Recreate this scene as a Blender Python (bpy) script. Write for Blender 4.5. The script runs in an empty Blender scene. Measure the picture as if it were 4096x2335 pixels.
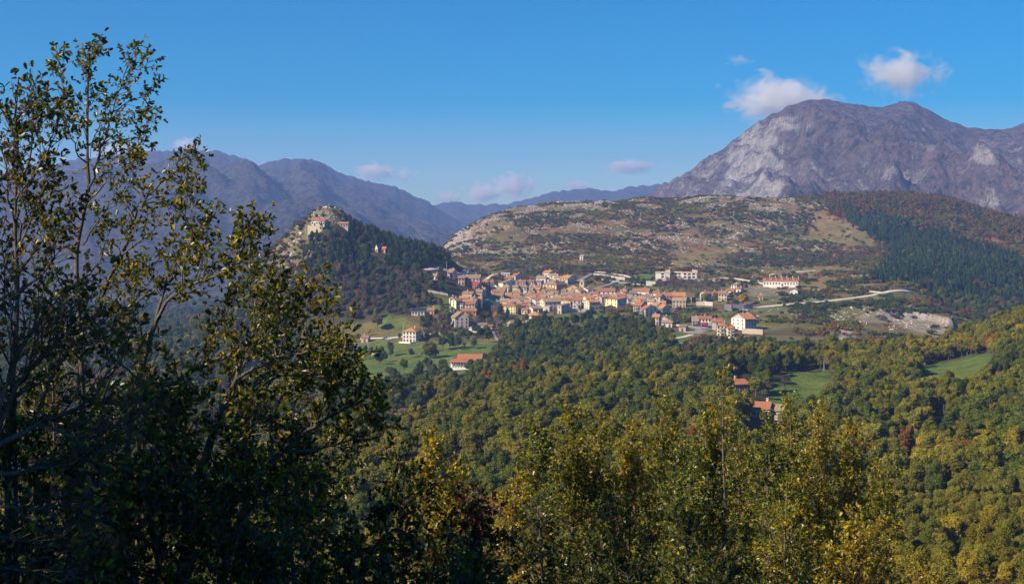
import bpy, math, random
import numpy as np
from mathutils import Vector, Matrix

SC = bpy.context.scene
COL = SC.collection
rad = math.radians

# ------------------------------------------------------------------ camera
F, CX, HZ = 4096 * 50 / 36, 2048.0, 900.0      # focal length, centre column and eye-level row, in photo pixels
cam_d = bpy.data.cameras.new('camera')
cam_d.lens = 50
cam_d.sensor_width = 36
cam_d.shift_y = -(1167.5 - HZ) / 4096
cam_d.clip_start = 0.2
cam_d.clip_end = 40000
cam = bpy.data.objects.new('camera', cam_d)
COL.objects.link(cam)
cam.location = (0, 0, 0)
cam.rotation_euler = (rad(90), 0, 0)
SC.camera = cam

# ------------------------------------------------------------------ sky, sun, exposure
SUN_EL, SUN_AZ = rad(35), rad(241)              # azimuth clockwise from +Y (the view direction)
world = bpy.data.worlds.new('World')
SC.world = world
world.use_nodes = True
wn = world.node_tree
bg = wn.nodes['Background']
sky = wn.nodes.new('ShaderNodeTexSky')
sky.sky_type = 'NISHITA'
sky.sun_disc = False
sky.sun_elevation = SUN_EL
sky.sun_rotation = SUN_AZ
sky.altitude = 900
sky.air_density = 1.0
sky.dust_density = 0.25
sky.ozone_density = 5.0
hs = wn.nodes.new('ShaderNodeHueSaturation')
hs.inputs['Hue'].default_value = 0.501
hs.inputs['Saturation'].default_value = 1.9
hs.inputs['Value'].default_value = 0.60
wn.links.new(sky.outputs[0], hs.inputs['Color'])
wn.links.new(hs.outputs[0], bg.inputs[0])
bg.inputs[1].default_value = 0.105

sun_d = bpy.data.lights.new('sun', 'SUN')
sun_d.energy = 5.0
sun_d.angle = rad(0.53)
sun_d.color = (1.0, 0.87, 0.68)
sun = bpy.data.objects.new('sun', sun_d)
COL.objects.link(sun)
SUNV = Vector((math.sin(SUN_AZ) * math.cos(SUN_EL), math.cos(SUN_AZ) * math.cos(SUN_EL), math.sin(SUN_EL)))
sun.rotation_euler = (-SUNV).to_track_quat('-Z', 'Y').to_euler()
sun.location = SUNV * 50

SC.view_settings.view_transform = 'Standard'
SC.view_settings.look = 'None'
SC.view_settings.exposure = 0.84
SC.view_settings.gamma = 1.0
cy = SC.cycles
cy.use_denoising = True
cy.use_adaptive_sampling = True
cy.adaptive_threshold = 0.012
cy.max_bounces = 6
cy.diffuse_bounces = 3
cy.glossy_bounces = 1
cy.transmission_bounces = 4
cy.transparent_max_bounces = 8
cy.volume_bounces = 3
cy.volume_step_rate = 3
cy.caustics_reflective = False
cy.caustics_refractive = False

# ------------------------------------------------------------------ helpers
def tag(o, label=None, cat=None, group=None, kind=None):
    if label: o['label'] = label
    if cat: o['category'] = cat
    if group: o['group'] = group
    if kind: o['kind'] = kind
    return o

def empty(name, loc, rz=0.0, scl=1.0):
    o = bpy.data.objects.new(name, None)
    COL.objects.link(o)
    o.location = loc
    o.rotation_euler = (0, 0, rz)
    o.scale = (scl, scl, scl)
    o.empty_display_size = 0.5
    return o

def link(name, me, parent=None, loc=None):
    o = bpy.data.objects.new(name, me)
    COL.objects.link(o)
    if parent: o.parent = parent
    if loc is not None: o.location = loc
    return o

def mesh_np(name, verts, faces, mats=(), midx=None, smooth=False, face_attr=None, vert_col=None):
    """verts (N,3); faces: one (M,k) int array or a list of them."""
    if not isinstance(faces, (list, tuple)): faces = [faces]
    faces = [np.asarray(f, dtype=np.int32) for f in faces if len(f)]
    verts = np.asarray(verts, dtype=np.float32)
    me = bpy.data.meshes.new(name)
    me.vertices.add(len(verts))
    me.vertices.foreach_set('co', verts.ravel())
    loops = np.concatenate([f.ravel() for f in faces])
    tot = np.concatenate([np.full(len(f), f.shape[1], np.int32) for f in faces])
    start = np.concatenate([[0], np.cumsum(tot)[:-1]]).astype(np.int32)
    me.loops.add(len(loops))
    me.loops.foreach_set('vertex_index', loops)
    me.polygons.add(len(tot))
    me.polygons.foreach_set('loop_start', start)
    me.polygons.foreach_set('loop_total', tot)
    if smooth: me.polygons.foreach_set('use_smooth', np.ones(len(tot), bool))
    for m in mats: me.materials.append(m)
    if midx is not None: me.polygons.foreach_set('material_index', np.asarray(midx, np.int32))
    me.update(calc_edges=True)
    if face_attr is not None:
        a = me.attributes.new('shade', 'FLOAT', 'FACE')
        a.data.foreach_set('value', np.asarray(face_attr, np.float32))
    if vert_col is not None:
        for k, v in vert_col.items():
            if v.ndim == 1:
                me.attributes.new(k, 'FLOAT', 'POINT').data.foreach_set('value', v.astype(np.float32))
            else:
                me.attributes.new(k, 'FLOAT_COLOR', 'POINT').data.foreach_set('color', v.astype(np.float32).ravel())
    return me

class MB:
    """collects boxes, tubes and polygons into one mesh"""
    def __init__(s): s.v, s.f, s.m = [], [], []
    def poly(s, pts, m=0):
        i = len(s.v); s.v += [tuple(p) for p in pts]; s.f.append(tuple(range(i, i + len(pts)))); s.m.append(m)
    def box(s, x0, x1, y0, y1, z0, z1, m=0):
        i = len(s.v)
        s.v += [(x0,y0,z0),(x1,y0,z0),(x1,y1,z0),(x0,y1,z0),(x0,y0,z1),(x1,y0,z1),(x1,y1,z1),(x0,y1,z1)]
        for q in ((0,3,2,1),(4,5,6,7),(0,1,5,4),(1,2,6,5),(2,3,7,6),(3,0,4,7)):
            s.f.append(tuple(i + k for k in q)); s.m.append(m)
    def tube(s, pts, rads, n=6, m=0, cap=True):
        pts = [Vector(p) for p in pts]
        rings = []
        for k, p in enumerate(pts):
            t = (pts[min(k + 1, len(pts) - 1)] - pts[max(k - 1, 0)]).normalized()
            a = t.orthogonal().normalized(); b = t.cross(a)
            if k and rings:
                a = (ref - t * ref.dot(t)); a = a.normalized() if a.length > 1e-5 else t.orthogonal().normalized(); b = t.cross(a)
            ref = a
            i = len(s.v)
            for j in range(n):
                w = 2 * math.pi * j / n
                s.v.append(tuple(p + (a * math.cos(w) + b * math.sin(w)) * rads[k]))
            rings.append(i)
        for k in range(len(rings) - 1):
            for j in range(n):
                s.f.append((rings[k] + j, rings[k] + (j + 1) % n, rings[k + 1] + (j + 1) % n, rings[k + 1] + j)); s.m.append(m)
        if cap:
            s.f.append(tuple(rings[-1] + j for j in range(n))); s.m.append(m)
            s.f.append(tuple(rings[0] + j for j in reversed(range(n)))); s.m.append(m)
    def mesh(s, name, mats, smooth=False):
        me = bpy.data.meshes.new(name)
        me.from_pydata(s.v, [], s.f)
        for m in mats: me.materials.append(m)
        me.polygons.foreach_set('material_index', np.asarray(s.m, np.int32))
        if smooth: me.polygons.foreach_set('use_smooth', np.ones(len(s.f), bool))
        me.update()
        return me
    def build(s, name, mats, parent=None, smooth=False):
        return link(name, s.mesh(name, mats, smooth), parent)

# value noise
def _hash(ix, iy, seed):
    h = (ix.astype(np.int64) * 374761393 + iy.astype(np.int64) * 668265263 + seed * 1442695041) & 0xFFFFFFFF
    h = ((h ^ (h >> 13)) * 1274126177) & 0xFFFFFFFF
    return ((h ^ (h >> 16)) & 0xFFFF) / 65535.0

def vnoise(x, y, seed=0):
    x = np.asarray(x, float); y = np.asarray(y, float)
    ix, iy = np.floor(x), np.floor(y)
    fx, fy = x - ix, y - iy
    fx = fx * fx * fx * (fx * (fx * 6 - 15) + 10); fy = fy * fy * fy * (fy * (fy * 6 - 15) + 10)
    a, b = _hash(ix, iy, seed), _hash(ix + 1, iy, seed)
    c, d = _hash(ix, iy + 1, seed), _hash(ix + 1, iy + 1, seed)
    return (a * (1 - fx) + b * fx) * (1 - fy) + (c * (1 - fx) + d * fx) * fy

def fbm(x, y, octv=4, seed=0, gain=0.5):
    s = 0; a = 1; t = 0
    for k in range(octv):
        s = s + a * vnoise(x * 2 ** k + 17.3 * k, y * 2 ** k - 9.1 * k, seed + k); t += a; a *= gain
    return s / t

def ridged(x, y, octv=5, seed=0, gain=0.55):
    s = 0; a = 1; t = 0
    for k in range(octv):
        s = s + a * (1 - np.abs(2 * vnoise(x * 2 ** k + 31.7 * k, y * 2 ** k + 5.9 * k, seed + k) - 1)); t += a; a *= gain
    return s / t

def inpoly(px, py, poly):
    px = np.asarray(px, float); py = np.asarray(py, float)
    r = np.zeros(px.shape, bool)
    n = len(poly)
    for i in range(n):
        x0, y0 = poly[i]; x1, y1 = poly[(i + 1) % n]
        c = ((y0 > py) != (y1 > py))
        with np.errstate(divide='ignore', invalid='ignore'):
            r ^= c & (px < (x1 - x0) * (py - y0) / ((y1 - y0) if y1 != y0 else 1e-9) + x0)
    return r

# ------------------------------------------------------------------ materials
MATS = {}
def new_mat(name):
    m = bpy.data.materials.new(name); m.use_nodes = True
    MATS[name] = m
    nt = m.node_tree; nt.nodes.clear()
    out = nt.nodes.new('ShaderNodeOutputMaterial')
    return m, nt, out

def N(nt, t, **kw):
    n = nt.nodes.new(t)
    for k, v in kw.items():
        if k.startswith('i_'): n.inputs[k[2:]].default_value = v
        else: setattr(n, k, v)
    return n

def noise(nt, scale, detail=4, rough=0.55, coord=None, dist=0.0):
    n = N(nt, 'ShaderNodeTexNoise'); n.inputs['Scale'].default_value = scale; n.inputs['Detail'].default_value = detail
    n.inputs['Roughness'].default_value = rough; n.inputs['Distortion'].default_value = dist
    if coord is not None: nt.links.new(coord, n.inputs['Vector'])
    return n

def maprange(nt, src, a, b, c=0.0, d=1.0):
    n = N(nt, 'ShaderNodeMapRange'); n.clamp = True
    nt.links.new(src, n.inputs['Value'])
    for k, v in zip(('From Min', 'From Max', 'To Min', 'To Max'), (a, b, c, d)): n.inputs[k].default_value = v
    return n.outputs[0]

def mix(nt, fac, a, b, mode='MIX'):
    n = N(nt, 'ShaderNodeMix', data_type='RGBA', blend_type=mode); n.clamp_factor = True
    for k, v in ((0, fac), (6, a), (7, b)):
        if isinstance(v, (int, float)): n.inputs[k].default_value = v
        elif isinstance(v, (tuple, list)): n.inputs[k].default_value = (*v[:3], 1)
        else: nt.links.new(v, n.inputs[k])
    return n.outputs[2]

def math_n(nt, op, a, b=None):
    n = N(nt, 'ShaderNodeMath', operation=op)
    for k, v in ((0, a), (1, b)):
        if v is None: continue
        if isinstance(v, (int, float)): n.inputs[k].default_value = v
        else: nt.links.new(v, n.inputs[k])
    return n.outputs[0]

def surf(nt, out, col, rough=0.9, spec=0.2, bump=None, bstr=0.3, bdist=0.05):
    p = N(nt, 'ShaderNodeBsdfPrincipled'); p.inputs['Roughness'].default_value = rough; p.inputs['Specular IOR Level'].default_value = spec
    if isinstance(col, (tuple, list)): p.inputs['Base Color'].default_value = (*col[:3], 1)
    else: nt.links.new(col, p.inputs['Base Color'])
    if bump is not None:
        b = N(nt, 'ShaderNodeBump'); b.inputs['Strength'].default_value = bstr; b.inputs['Distance'].default_value = bdist
        nt.links.new(bump, b.inputs['Height']); nt.links.new(b.outputs[0], p.inputs['Normal'])
    nt.links.new(p.outputs[0], out.inputs[0])
    return p

def geo_pos(nt): return N(nt, 'ShaderNodeNewGeometry').outputs['Position']

def stucco(name, col, var=0.18, rough=0.9, scale=0.6):
    """painted render or bare stone with weathering"""
    m, nt, out = new_mat(name)
    pos = geo_pos(nt)
    n1 = noise(nt, scale, 5, 0.6, pos); n2 = noise(nt, scale * 6, 3, 0.6, pos)
    c = mix(nt, maprange(nt, n1.outputs[0], 0.35, 0.7), tuple(x * (1 + var * 0.5) for x in col), tuple(x * (1 - var) for x in col))
    c = mix(nt, maprange(nt, n2.outputs[0], 0.5, 0.75, 0, 0.5), c, tuple(x * (1 - var * 1.6) for x in col))
    surf(nt, out, c, rough, 0.2, n2.outputs[0], 0.4, 0.05)
    return m

def tiles(name, col, col2, rough=0.85):
    """terracotta roof: rows of tiles, blotchy weathering"""
    m, nt, out = new_mat(name)
    tc = N(nt, 'ShaderNodeTexCoord').outputs['Object']
    w = N(nt, 'ShaderNodeTexWave', wave_type='BANDS', bands_direction='X'); w.inputs['Scale'].default_value = 1.3; w.inputs['Distortion'].default_value = 1.2
    nt.links.new(tc, w.inputs['Vector'])
    pos = geo_pos(nt)
    n1 = noise(nt, 0.35, 5, 0.65, pos); n2 = noise(nt, 2.5, 3, 0.7, pos)
    c = mix(nt, maprange(nt, n1.outputs[0], 0.35, 0.68), col, col2)
    c = mix(nt, maprange(nt, n2.outputs[0], 0.45, 0.75, 0, 0.6), c, tuple(x * 0.55 for x in col2))
    surf(nt, out, c, rough, 0.2, w.outputs[0], 0.7, 0.06)
    return m
# ------------------------------------------------------------------ terrain: heights (m, relative to the eye) along lines of sight
TX = [-20000, -1200, 0, 600, 1000, 1200, 1400, 1600, 1800, 2000, 2300, 2600, 2900, 3200, 3600, 3800, 4096, 5000, 20000]
TD = [3, 10, 25, 60, 120, 200, 300, 400, 460, 560, 640, 700, 800, 900, 1000, 1100, 1200, 1300, 1400, 1500, 1600, 1700, 1800, 1900, 2000, 2100, 2500, 2900]
_near = [-1.9, -4.2, -9.5, -22, -42]
_cols = {
 # D:    200  300  400  460  560  640  700  800  900 1000 1100 1200 1300 1400 1500 1600 1700 1800 1900 2000 2100 2500 2900
 -20000:[-55,-60,-65,-70,-78,-82,-85,-88,-92,-95,-98,-100,-104,-108,-112,-118,-122,-126,-130,-134,-138,-150,-155],
 -1200: [-60,-72,-80,-84,-88,-90,-92,-95,-97,-98,-100,-103,-106,-110,-115,-120,-124,-128,-132,-135,-138,-150,-155],
 0:     [-60,-74,-82,-86,-90,-92,-93,-95,-97,-98,-100,-103,-106,-110,-115,-120,-124,-128,-132,-135,-138,-150,-155],
 600:   [-60,-73,-80,-84,-88,-90,-91,-92,-93,-94,-95,-98,-102,-108,-114,-120,-124,-128,-132,-135,-138,-150,-155],
 1000:  [-60,-72,-77,-80,-85,-88,-90,-91,-92,-92,-92,-94,-100,-106,-112,-118,-124,-128,-132,-135,-138,-150,-155],
 1200:  [-60,-71,-75,-77,-84,-87,-89,-90,-90,-88,-85,-86,-92,-100,-110,-116,-122,-128,-132,-135,-138,-150,-155],
 1400:  [-60,-70,-72,-73,-82,-86,-88,-89,-88,-83,-76,-73,-76,-90,-102,-112,-120,-126,-132,-135,-138,-150,-155],
 1600:  [-59,-69,-70,-70,-80,-84,-87,-88,-86,-78,-72,-63,-57,-60,-70,-85,-95,-105,-112,-120,-128,-150,-155],
 1800:  [-58,-67,-68,-68,-72,-80,-84,-86,-84,-76,-70,-58,-48,-44,-37,-25,-16,-12,-22,-45,-70,-140,-155],
 2000:  [-58,-65,-66,-67,-69,-76,-81,-82,-81,-76,-69,-59,-47,-43,-38,-25,-6,12,19,21,12,-100,-150],
 2300:  [-58,-64,-66,-66,-67,-71,-76,-78,-78,-72,-67,-59,-48,-42,-36,-20,-3,14,27,31,22,-90,-150],
 2600:  [-58,-64,-65,-65,-65,-67,-71,-75,-75,-71,-66,-60,-52,-44,-38,-24,-6,14,31,36,28,-80,-150],
 2900:  [-58,-64,-65,-65,-65,-65,-68,-74,-75,-69,-65,-58,-51,-45,-40,-28,-11,12,33,38,30,-70,-150],
 3200:  [-58,-66,-68,-69,-69,-69,-69,-72,-73,-69,-62,-57,-52,-48,-42,-32,-16,8,32,39,30,-70,-150],
 3600:  [-60,-66,-67,-66,-64,-65,-66,-72,-73,-71,-60,-52,-47,-43,-36,-27,-12,10,34,45,36,-60,-150],
 3800:  [-61,-67,-66,-64,-62,-63,-64,-74,-80,-80,-76,-72,-60,-46,-36,-27,-12,8,26,36,28,-60,-150],
 4096:  [-61,-66,-66,-63,-58,-53,-48,-56,-82,-90,-90,-82,-70,-55,-40,-30,-18,-4,4,2,-8,-80,-150],
 5000:  [-58,-60,-58,-54,-46,-40,-36,-42,-60,-70,-72,-66,-58,-46,-36,-28,-22,-18,-18,-24,-34,-90,-150],
 20000: [-50,-50,-48,-46,-44,-42,-42,-46,-56,-62,-64,-62,-58,-52,-48,-46,-46,-50,-56,-64,-74,-110,-150],
}
TZ = np.array([[(_near + _cols[x])[i] for x in TX] for i in range(len(TD))], float)

PXS = np.concatenate([-np.geomspace(20000, 1750, 14), np.arange(-1600, 5701, 17.0), np.geomspace(5850, 20000, 14)])
DS = np.concatenate([np.geomspace(3, 60, 40)[:-1], np.geomspace(60, 300, 60)[:-1], np.arange(300, 900, 7.5), np.arange(900, 1420, 4.5),
                     np.arange(1420, 2100, 6.0), np.linspace(2100, 2900, 16)])
PXG, DG = np.meshgrid(PXS, DS)

def _interp2(px, d):
    ix = np.clip(np.searchsorted(TX, px) - 1, 0, len(TX) - 2); iy = np.clip(np.searchsorted(TD, d) - 1, 0, len(TD) - 2)
    tx = np.array(TX, float); td = np.array(TD, float)
    fx = np.clip((px - tx[ix]) / (tx[ix + 1] - tx[ix]), 0, 1); fy = np.clip((d - td[iy]) / (td[iy + 1] - td[iy]), 0, 1)
    return (TZ[iy, ix] * (1 - fx) + TZ[iy, ix + 1] * fx) * (1 - fy) + (TZ[iy + 1, ix] * (1 - fx) + TZ[iy + 1, ix + 1] * fx) * fy

ZG = _interp2(PXG, DG)
def _blur(a, n, axis):
    k = np.hanning(2 * n + 3)[1:-1]; k /= k.sum()
    p = np.pad(a, [(n, n) if i == axis else (0, 0) for i in range(2)], mode='edge')
    return np.apply_along_axis(lambda v: np.convolve(v, k, 'valid'), axis, p)
ZG = np.where(DG > 250, _blur(_blur(ZG, 8, 0), 7, 1), ZG)
XW, YW = (PXG - CX) / F * DG, DG
# the fortified hill
HD = 1190.0
HPX = [760, 900, 1000, 1060, 1100, 1150, 1176, 1186, 1232, 1240, 1256, 1284, 1300, 1345, 1372, 1392, 1412, 1450, 1520, 1600, 1700, 1780, 1850, 1930]
HZR = [1330, 1240, 1110, 1040, 992, 948, 928, 904, 900, 868, 856, 834, 829, 830, 846, 872, 905, 922, 946, 972, 1000, 1030, 1080, 1130]
_crest = (HZ - np.interp(PXG, HPX, HZR)) * HD / F
_dd = DG - HD
_wob = 14 * (fbm(XW / 30, YW / 30, 3, 5) - 0.5)
_w = np.where(_dd < 0, np.clip(1 - (np.abs(_dd + _wob) - 10) / 135.0, 0, 1), np.clip(1 - (np.abs(_dd) - 12) / 110.0, 0, 1))
_w = np.where((PXG > 760) & (PXG < 1930), _w, 0)
_hill = ZG + (_crest - ZG) * _w
HILLW = np.clip(_hill - ZG, 0, None)
ZG = np.where(HILLW > 0, _hill, ZG)
# quarry bench: vertical white face above a flat floor
_qx = np.interp(PXG, [3470, 3540, 3690, 3800, 3835], [0, 1, 1, 1, 0])
_qface = np.interp(PXG, [3470, 3600, 3700, 3800, 3860], [1030, 1052, 1046, 1010, 985])
QROW = np.where((PXG > 3440) & (PXG < 3860), 1, 0)
_floor = np.interp(DG, [930, 1000, 1060], [-72, -70.5, -69])
_qface = _qface + 9 * (np.floor(fbm(PXG / 26, PXG * 0, 3, 71) * 9) / 9 - .5)
_behind = np.clip((DG - _qface) / 5.0, 0, 1)
_before = np.clip((DG - 940) / 30.0, 0, 1) * np.clip((1075 - DG) / 20, 0, 1)
_qz = _floor * (1 - _behind) + np.maximum(ZG, _floor + 2.5 + 5 * vnoise(PXG / 45, PXG * 0, 87)) * _behind
ZG = ZG * (1 - _qx * _before) + _qz * _qx * _before
# relief
_amp = np.interp(DG, [3, 60, 200, 700, 900, 1050, 1300, 1420, 1700, 2100], [0.15, 1.0, 4.0, 4.0, 1.6, 1.0, 1.4, 3.5, 7, 7])
ZG = ZG + _amp * (fbm(XW / 38, YW / 38, 4, 11) - 0.5) * 2 * np.where(DG > 900, 0.8, 1)
ZG = ZG + np.interp(DG, [1330, 1500], [0, 1]) * 3.6 * (ridged(XW / 20, YW / 20, 5, 21) - 0.5)
ZG = ZG + np.clip(HILLW / 25, 0, 1) * (5.5 * (ridged(XW / 22, YW / 22, 5, 33) - 0.55))
def _cell(a, px, d):
    ix = np.clip(np.searchsorted(PXS, px) - 1, 0, len(PXS) - 2); iy = np.clip(np.searchsorted(DS, d) - 1, 0, len(DS) - 2)
    fx = np.clip((px - PXS[ix]) / (PXS[ix + 1] - PXS[ix]), 0, 1); fy = np.clip((d - DS[iy]) / (DS[iy + 1] - DS[iy]), 0, 1)
    return (a[iy, ix] * (1 - fx) + a[iy, ix + 1] * fx) * (1 - fy) + (a[iy + 1, ix] * (1 - fx) + a[iy + 1, ix + 1] * fx) * fy
def zpd(px, d): return _cell(ZG, px, d)
def hxy(x, y): return float(zpd(CX + F * x / y, np.float64(y)))
_CAST = np.arange(60, 2080, 1.5)
def cast(px, row, dmin=60, dmax=2080):
    """distance at which the line of sight through (px,row) meets the ground beyond dmin"""
    d = _CAST[(_CAST >= dmin) & (_CAST <= dmax)]
    r = HZ - F * zpd(np.full(d.shape, float(px)), d) / d
    k = np.nonzero(r <= row)[0]
    return float(d[k[0]]) if len(k) else float(d[np.argmin(r)])

# land cover ------------------------------------------------------------
ROWG = HZ - F * ZG / DG
GRASS, GRASS2, DRY, SCRUB, LITTER, SOIL, ROCKC = (0.085, 0.14, 0.028), (0.115, 0.125, 0.045), (0.155, 0.118, 0.056), (0.105, 0.078, 0.04), (0.045, 0.045, 0.02), (0.16, 0.12, 0.09), (0.40, 0.37, 0.34)
FIELDS = [  # bright meadows: polygon in photo pixels, distance range
 ([(1400,1350),(1660,1370),(1990,1365),(2010,1420),(1960,1470),(1700,1500),(1560,1520),(1450,1560),(1390,1450)], 780, 990),
 ([(1500,1262),(1620,1270),(1625,1330),(1560,1310)], 930, 1120),
 ([(1700,1160),(1810,1190),(1800,1250),(1700,1250)], 1000, 1250),
 ([(3090,1490),(3320,1480),(3350,1600),(3240,1690),(3050,1660)], 470, 690),
 ([(3680,1460),(3970,1415),(4000,1500),(3880,1590),(3680,1600)], 470, 720),
 ([(3720,1660),(3850,1670),(3860,1780),(3730,1780)], 330, 520),
 ([(2600,1470),(2700,1460),(2720,1500),(2610,1510)], 560, 720),
 ([(3530,1660),(3590,1660),(3590,1730),(3530,1730)], 330, 520),
 ([(2240,1420),(2330,1410),(2330,1440),(2240,1450)], 680, 900),
 ([(3140,1390),(3240,1392),(3240,1420),(3140,1420)], 720, 930),
 ([(2850,1235),(3000,1240),(3300,1190),(3500,1170),(3700,1190),(3600,1250),(3300,1290),(3060,1330),(2870,1280)], 930, 1300),
 ([(2640,1260),(2790,1240),(2880,1290),(2720,1300)], 900, 1150),
 ([(2220,1255),(2420,1250),(2420,1275),(2220,1275)], 930, 1150),
 ([(2520,1100),(2630,1090),(2640,1150),(2440,1150)], 1150, 1400),
 ([(1820,1060),(2100,1080),(2150,1115),(1820,1100)], 1250, 1500),
 ([(2620,1345),(2740,1330),(2850,1370),(2700,1375)], 830, 1000),
 ([(1740,1840),(1860,1840),(1860,1980),(1740,1980)], 200, 420),
 ([(2200,1320),(2330,1320),(2330,1345),(2200,1345)], 850, 1000),
 ([(3280,840),(3480,930),(3500,990),(3400,985),(3220,960)], 1500, 1900),
 ([(2680,1015),(2900,1000),(2900,1045),(2700,1060)], 1380, 1700),
 ([(2950,1100),(3350,1060),(3500,1100),(3480,1170),(3000,1150)], 1150, 1500),
]
STONY = [  # bare limestone floors and yards
 ([(3450,1240),(3700,1250),(3860,1280),(3900,1350),(3700,1345),(3560,1290),(3440,1290)], 900, 1045, 0.40),
 ([(3290,1290),(3370,1290),(3430,1360),(3400,1385),(3330,1330)], 840, 1030, 0.75),
 ([(2700,1370),(2790,1370),(2800,1420),(2700,1430)], 780, 930, 0.9),
 ([(2980,1140),(3180,1160),(3180,1180),(3000,1185)], 1100, 1300, 0.3),
]
base = np.empty(ZG.shape + (3,)); base[:] = LITTER
rock = np.zeros(ZG.shape)
def setc(mask, col): base[mask] = col
nz = fbm(XW / 45, YW / 45, 4, 40); nz2 = fbm(XW / 14, YW / 14, 3, 41); nz3 = fbm(XW / 90, YW / 60, 4, 45)
setc(DG > 760, GRASS2)
setc((DG > 880) & (nz > 0.55), SCRUB)
hillm = DG > 1370
setc(hillm, DRY)
setc(hillm & (nz < 0.44), (0.115, 0.11, 0.045)); setc(hillm & (nz2 < 0.36), (0.13, 0.095, 0.05)); setc(hillm & (nz3 > 0.56), (0.105, 0.11, 0.042))
setc(hillm & (nz2 > 0.62), SCRUB)
setc(hillm & (PXG > 3300) & (nz > 0.40), (0.14, 0.075, 0.05))
rock = np.where(hillm, np.clip((nz3 - 0.40) * 2.2, 0, 0.34) * np.interp(ROWG, [820, 980, 1060], [1, 0.9, 0.25]), rock)
rock = np.where(hillm & (PXG > 3380), rock * 0.35, rock)
rock = np.where(hillm & (PXG < 1900) & (DG > 1600), 0.55, rock)
rock = np.where((DG > 1050) & (DG < 1370) & (PXG > 3050), np.clip((nz - 0.5) * 2.5, 0, 0.5), rock)
lv = (DG > 1370) & (PXG < 1740 - np.clip((DG - 1370) * .1, 0, 60)) 
setc(lv, (0.04, 0.05, 0.022)); rock[lv] = 0
hm = HILLW > 6
setc(hm, LITTER)
left = hm & (PXG < 1300 - (ROWG - 900) * 0.35)
setc(left, (0.105, 0.105, 0.045)); setc(left & (nz > 0.54), (0.13, 0.09, 0.05))
rock = np.where(left, 0.2 + .3 * (nz2 - .4), rock); rock = np.where(hm & (ROWG < 905) & (PXG < 1420), 0.42, rock)
for poly, d0, d1 in FIELDS:
    mk = inpoly(PXG, ROWG, poly) & (DG > d0) & (DG < d1)
    base[mk] = (GRASS if (d1 - d0) < 340 else (0.11, 0.128, 0.042)) if d1 < 1450 else (0.16, 0.14, 0.06)
    rock[mk] *= 0.3
for poly, d0, d1, r in STONY:
    mk = inpoly(PXG, ROWG, poly) & (DG > d0) & (DG < d1)
    base[mk] = (0.20, 0.185, 0.12); rock[mk] = r
slope_q = (np.abs(DG - _qface - 1) < 5) & (_qx > 0.5)
rock[slope_q] = (.55 + .5 * vnoise(PXG / 9, PXG * 0, 88))[slope_q]
for _ in range(2):
    base = 0.5 * base + 0.125 * (np.roll(base, 1, 0) + np.roll(base, -1, 0) + np.roll(base, 1, 1) + np.roll(base, -1, 1))

def terrain_mat():
    m, nt, out = new_mat('terrain')
    pos = geo_pos(nt)
    a = N(nt, 'ShaderNodeAttribute', attribute_name='cover'); r = N(nt, 'ShaderNodeAttribute', attribute_name='rock')
    n1 = noise(nt, 0.11, 6, 0.62, pos); n2 = noise(nt, 0.55, 5, 0.7, pos); n3 = noise(nt, 0.022, 4, 0.6, pos)
    c = mix(nt, maprange(nt, n1.outputs[0], 0.32, 0.68), mix(nt, 1.0, a.outputs['Color'], (0.62, 0.66, 0.55), 'MULTIPLY'), mix(nt, 1.0, a.outputs['Color'], (1.35, 1.3, 1.3), 'MULTIPLY'))
    c = mix(nt, maprange(nt, n3.outputs[0], 0.4, 0.62, 0, 0.8), c, mix(nt, 1.0, c, (1.5, 1.02, 0.95), 'MULTIPLY'))
    c = mix(nt, maprange(nt, n2.outputs[0], 0.52, 0.75, 0, 0.6), c, mix(nt, 1.0, c, (0.5, 0.5, 0.45), 'MULTIPLY'))
    rk = mix(nt, maprange(nt, n1.outputs[0], 0.3, 0.7), (0.42, 0.37, 0.33), (0.22, 0.20, 0.185))
    th = math_n(nt, 'SUBTRACT', 1.0, r.outputs['Fac'])
    th2 = math_n(nt, 'ADD', math_n(nt, 'MULTIPLY', th, 0.45), 0.27)
    f = math_n(nt, 'SUBTRACT', n2.outputs[0], th2)
    c = mix(nt, maprange(nt, f, 0.0, 0.05), c, rk)
    surf(nt, out, c, 0.95, 0.1, n2.outputs[0], 0.9, 1.2)
    return m
nr, nc = ZG.shape
idx = np.arange(nr * nc).reshape(nr, nc)
q = np.stack([idx[:-1, :-1], idx[:-1, 1:], idx[1:, 1:], idx[1:, :-1]], -1).reshape(-1, 4)
me = mesh_np('terrain', np.stack([XW, YW, ZG], -1).reshape(-1, 3), q, [terrain_mat()], smooth=True,
             vert_col={'cover': np.concatenate([base, np.ones(base.shape[:2] + (1,))], -1).reshape(-1, 4), 'rock': rock.ravel()})
tag(link('terrain', me), kind='structure')

m, nt, out = new_mat('valley_floor')
pos = geo_pos(nt); n1 = noise(nt, 0.004, 6, 0.6, pos)
surf(nt, out, mix(nt, maprange(nt, n1.outputs[0], 0.35, 0.65), (0.045, 0.06, 0.028), (0.075, 0.07, 0.04)), 0.95, 0.1)
g = MB(); g.poly([(-12500, -900, -137), (12500, -900, -137), (12500, 9000, -137), (-12500, 9000, -137)])
tag(g.build('ground', [m]), kind='structure')

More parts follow.
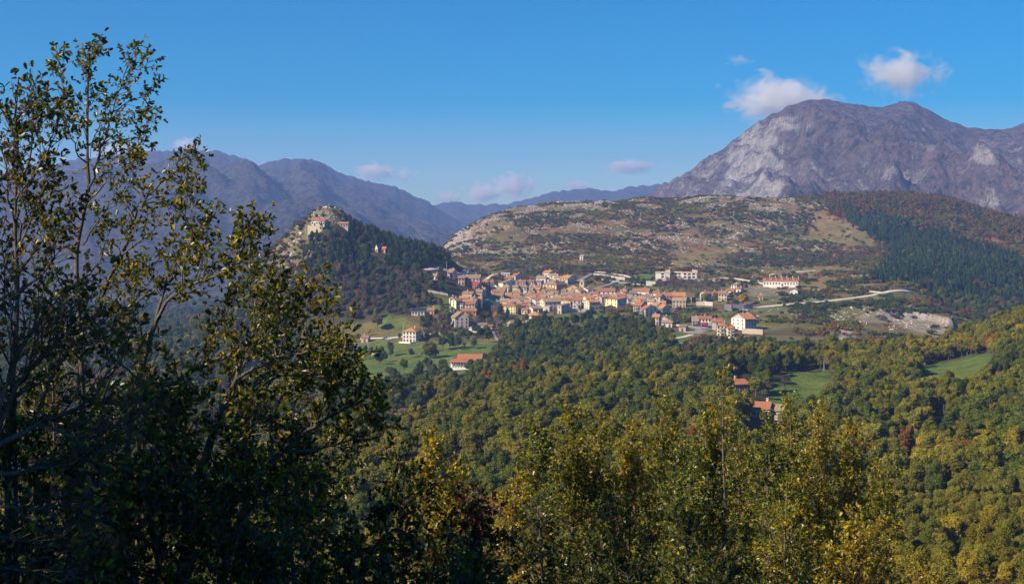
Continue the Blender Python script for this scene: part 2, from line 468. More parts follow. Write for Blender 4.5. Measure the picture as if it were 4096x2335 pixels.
# ------------------------------------------------------------------ mountains
def mountain(name, ridge, d0, dr, d1, seed, relief, mat, cover, step=11.0, dn=150, spurs=(), power=0.85, dirn=0.5, crags=26):
    rx = np.array([p[0] for p in ridge], float); ry = np.array([p[1] for p in ridge], float)
    px = np.arange(rx[0], rx[-1] + 1, step)
    t = np.concatenate([np.linspace(0, 1, dn), 1 + np.linspace(0, 1, 26)[1:]])
    P, T = np.meshgrid(px, t)
    drv = np.interp(P, *dr) if isinstance(dr, tuple) else np.full(P.shape, float(dr))
    D = np.where(T <= 1, d0 + (drv - d0) * T, drv + (d1 - drv) * (T - 1))
    rj = np.interp(P, rx, ry) + (vnoise(P / 9, P * 0, seed) - .5) * np.where(P < 3150, 9, 4) + (vnoise(P / 38, P * 0, seed + 1) - .5) * 8
    zr = (HZ - rj) / F * drv
    zb = -150.0
    prof = np.where(T <= 1, np.clip(T, 0, 1) ** power, 1 - (T - 1) ** 1.3)
    Z = zb + (zr - zb) * prof
    X = (P - CX) / F * D
    env = np.where(T <= 1, np.clip(np.sin(np.pi * np.clip(T, 0, 1) ** 0.8), 0, 1) * 0.9 + 0.1 * T, np.clip(2 - T, 0, 1)) * np.clip((zr - zb) / 350, 0.25, 1.2)
    env = env * np.where(T <= 1, np.clip((1 - T) / 0.3, 0.04, 1), 0.04)
    u = X + dirn * D
    wv = 260 * (fbm(X / 700, D / 700, 3, seed + 7) - 0.5)
    R1 = ridged((u + wv) / 620, (D - dirn * X) / 1500, 3, seed)
    R2 = ridged((u + wv) / 190, (D - dirn * X) / 330, 5, seed + 3)
    Z = Z + env * relief * ((R1 - 0.62) * 1.6 + (R2 - 0.6) * 0.55) + env * 0.12 * relief * (fbm(X / 35, D / 35, 3, seed + 9) - 0.5)
    for (sx, st, w, wt, h) in spurs:      # rocky shoulders: column, position up the slope, widths, height
        Z = Z + h * np.exp(-((P - sx) / w) ** 2 - ((T - st) / wt) ** 2) * (0.75 + 0.5 * R2)
    row = HZ - F * Z / D
    rk0 = cover(P, row, T, R1, R2, np.ones_like(Z), X, D)
    R3 = ridged((X + .4 * D) / 95, (D - .4 * X) / 150, 4, seed + 13)
    Z = Z + (R3 - .62) * np.where(T <= 1, np.clip((1 - T) / .06, .12, 1), .12) * crags * (.35 + 1.6 * np.clip(rk0, 0, 1))
    row = HZ - F * Z / D
    gx = np.gradient(Z, axis=1) / np.maximum(np.abs(np.gradient(X, axis=1)), 1); gt = np.gradient(Z, axis=0) / np.maximum(np.abs(np.gradient(D, axis=0)), 1)
    steep = np.sqrt(gx ** 2 + gt ** 2)
    rk = cover(P, row, T, R1, R2, steep, X, D)
    n0, n1 = Z.shape
    ii = np.arange(n0 * n1).reshape(n0, n1)
    q = np.stack([ii[:-1, :-1], ii[:-1, 1:], ii[1:, 1:], ii[1:, :-1]], -1).reshape(-1, 4)
    me = mesh_np(name, np.stack([X, D, Z], -1).reshape(-1, 3), q, [mat], smooth=True, vert_col={'rock': np.clip(rk, 0, 1).ravel()})
    return tag(link(name, me), kind='structure')

def mountain_mat(name, wood, wood2, rock1, rock2):
    m, nt, out = new_mat(name)
    pos = geo_pos(nt)
    r = N(nt, 'ShaderNodeAttribute', attribute_name='rock')
    n1 = noise(nt, 0.004, 6, 0.6, pos); n2 = noise(nt, 0.045, 5, 0.75, pos); n3 = noise(nt, 0.016, 8, 0.72, pos, 0.8)
    c = mix(nt, maprange(nt, n1.outputs[0], 0.38, 0.62), wood, wood2)
    c = mix(nt, maprange(nt, n2.outputs[0], 0.42, 0.62), mix(nt, 1.0, c, (1.45, 1.4, 1.35), 'MULTIPLY'), mix(nt, 1.0, c, (0.30, 0.33, 0.30), 'MULTIPLY'))
    th = math_n(nt, 'ADD', math_n(nt, 'MULTIPLY', math_n(nt, 'SUBTRACT', 1.0, r.outputs['Fac']), 0.42), 0.28)
    f = math_n(nt, 'SUBTRACT', math_n(nt, 'ADD', math_n(nt, 'MULTIPLY', n3.outputs[0], 0.55), math_n(nt, 'MULTIPLY', n2.outputs[0], 0.45)), th)
    rk = mix(nt, maprange(nt, n2.outputs[0], 0.4, 0.62), rock1, rock2)
    c = mix(nt, maprange(nt, f, 0.0, 0.06, 0, 0.9), c, rk)
    hgt = math_n(nt, 'ADD', math_n(nt, 'MULTIPLY', n3.outputs[0], 1.6), n2.outputs[0])
    surf(nt, out, c, 0.95, 0.05, hgt, 1.0, 22.0)
    return m
mm1 = mountain_mat('wooded_mountain', (0.060, 0.056, 0.056), (0.09, 0.074, 0.066), (0.20, 0.18, 0.17), (0.13, 0.12, 0.12))
mm2 = mountain_mat('limestone_mountain', (0.125, 0.088, 0.095), (0.105, 0.08, 0.082), (0.50, 0.45, 0.42), (0.20, 0.185, 0.18))

LEFT = [(-3200,700),(-2200,560),(-1200,640),(-500,720),(0,700),(300,640),(500,612),(640,604),(740,600),(850,601),(900,610),(960,632),(1040,660),(1090,648),(1130,640),(1200,637),(1270,642),(1350,688),(1430,714),(1560,742),(1700,800),(1800,862),(1880,905),(1960,960),(2100,1060),(2300,1200)]
mountain('wooded_mountain', LEFT, 2800, 6600, 7900, 3, 150, mm1,
         lambda P, row, T, R1, R2, st, X, D: 0.05 + 0.25 * (R2 > 0.82), crags=13, spurs=[(1250, .6, 80, .25, 45), (700, .55, 120, .25, 45), (1480, .6, 90, .2, 30), (1020, .45, 60, .2, 34)])
MID = [(1300,900),(1600,860),(1740,824),(1775,808),(1830,808),(1880,819),(1960,815),(2020,821),(2100,800),(2200,770),(2260,758),(2350,754),(2450,762),(2530,748),(2620,738),(2720,738),(2900,760),(3200,800),(3700,840)]
mountain('distant_mountain', MID, 5400, 7700, 8800, 61, 100, mm1,
         lambda P, row, T, R1, R2, st, X, D: 0.08 + 0.3 * (R2 > 0.8), step=14, dn=90)
RIGHT = [(2200,960),(2400,880),(2550,798),(2600,772),(2650,746),(2750,690),(2830,636),(2900,588),(2950,548),(3000,510),(3050,480),(3090,458),(3150,428),(3210,404),(3260,398),(3300,398),(3400,413),(3480,426),(3530,426),(3560,418),(3600,407),(3640,406),(3680,418),(3740,450),(3800,482),(3870,508),(3940,520),(4010,518),(4050,508),(4096,494),(4300,430),(4700,470),(5200,620),(5900,760),(6800,820)]
def cover_r(P, row, T, R1, R2, st, X, D):
    crag = np.exp(-((P - 3000) / 190) ** 2) * np.clip((row - 420) / 60, 0, 1) * 0.52
    crag = np.maximum(crag, 0.42 * np.exp(-((P - 2800) / 180) ** 2))
    low = np.clip((row - 520) / 140, 0, 1) * 0.42
    streak = np.clip((R2 - 0.60) * 4, 0, 1) * np.clip((row - 470) / 120, 0, 1) * 0.58
    spots = sum(np.exp(-((P - a) / w) ** 2 - ((row - b) / h) ** 2) * s for a, b, w, h, s in
                ((3560, 690, 60, 60, .6), (3450, 520, 70, 25, .5), (3230, 500, 60, 40, .5), (3950, 640, 70, 70, .48), (4000, 780, 120, 80, .42), (3690, 520, 18, 10, .7), (3920, 600, 40, 40, .55), (3975, 805, 30, 20, .6), (4040, 560, 40, 25, .35)))
    return np.maximum.reduce([crag * (0.5 + st * 0.6), low, streak, spots]) + 0.02
SP = [(3560, .36, 75, .12, 50), (3560, .38, 45, .08, 22), (3400, .52, 70, .12, 26), (3980, .46, 95, .16, 80), (3900, .48, 40, .10, 34), (3250, .45, 45, .16, 38), (3060, .45, 50, .2, 36), (2900, .45, 45, .22, 28), (3130, .34, 40, .14, 32), (3760, .3, 70, .14, 34), (2760, .45, 40, .2, 26), (4300, .5, 120, .2, 80)]
mountain('limestone_mountain', RIGHT, 2600, ([2200, 2900, 3300, 4096, 6800], [4300, 4000, 4150, 4300, 4500]), 5600, 44, 150, mm2, cover_r, spurs=SP, power=0.82, dirn=0.75, dn=220, crags=64, step=10.0)

# ------------------------------------------------------------------ haze in the air of the whole valley
m, nt, out = new_mat('haze')
pv = N(nt, 'ShaderNodeVolumePrincipled')
pv.inputs['Density Attribute'].default_value = ''
pv.inputs['Color'].default_value = (0.31, 0.50, 1.0, 1)
pv.inputs['Density'].default_value = 0.00011
pv.inputs['Anisotropy'].default_value = 0.1
nt.links.new(pv.outputs[0], out.inputs['Volume'])
g = MB(); g.box(-14000, 14000, -1000, 9200, -160, 460)
hz = g.build('haze', [m]); tag(hz, 'thin blue haze filling the whole valley', 'haze', kind='stuff')

# ------------------------------------------------------------------ clouds
def cloud_mat(name, scale, dens, cut):
    m, nt, out = new_mat(name)
    tc = N(nt, 'ShaderNodeTexCoord').outputs['Object']
    mp = N(nt, 'ShaderNodeMapping'); mp.inputs['Location'].default_value = (scale * 7.3, scale * 3.1, scale * 1.7); mp.inputs['Scale'].default_value = (1.25, 1, .75); nt.links.new(tc, mp.inputs[0])
    n1 = noise(nt, scale, 7, 0.66, mp.outputs[0], 0.7)
    ln = N(nt, 'ShaderNodeVectorMath', operation='LENGTH'); nt.links.new(tc, ln.inputs[0])
    fall = maprange(nt, ln.outputs['Value'], 0.1, 1.0, 0.37, -0.10)
    f = math_n(nt, 'SUBTRACT', math_n(nt, 'ADD', n1.outputs[0], fall), cut)
    d = math_n(nt, 'MULTIPLY', maprange(nt, f, 0.0, 0.22), dens)
    p = N(nt, 'ShaderNodeVolumePrincipled'); p.inputs['Density Attribute'].default_value = ''
    p.inputs['Color'].default_value = (1.0, 0.985, 0.97, 1); p.inputs['Anisotropy'].default_value = 0.2
    nt.links.new(d, p.inputs['Density']); nt.links.new(p.outputs[0], out.inputs['Volume'])
    return m
def ico(name, mat, sub=2):
    import bmesh
    bm = bmesh.new(); bmesh.ops.create_icosphere(bm, subdivisions=sub, radius=1.0)
    me = bpy.data.meshes.new(name); bm.to_mesh(me); bm.free(); me.materials.append(mat)
    return me
CLOUDS = [  # centre column and row, half-widths in pixels, distance, density, cut, label
 (3120, 400, 235, 105, 9300, .016, .60, 'large pale cloud puff resting against the limestone mountain top'),
 (2960, 425, 110, 34, 9300, .009, .66, 'thin grey wisp trailing from the large cloud on the mountain'),
 (3600, 300, 190, 110, 9300, .014, .62, 'ragged double cloud floating above the highest summit'),
 (2950, 240, 90, 34, 9600, .004, .70, 'faint torn wisp high above the large cloud'),
 (2520, 668, 110, 28, 10500, .009, .60, 'small flat grey cloud alone over the saddle'),
 (2050, 745, 90, 60, 10500, .010, .62, 'pink tinged cloud bank above the valley gap'),
 (1930, 772, 75, 44, 10600, .009, .60, 'low lilac cloud sitting in the valley gap'),
 (1500, 688, 90, 36, 10400, .008, .60, 'soft cloud rising behind the wooded mountain shoulder'),
 (1610, 700, 60, 34, 10400, .006, .64, 'small torn cloud beside the wooded mountain slope'),
 (1790, 790, 60, 30, 10600, .007, .62, 'faint cloud behind the foot of the wooded mountain'),
 (2310, 745, 70, 26, 10600, .006, .62, 'faint flat cloud over the distant saddle ridge'),
 (745, 580, 60, 30, 10300, .010, .60, 'small bright cloud on top of the wooded mountain'),
 (480, 625, 150, 60, 10300, .008, .62, 'cloud bank behind the tall oak branches'),
]
for k, (px, row, wx, wy, D, de, cut, lab) in enumerate(CLOUDS):
    me = ico('cloud', cloud_mat('cloud_%02d' % k, 1.9 + 0.4 * (k % 3), de * (1.45 if D < 10000 else 3.0), cut - (0 if D < 10000 else .05)))
    o = link('cloud', me, loc=((px - CX) / F * D, D, (HZ - row) / F * D))
    o.scale = (1.35 * wx / F * D, wx / F * D * 0.8, 1.4 * wy / F * D)
    o.rotation_euler = (0.1 * math.sin(k), 0.12 * math.cos(k * 2), k * 1.3 * 0)
    tag(o, lab, 'cloud', 'clouds in the sky')
# ------------------------------------------------------------------ village houses
WALLC = dict(white=(.72, .66, .58), cream=(.66, .54, .36), yellow=(.70, .56, .28), peach=(.66, .43, .28), stone=(.43, .35, .275), grey=(.50, .45, .40), red=(.60, .05, .055),
             ochre=(.56, .36, .13), pink=(.54, .34, .28), orange=(.62, .27, .10), bluegrey=(.40, .42, .46), beige=(.50, .42, .34), brown=(.32, .17, .10), lemon=(.74, .65, .36))
ROOFC = dict(red=((.42, .16, .072), (.31, .13, .07)), orange=((.52, .23, .085), (.42, .18, .078)), brown=((.32, .205, .12), (.225, .15, .095)), pink=((.42, .26, .155), (.31, .195, .12)),
             dred=((.35, .145, .08), (.27, .12, .07)), green=((.07, .15, .12), (.05, .11, .10)), grey=((.22, .19, .18), (.16, .14, .135)), white=((.5, .47, .44), (.4, .38, .36)), tan=((.36, .25, .16), (.26, .19, .13)))
WM = {k: stucco('wall_' + k, v) for k, v in WALLC.items()}
RM = {k: tiles('roof_' + k, *v) for k, v in ROOFC.items()}
m, nt, out = new_mat('window_glass'); surf(nt, out, (.022, .024, .03), .12, .5); GLASS = m
WFRAME = stucco('window_frame', (.34, .30, .26), .1)
DOORM = stucco('door_wood', (.13, .075, .045), .2)
CONC = stucco('concrete', (.44, .41, .38), .2)
METAL = stucco('painted_metal', (.20, .20, .21), .1, .5)
SOLAR = new_mat('solar_panel'); surf(SOLAR[1], SOLAR[2], (.03, .05, .10), .15, .6); SOLAR = SOLAR[0]
WHITEP = stucco('white_paint', (.74, .71, .67), .08)

def window_mesh(w, h):
    b = MB(); t = .12
    b.box(-w/2, w/2, -.03, .02, 0, h, 1)
    b.box(-w/2 - t, -w/2, -.07, .02, -.02, h + t, 0); b.box(w/2, w/2 + t, -.07, .02, -.02, h + t, 0); b.box(-w/2, w/2, -.07, .02, h, h + t, 0)
    b.box(-w/2 - t - .06, w/2 + t + .06, -.14, .02, -.14, -.02, 0); b.box(-.03, .03, -.05, .02, 0, h, 0)
    return b.mesh('window', [WFRAME, GLASS])
WINM = window_mesh(.95, 1.35); WINB = window_mesh(2.2, 1.5); WINS = window_mesh(.8, .9)
b = MB(); b.box(-.6, .6, -.05, .03, 0, 2.2); b.box(-.72, -.6, -.09, .03, 0, 2.32, 1); b.box(.6, .72, -.09, .03, 0, 2.32, 1); b.box(-.6, .6, -.09, .03, 2.2, 2.32, 1)
DOORMESH = b.mesh('door', [DOORM, WFRAME])
b = MB(); b.box(-.35, .35, -.35, .35, -1.0, 1.1); b.box(-.45, .45, -.45, .45, 1.1, 1.25)
CHIMM = b.mesh('chimney', [WM['beige']])
b = MB(); b.box(-1.4, 1.4, -1.1, 0, 0, .16); b.box(-1.4, 1.4, -1.1, -1.04, .16, 1.05, 1); b.box(-1.4, -1.34, -1.04, 0, .16, 1.05, 1); b.box(1.34, 1.4, -1.04, 0, .16, 1.05, 1)
BALC = b.mesh('balcony', [CONC, METAL])

def slab(b, pts, t=.22, m=0):
    """a roof plane with thickness"""
    low = [(p[0], p[1], p[2] - t) for p in pts]
    b.poly(pts, m); b.poly(low[::-1], m)
    n = len(pts)
    for i in range(n): b.poly([pts[i], low[i], low[(i + 1) % n], pts[(i + 1) % n]], m)

def roof_and_walls(W, dep, h, roof, rise, ov=.45):
    """wall mesh and roof mesh of a house: front at y=0 facing -Y, x centred"""
    w = MB(); r = MB(); x = W / 2; zb = -4.0
    def side(pts): w.poly(pts)
    A, B, C_, D_ = (-x, 0), (x, 0), (x, dep), (-x, dep)
    ey = rise * ov / max(dep / 2, .1); ex = rise * ov / max(x, .1)
    if roof == 'gx':
        side([(-x, 0, zb), (x, 0, zb), (x, 0, h), (-x, 0, h)]); side([(x, dep, zb), (-x, dep, zb), (-x, dep, h), (x, dep, h)])
        side([(x, 0, zb), (x, dep, zb), (x, dep, h), (x, dep / 2, h + rise), (x, 0, h)]); side([(-x, dep, zb), (-x, 0, zb), (-x, 0, h), (-x, dep / 2, h + rise), (-x, dep, h)])
        u = .2
        slab(r, [(-x - ov, -ov, h - ey + u), (x + ov, -ov, h - ey + u), (x + ov, dep / 2, h + rise + u), (-x - ov, dep / 2, h + rise + u)])
        slab(r, [(x + ov, dep + ov, h - ey + u), (-x - ov, dep + ov, h - ey + u), (-x - ov, dep / 2, h + rise + u), (x + ov, dep / 2, h + rise + u)])
    elif roof == 'gy':
        side([(-x, 0, zb), (x, 0, zb), (x, 0, h), (0, 0, h + rise), (-x, 0, h)]); side([(x, dep, zb), (-x, dep, zb), (-x, dep, h), (0, dep, h + rise), (x, dep, h)])
        side([(x, 0, zb), (x, dep, zb), (x, dep, h), (x, 0, h)]); side([(-x, dep, zb), (-x, 0, zb), (-x, 0, h), (-x, dep, h)])
        u = .2
        slab(r, [(-x - ov, dep + ov, h - ex + u), (-x - ov, -ov, h - ex + u), (0, -ov, h + rise + u), (0, dep + ov, h + rise + u)])
        slab(r, [(x + ov, -ov, h - ex + u), (x + ov, dep + ov, h - ex + u), (0, dep + ov, h + rise + u), (0, -ov, h + rise + u)])
    elif roof in ('sh', 'shl', 'shr', 'flat'):
        hz_ = dict(sh=(h, h, h + rise, h + rise), shl=(h + rise, h, h, h + rise), shr=(h, h + rise, h + rise, h), flat=(h, h, h, h))[roof]
        cs = [A, B, C_, D_]
        for i in range(4):
            p, q_ = cs[i], cs[(i + 1) % 4]
            side([(*p, zb), (*q_, zb), (*q_, hz_[(i + 1) % 4]), (*p, hz_[i])])
        e = rise * ov / dep; el = rise * ov / W; u = .2
        lo = {'sh': (-e, -e, e, e), 'shl': (el, -el, -el, el), 'shr': (-el, el, el, -el), 'flat': (0, 0, 0, 0)}[roof]
        o2 = ov if roof != 'flat' else .12
        P = [(-x - o2, -o2), (x + o2, -o2), (x + o2, dep + o2), (-x - o2, dep + o2)]
        slab(r, [(*P[i], hz_[i] + lo[i] + u) for i in range(4)], .2 if roof != 'flat' else .35)
    elif roof == 'hip':
        cs = [A, B, C_, D_]
        for i in range(4):
            p, q_ = cs[i], cs[(i + 1) % 4]
            side([(*p, zb), (*q_, zb), (*q_, h), (*p, h)])
        X, Y0, Y1 = x + ov, -ov, dep + ov; u = .1; z = h + u
        if W >= dep:
            k = x - dep / 2 + .01; a_, b_ = (-k, dep / 2, h + rise + u), (k, dep / 2, h + rise + u)
        else:
            k = dep / 2 - x; a_, b_ = (0, dep / 2 - k, h + rise + u), (0, dep / 2 + k, h + rise + u)
        c = [(-X, Y0, z), (X, Y0, z), (X, Y1, z), (-X, Y1, z)]
        if W >= dep:
            r.poly([c[0], c[1], b_, a_]); r.poly([c[2], c[3], a_, b_]); r.poly([c[1], c[2], b_]); r.poly([c[3], c[0], a_])
        else:
            r.poly([c[0], c[1], a_]); r.poly([c[2], c[3], b_]); r.poly([c[1], c[2], b_, a_]); r.poly([c[3], c[0], a_, b_])
        slab(r, c, .2)
        r.v = [(p[0], p[1], p[2]) for p in r.v]
    return w, r

HRNG = random.Random(5)
KEEP_CLEAR = set()      # 2.5 m cells on which nothing grows
def clear_rect(x, y, ca, sa, x0, x1, y0, y1):
    n1, n2 = int((x1 - x0) / 1.2) + 2, int((y1 - y0) / 1.2) + 2
    for i in range(n1):
        for j in range(n2):
            u, v = x0 + (x1 - x0) * i / (n1 - 1), y0 + (y1 - y0) * j / (n2 - 1)
            KEEP_CLEAR.add((int((x + ca * u - sa * v) // 2.5), int((y + sa * u + ca * v) // 2.5)))
def house(label, xl, xr, ye, yb, dep=9, yaw=0, roof='gx', rise=None, wall='white', rc='brown', cols=None, dmin=820, name='house', cat='house', side=True, balc=0, group=None, chim=True, hmin=None, D=None, sidewall=None, win=None, front=True, storeys=None):
    a = rad(yaw)
    pc = (xl + xr) / 2
    D = D or cast(pc, yb, dmin)
    s = D / F
    W = (xr - xl) * s / math.cos(a); h = max((yb - ye) * s, hmin or 3.2)
    x = (pc - CX) * s; z = float(zpd(pc, D))
    if rise is None: rise = {'gx': dep * .2, 'gy': W * .19, 'hip': min(W, dep) * .22, 'sh': dep * .18, 'shl': W * .18, 'shr': W * .18, 'flat': 0}[roof]
    e = empty(name, (x, D, z), -a)
    w, r = roof_and_walls(W, dep, h, roof, rise)
    w.build('wall', [WM[wall]], e)
    ro = r.build('roof', [RM[rc] if roof != 'flat' or rc in ('red', 'orange', 'brown', 'dred') else CONC], e)
    if sidewall:      # end wall skin in its own colour; several pairs hold lit and shaded tones
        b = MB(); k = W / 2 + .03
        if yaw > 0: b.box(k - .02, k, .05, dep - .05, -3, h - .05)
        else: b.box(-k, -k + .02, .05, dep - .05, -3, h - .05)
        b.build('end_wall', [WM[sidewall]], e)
    if chim and roof not in ('flat',):
        c = link('chimney', CHIMM, ro); cx = W * HRNG.uniform(-.3, .3)
        c.location = (cx, dep * .62, h + rise * (.75 if roof in ('gx', 'hip') else .5) + .5)
    st = storeys or max(1, int(round(h / 3.1)))
    n = cols if cols is not None else max(1, int(W / 3.3))
    wm = win or WINM
    fh = h / st
    if front:
        for i in range(st):
            for j in range(n):
                xx = (j + .5) / n * W - W / 2
                if i == 0 and j == n // 2:
                    o = link('door', DOORMESH, e, (xx, -.02, .0)); continue
                o = link('window', wm, e, (xx, -.02, i * fh + fh * .5 - .55))
                if balc and i >= 1 and (j % 2 == balc % 2): link('balcony', BALC, e, (xx, -.05, i * fh + .1))
    if side and abs(yaw) > 8:
        ns = max(1, int(dep / 4.2)); sg = 1 if yaw > 0 else -1
        for i in range(st):
            for j in range(ns):
                o = link('window', wm, e, (sg * (W / 2 + .04), (j + .5) / ns * dep, i * fh + fh * .5 - .55)); o.rotation_euler = (0, 0, rad(90 * sg))
    tag(e, label, cat, group)
    e['dims'] = (W, dep, h)
    clear_rect(x, D, math.cos(-a), math.sin(-a), -W / 2 - 1.5, W / 2 + 1.5, -5, dep + 1)
    return e

H_ = house
# --- upper edge of the village
H_('narrow grey stone house with brown roof at the upper village edge', 1790, 1811, 1088, 1112, 7, 28, 'gx', 2.4, 'grey', 'brown', 2)
H_('small pink house with red roof among the bare trees', 1728, 1750, 1108, 1122, 6, 15, 'gx', 1.5, 'white', 'pink', 2)
H_('long grey stone palace with brown roof behind the red house', 1859, 1918, 1114, 1150, 12, 8, 'gx', 2.8, 'stone', 'brown', 4, storeys=3)
H_('low stone annex beside the long stone palace', 1832, 1858, 1113, 1140, 9, 0, 'gx', 2.0, 'pink', 'brown', 2)
H_('tall bright red house with slanted roof', 1890, 1914, 1135, 1163, 8, 14, 'shl', 1.6, 'red', 'red', 3, balc=1, chim=False)
H_('peach coloured house with three rows of windows beside the red house', 1926, 1952, 1129, 1156, 9, 4, 'gx', 1.4, 'peach', 'red', 3, storeys=3)
H_('pale cream house attached to the peach house', 1952.5, 1973, 1130, 1156, 9, 4, 'gx', 1.4, 'cream', 'red', 2, storeys=3, balc=1)
H_('low white gabled house in front of the cream house', 1966, 1989, 1145, 1160, 8, 8, 'gy', 1.8, 'white', 'brown', 1)
H_('white house with a long shaded side wall', 1994, 2012, 1132, 1158, 20, 42, 'gx', 2.0, 'white', 'brown', 1, front=False)
H_('pale house with brown roof behind the courtyard trees', 2030, 2068, 1133, 1152, 9, 5, 'gx', 1.6, 'white', 'brown', 4)
H_('cream house with red roof below the dark gabled house', 2017, 2050, 1115, 1130, 8, 10, 'gx', 1.2, 'cream', 'dred', 4)
H_('grey gabled house with red roof above the cream house', 2046, 2062, 1103, 1122, 12, 35, 'gx', 2.0, 'grey', 'red', 1)
H_('long low white building below the stony slope', 2005, 2038, 1100, 1110, 6, 5, 'sh', .8, 'white', 'white', 3, chim=False)
H_('lilac grey house with a plain red roof', 2069, 2101, 1128, 1144, 10, 8, 'gx', 1.6, 'bluegrey', 'red', 3)
H_('pink roofed row house beside the lilac house', 2103, 2136, 1128, 1142, 9, 4, 'gx', 1.5, 'white', 'dred', 3)
H_('small dark roofed shed house beside the pink row house', 2140, 2164, 1129, 1142, 7, 20, 'gx', 1.2, 'grey', 'grey', 2)
H_('white villa with orange red roof highest in the village', 2171, 2197, 1091, 1107, 12, 30, 'gx', 2.0, 'white', 'orange', 3)
H_('white house with pink roof below the highest villa', 2199, 2228, 1102, 1116, 9, 18, 'gx', 1.4, 'white', 'pink', 2)
H_('white house with long pinkish red roof beside the hedge', 2145, 2182, 1112, 1130, 9, 10, 'gx', 1.8, 'white', 'pink', 2)
H_('large white house with orange roof and a lilac gable wall', 2239, 2269, 1116, 1137, 14, 38, 'gx', 3.0, 'white', 'orange', 3, balc=1)
H_('white annex before the large white house with orange roof', 2215, 2240, 1112, 1128, 7, 25, 'sh', 1.2, 'white', 'orange', 2)
# --- town hall, church
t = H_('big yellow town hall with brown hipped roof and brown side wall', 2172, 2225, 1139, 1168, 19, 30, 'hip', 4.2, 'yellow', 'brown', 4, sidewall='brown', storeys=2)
for k in (-.25, .25):
    b = MB(); b.box(-.8, .8, -.6, .8, 0, 1.7); b.tube([(0, -.62, .9), (0, -.7, .9)], [.55, .55], 10, 1)
    o = b.build('dormer', [WHITEP, GLASS], t); W_, d_, h_ = t['dims']; o.location = (W_ * k - 1, d_ * .28, h_ + 2.3)
H_('gabled stone house with brown roof in front of the town hall', 2170, 2192, 1155, 1170, 9, -8, 'gy', 2.0, 'stone', 'brown', 1)
H_('pink house with brown roof below the town hall', 2184, 2212, 1161, 1176, 9, 12, 'gx', 1.5, 'pink', 'brown', 3)
ch = H_('ochre yellow church with wide gabled front', 2260, 2320, 1155, 1176, 24, 10, 'gy', 3.6, 'ochre', 'brown', 0, name='church', cat='church', chim=False, side=False)
W_, d_, h_ = ch['dims']
for xx, zz in ((-2, h_ * .62), (0, h_ * .95), (2.2, h_ * .62)):
    o = link('window', WINS, ch, (xx, -.02, zz))
link('door', DOORMESH, ch, (0, -.02, 0)).scale = (1.6, 1, 1.5)
# bell tower
D = cast(2328, 1170, 900); s = D / F
tw = empty('bell_tower', ((2328 - CX) * s, D + 4, float(zpd(2328., D))), rad(-8)); hw = 9 * s; ht = 47 * s
b = MB(); b.box(-hw, hw, 0, 2 * hw, -4, ht * .62); b.build('shaft', [WM['cream']], tw)
b = MB(); z0, z1 = ht * .62, ht * .95; q_ = hw * .42
b.box(-hw - .15, hw + .15, -.15, 2 * hw + .15, z0, z0 + .3)
for sx in (-1, 1):
    for y0 in (0, 2 * hw - (hw - q_)):
        b.box(min(sx * q_, sx * hw), max(sx * q_, sx * hw), y0, y0 + hw - q_, z0 + .3, z1)
b.box(-hw, hw, 0, 2 * hw, z1 - 1.2, z1); b.build('belfry', [WM['cream']], tw)
b = MB(); b.box(-hw - .35, hw + .35, -.35, 2 * hw + .35, z1, z1 + .35); b.box(-hw + .3, hw - .3, .3, 2 * hw - .3, z1 + .35, z1 + .9); b.build('cornice', [WM['beige']], tw)
b = MB(); b.tube([(0, hw, z0 + 2.2), (0, hw, z0 + 1.9), (0, hw, z0 + 1.2), (0, hw, z0 + .9)], [.15, .42, .55, .8], 10); b.build('bell', [METAL], tw)
tag(tw, 'square cream bell tower with open belfry beside the church', 'tower')
# curved wall of the church apse
D2 = cast(2350, 1168, 900); s = D2 / F
ap = MB(); ap.tube([(0, 0, -3), (0, 0, 13 * s)], [12 * s, 12 * s], 16); ap.tube([(0, 0, 13 * s), (0, 0, 17 * s), (0, 0, 20 * s)], [12 * s, 9 * s, 1.0], 16)
o = ap.build('church_apse', [WM['white']]); o.location = ((2348 - CX) * s, D2 + 8, float(zpd(2348., D2))); tag(o, 'rounded white apse with curved roof right behind the bell tower', 'church')
H_('purple grey gabled house with red roof in front of the bell tower', 2316, 2340, 1163, 1180, 9, -25, 'gx', 1.8, 'bluegrey', 'dred', 2, sidewall='bluegrey')
H_('white wedge shaped house beside the church apse', 2334, 2352, 1160, 1178, 9, 35, 'shl', 2.2, 'white', 'brown', 1)
H_('flat grey stone house at the church steps', 2262, 2285, 1166, 1180, 8, 10, 'flat', 0, 'grey', 'grey', 2)
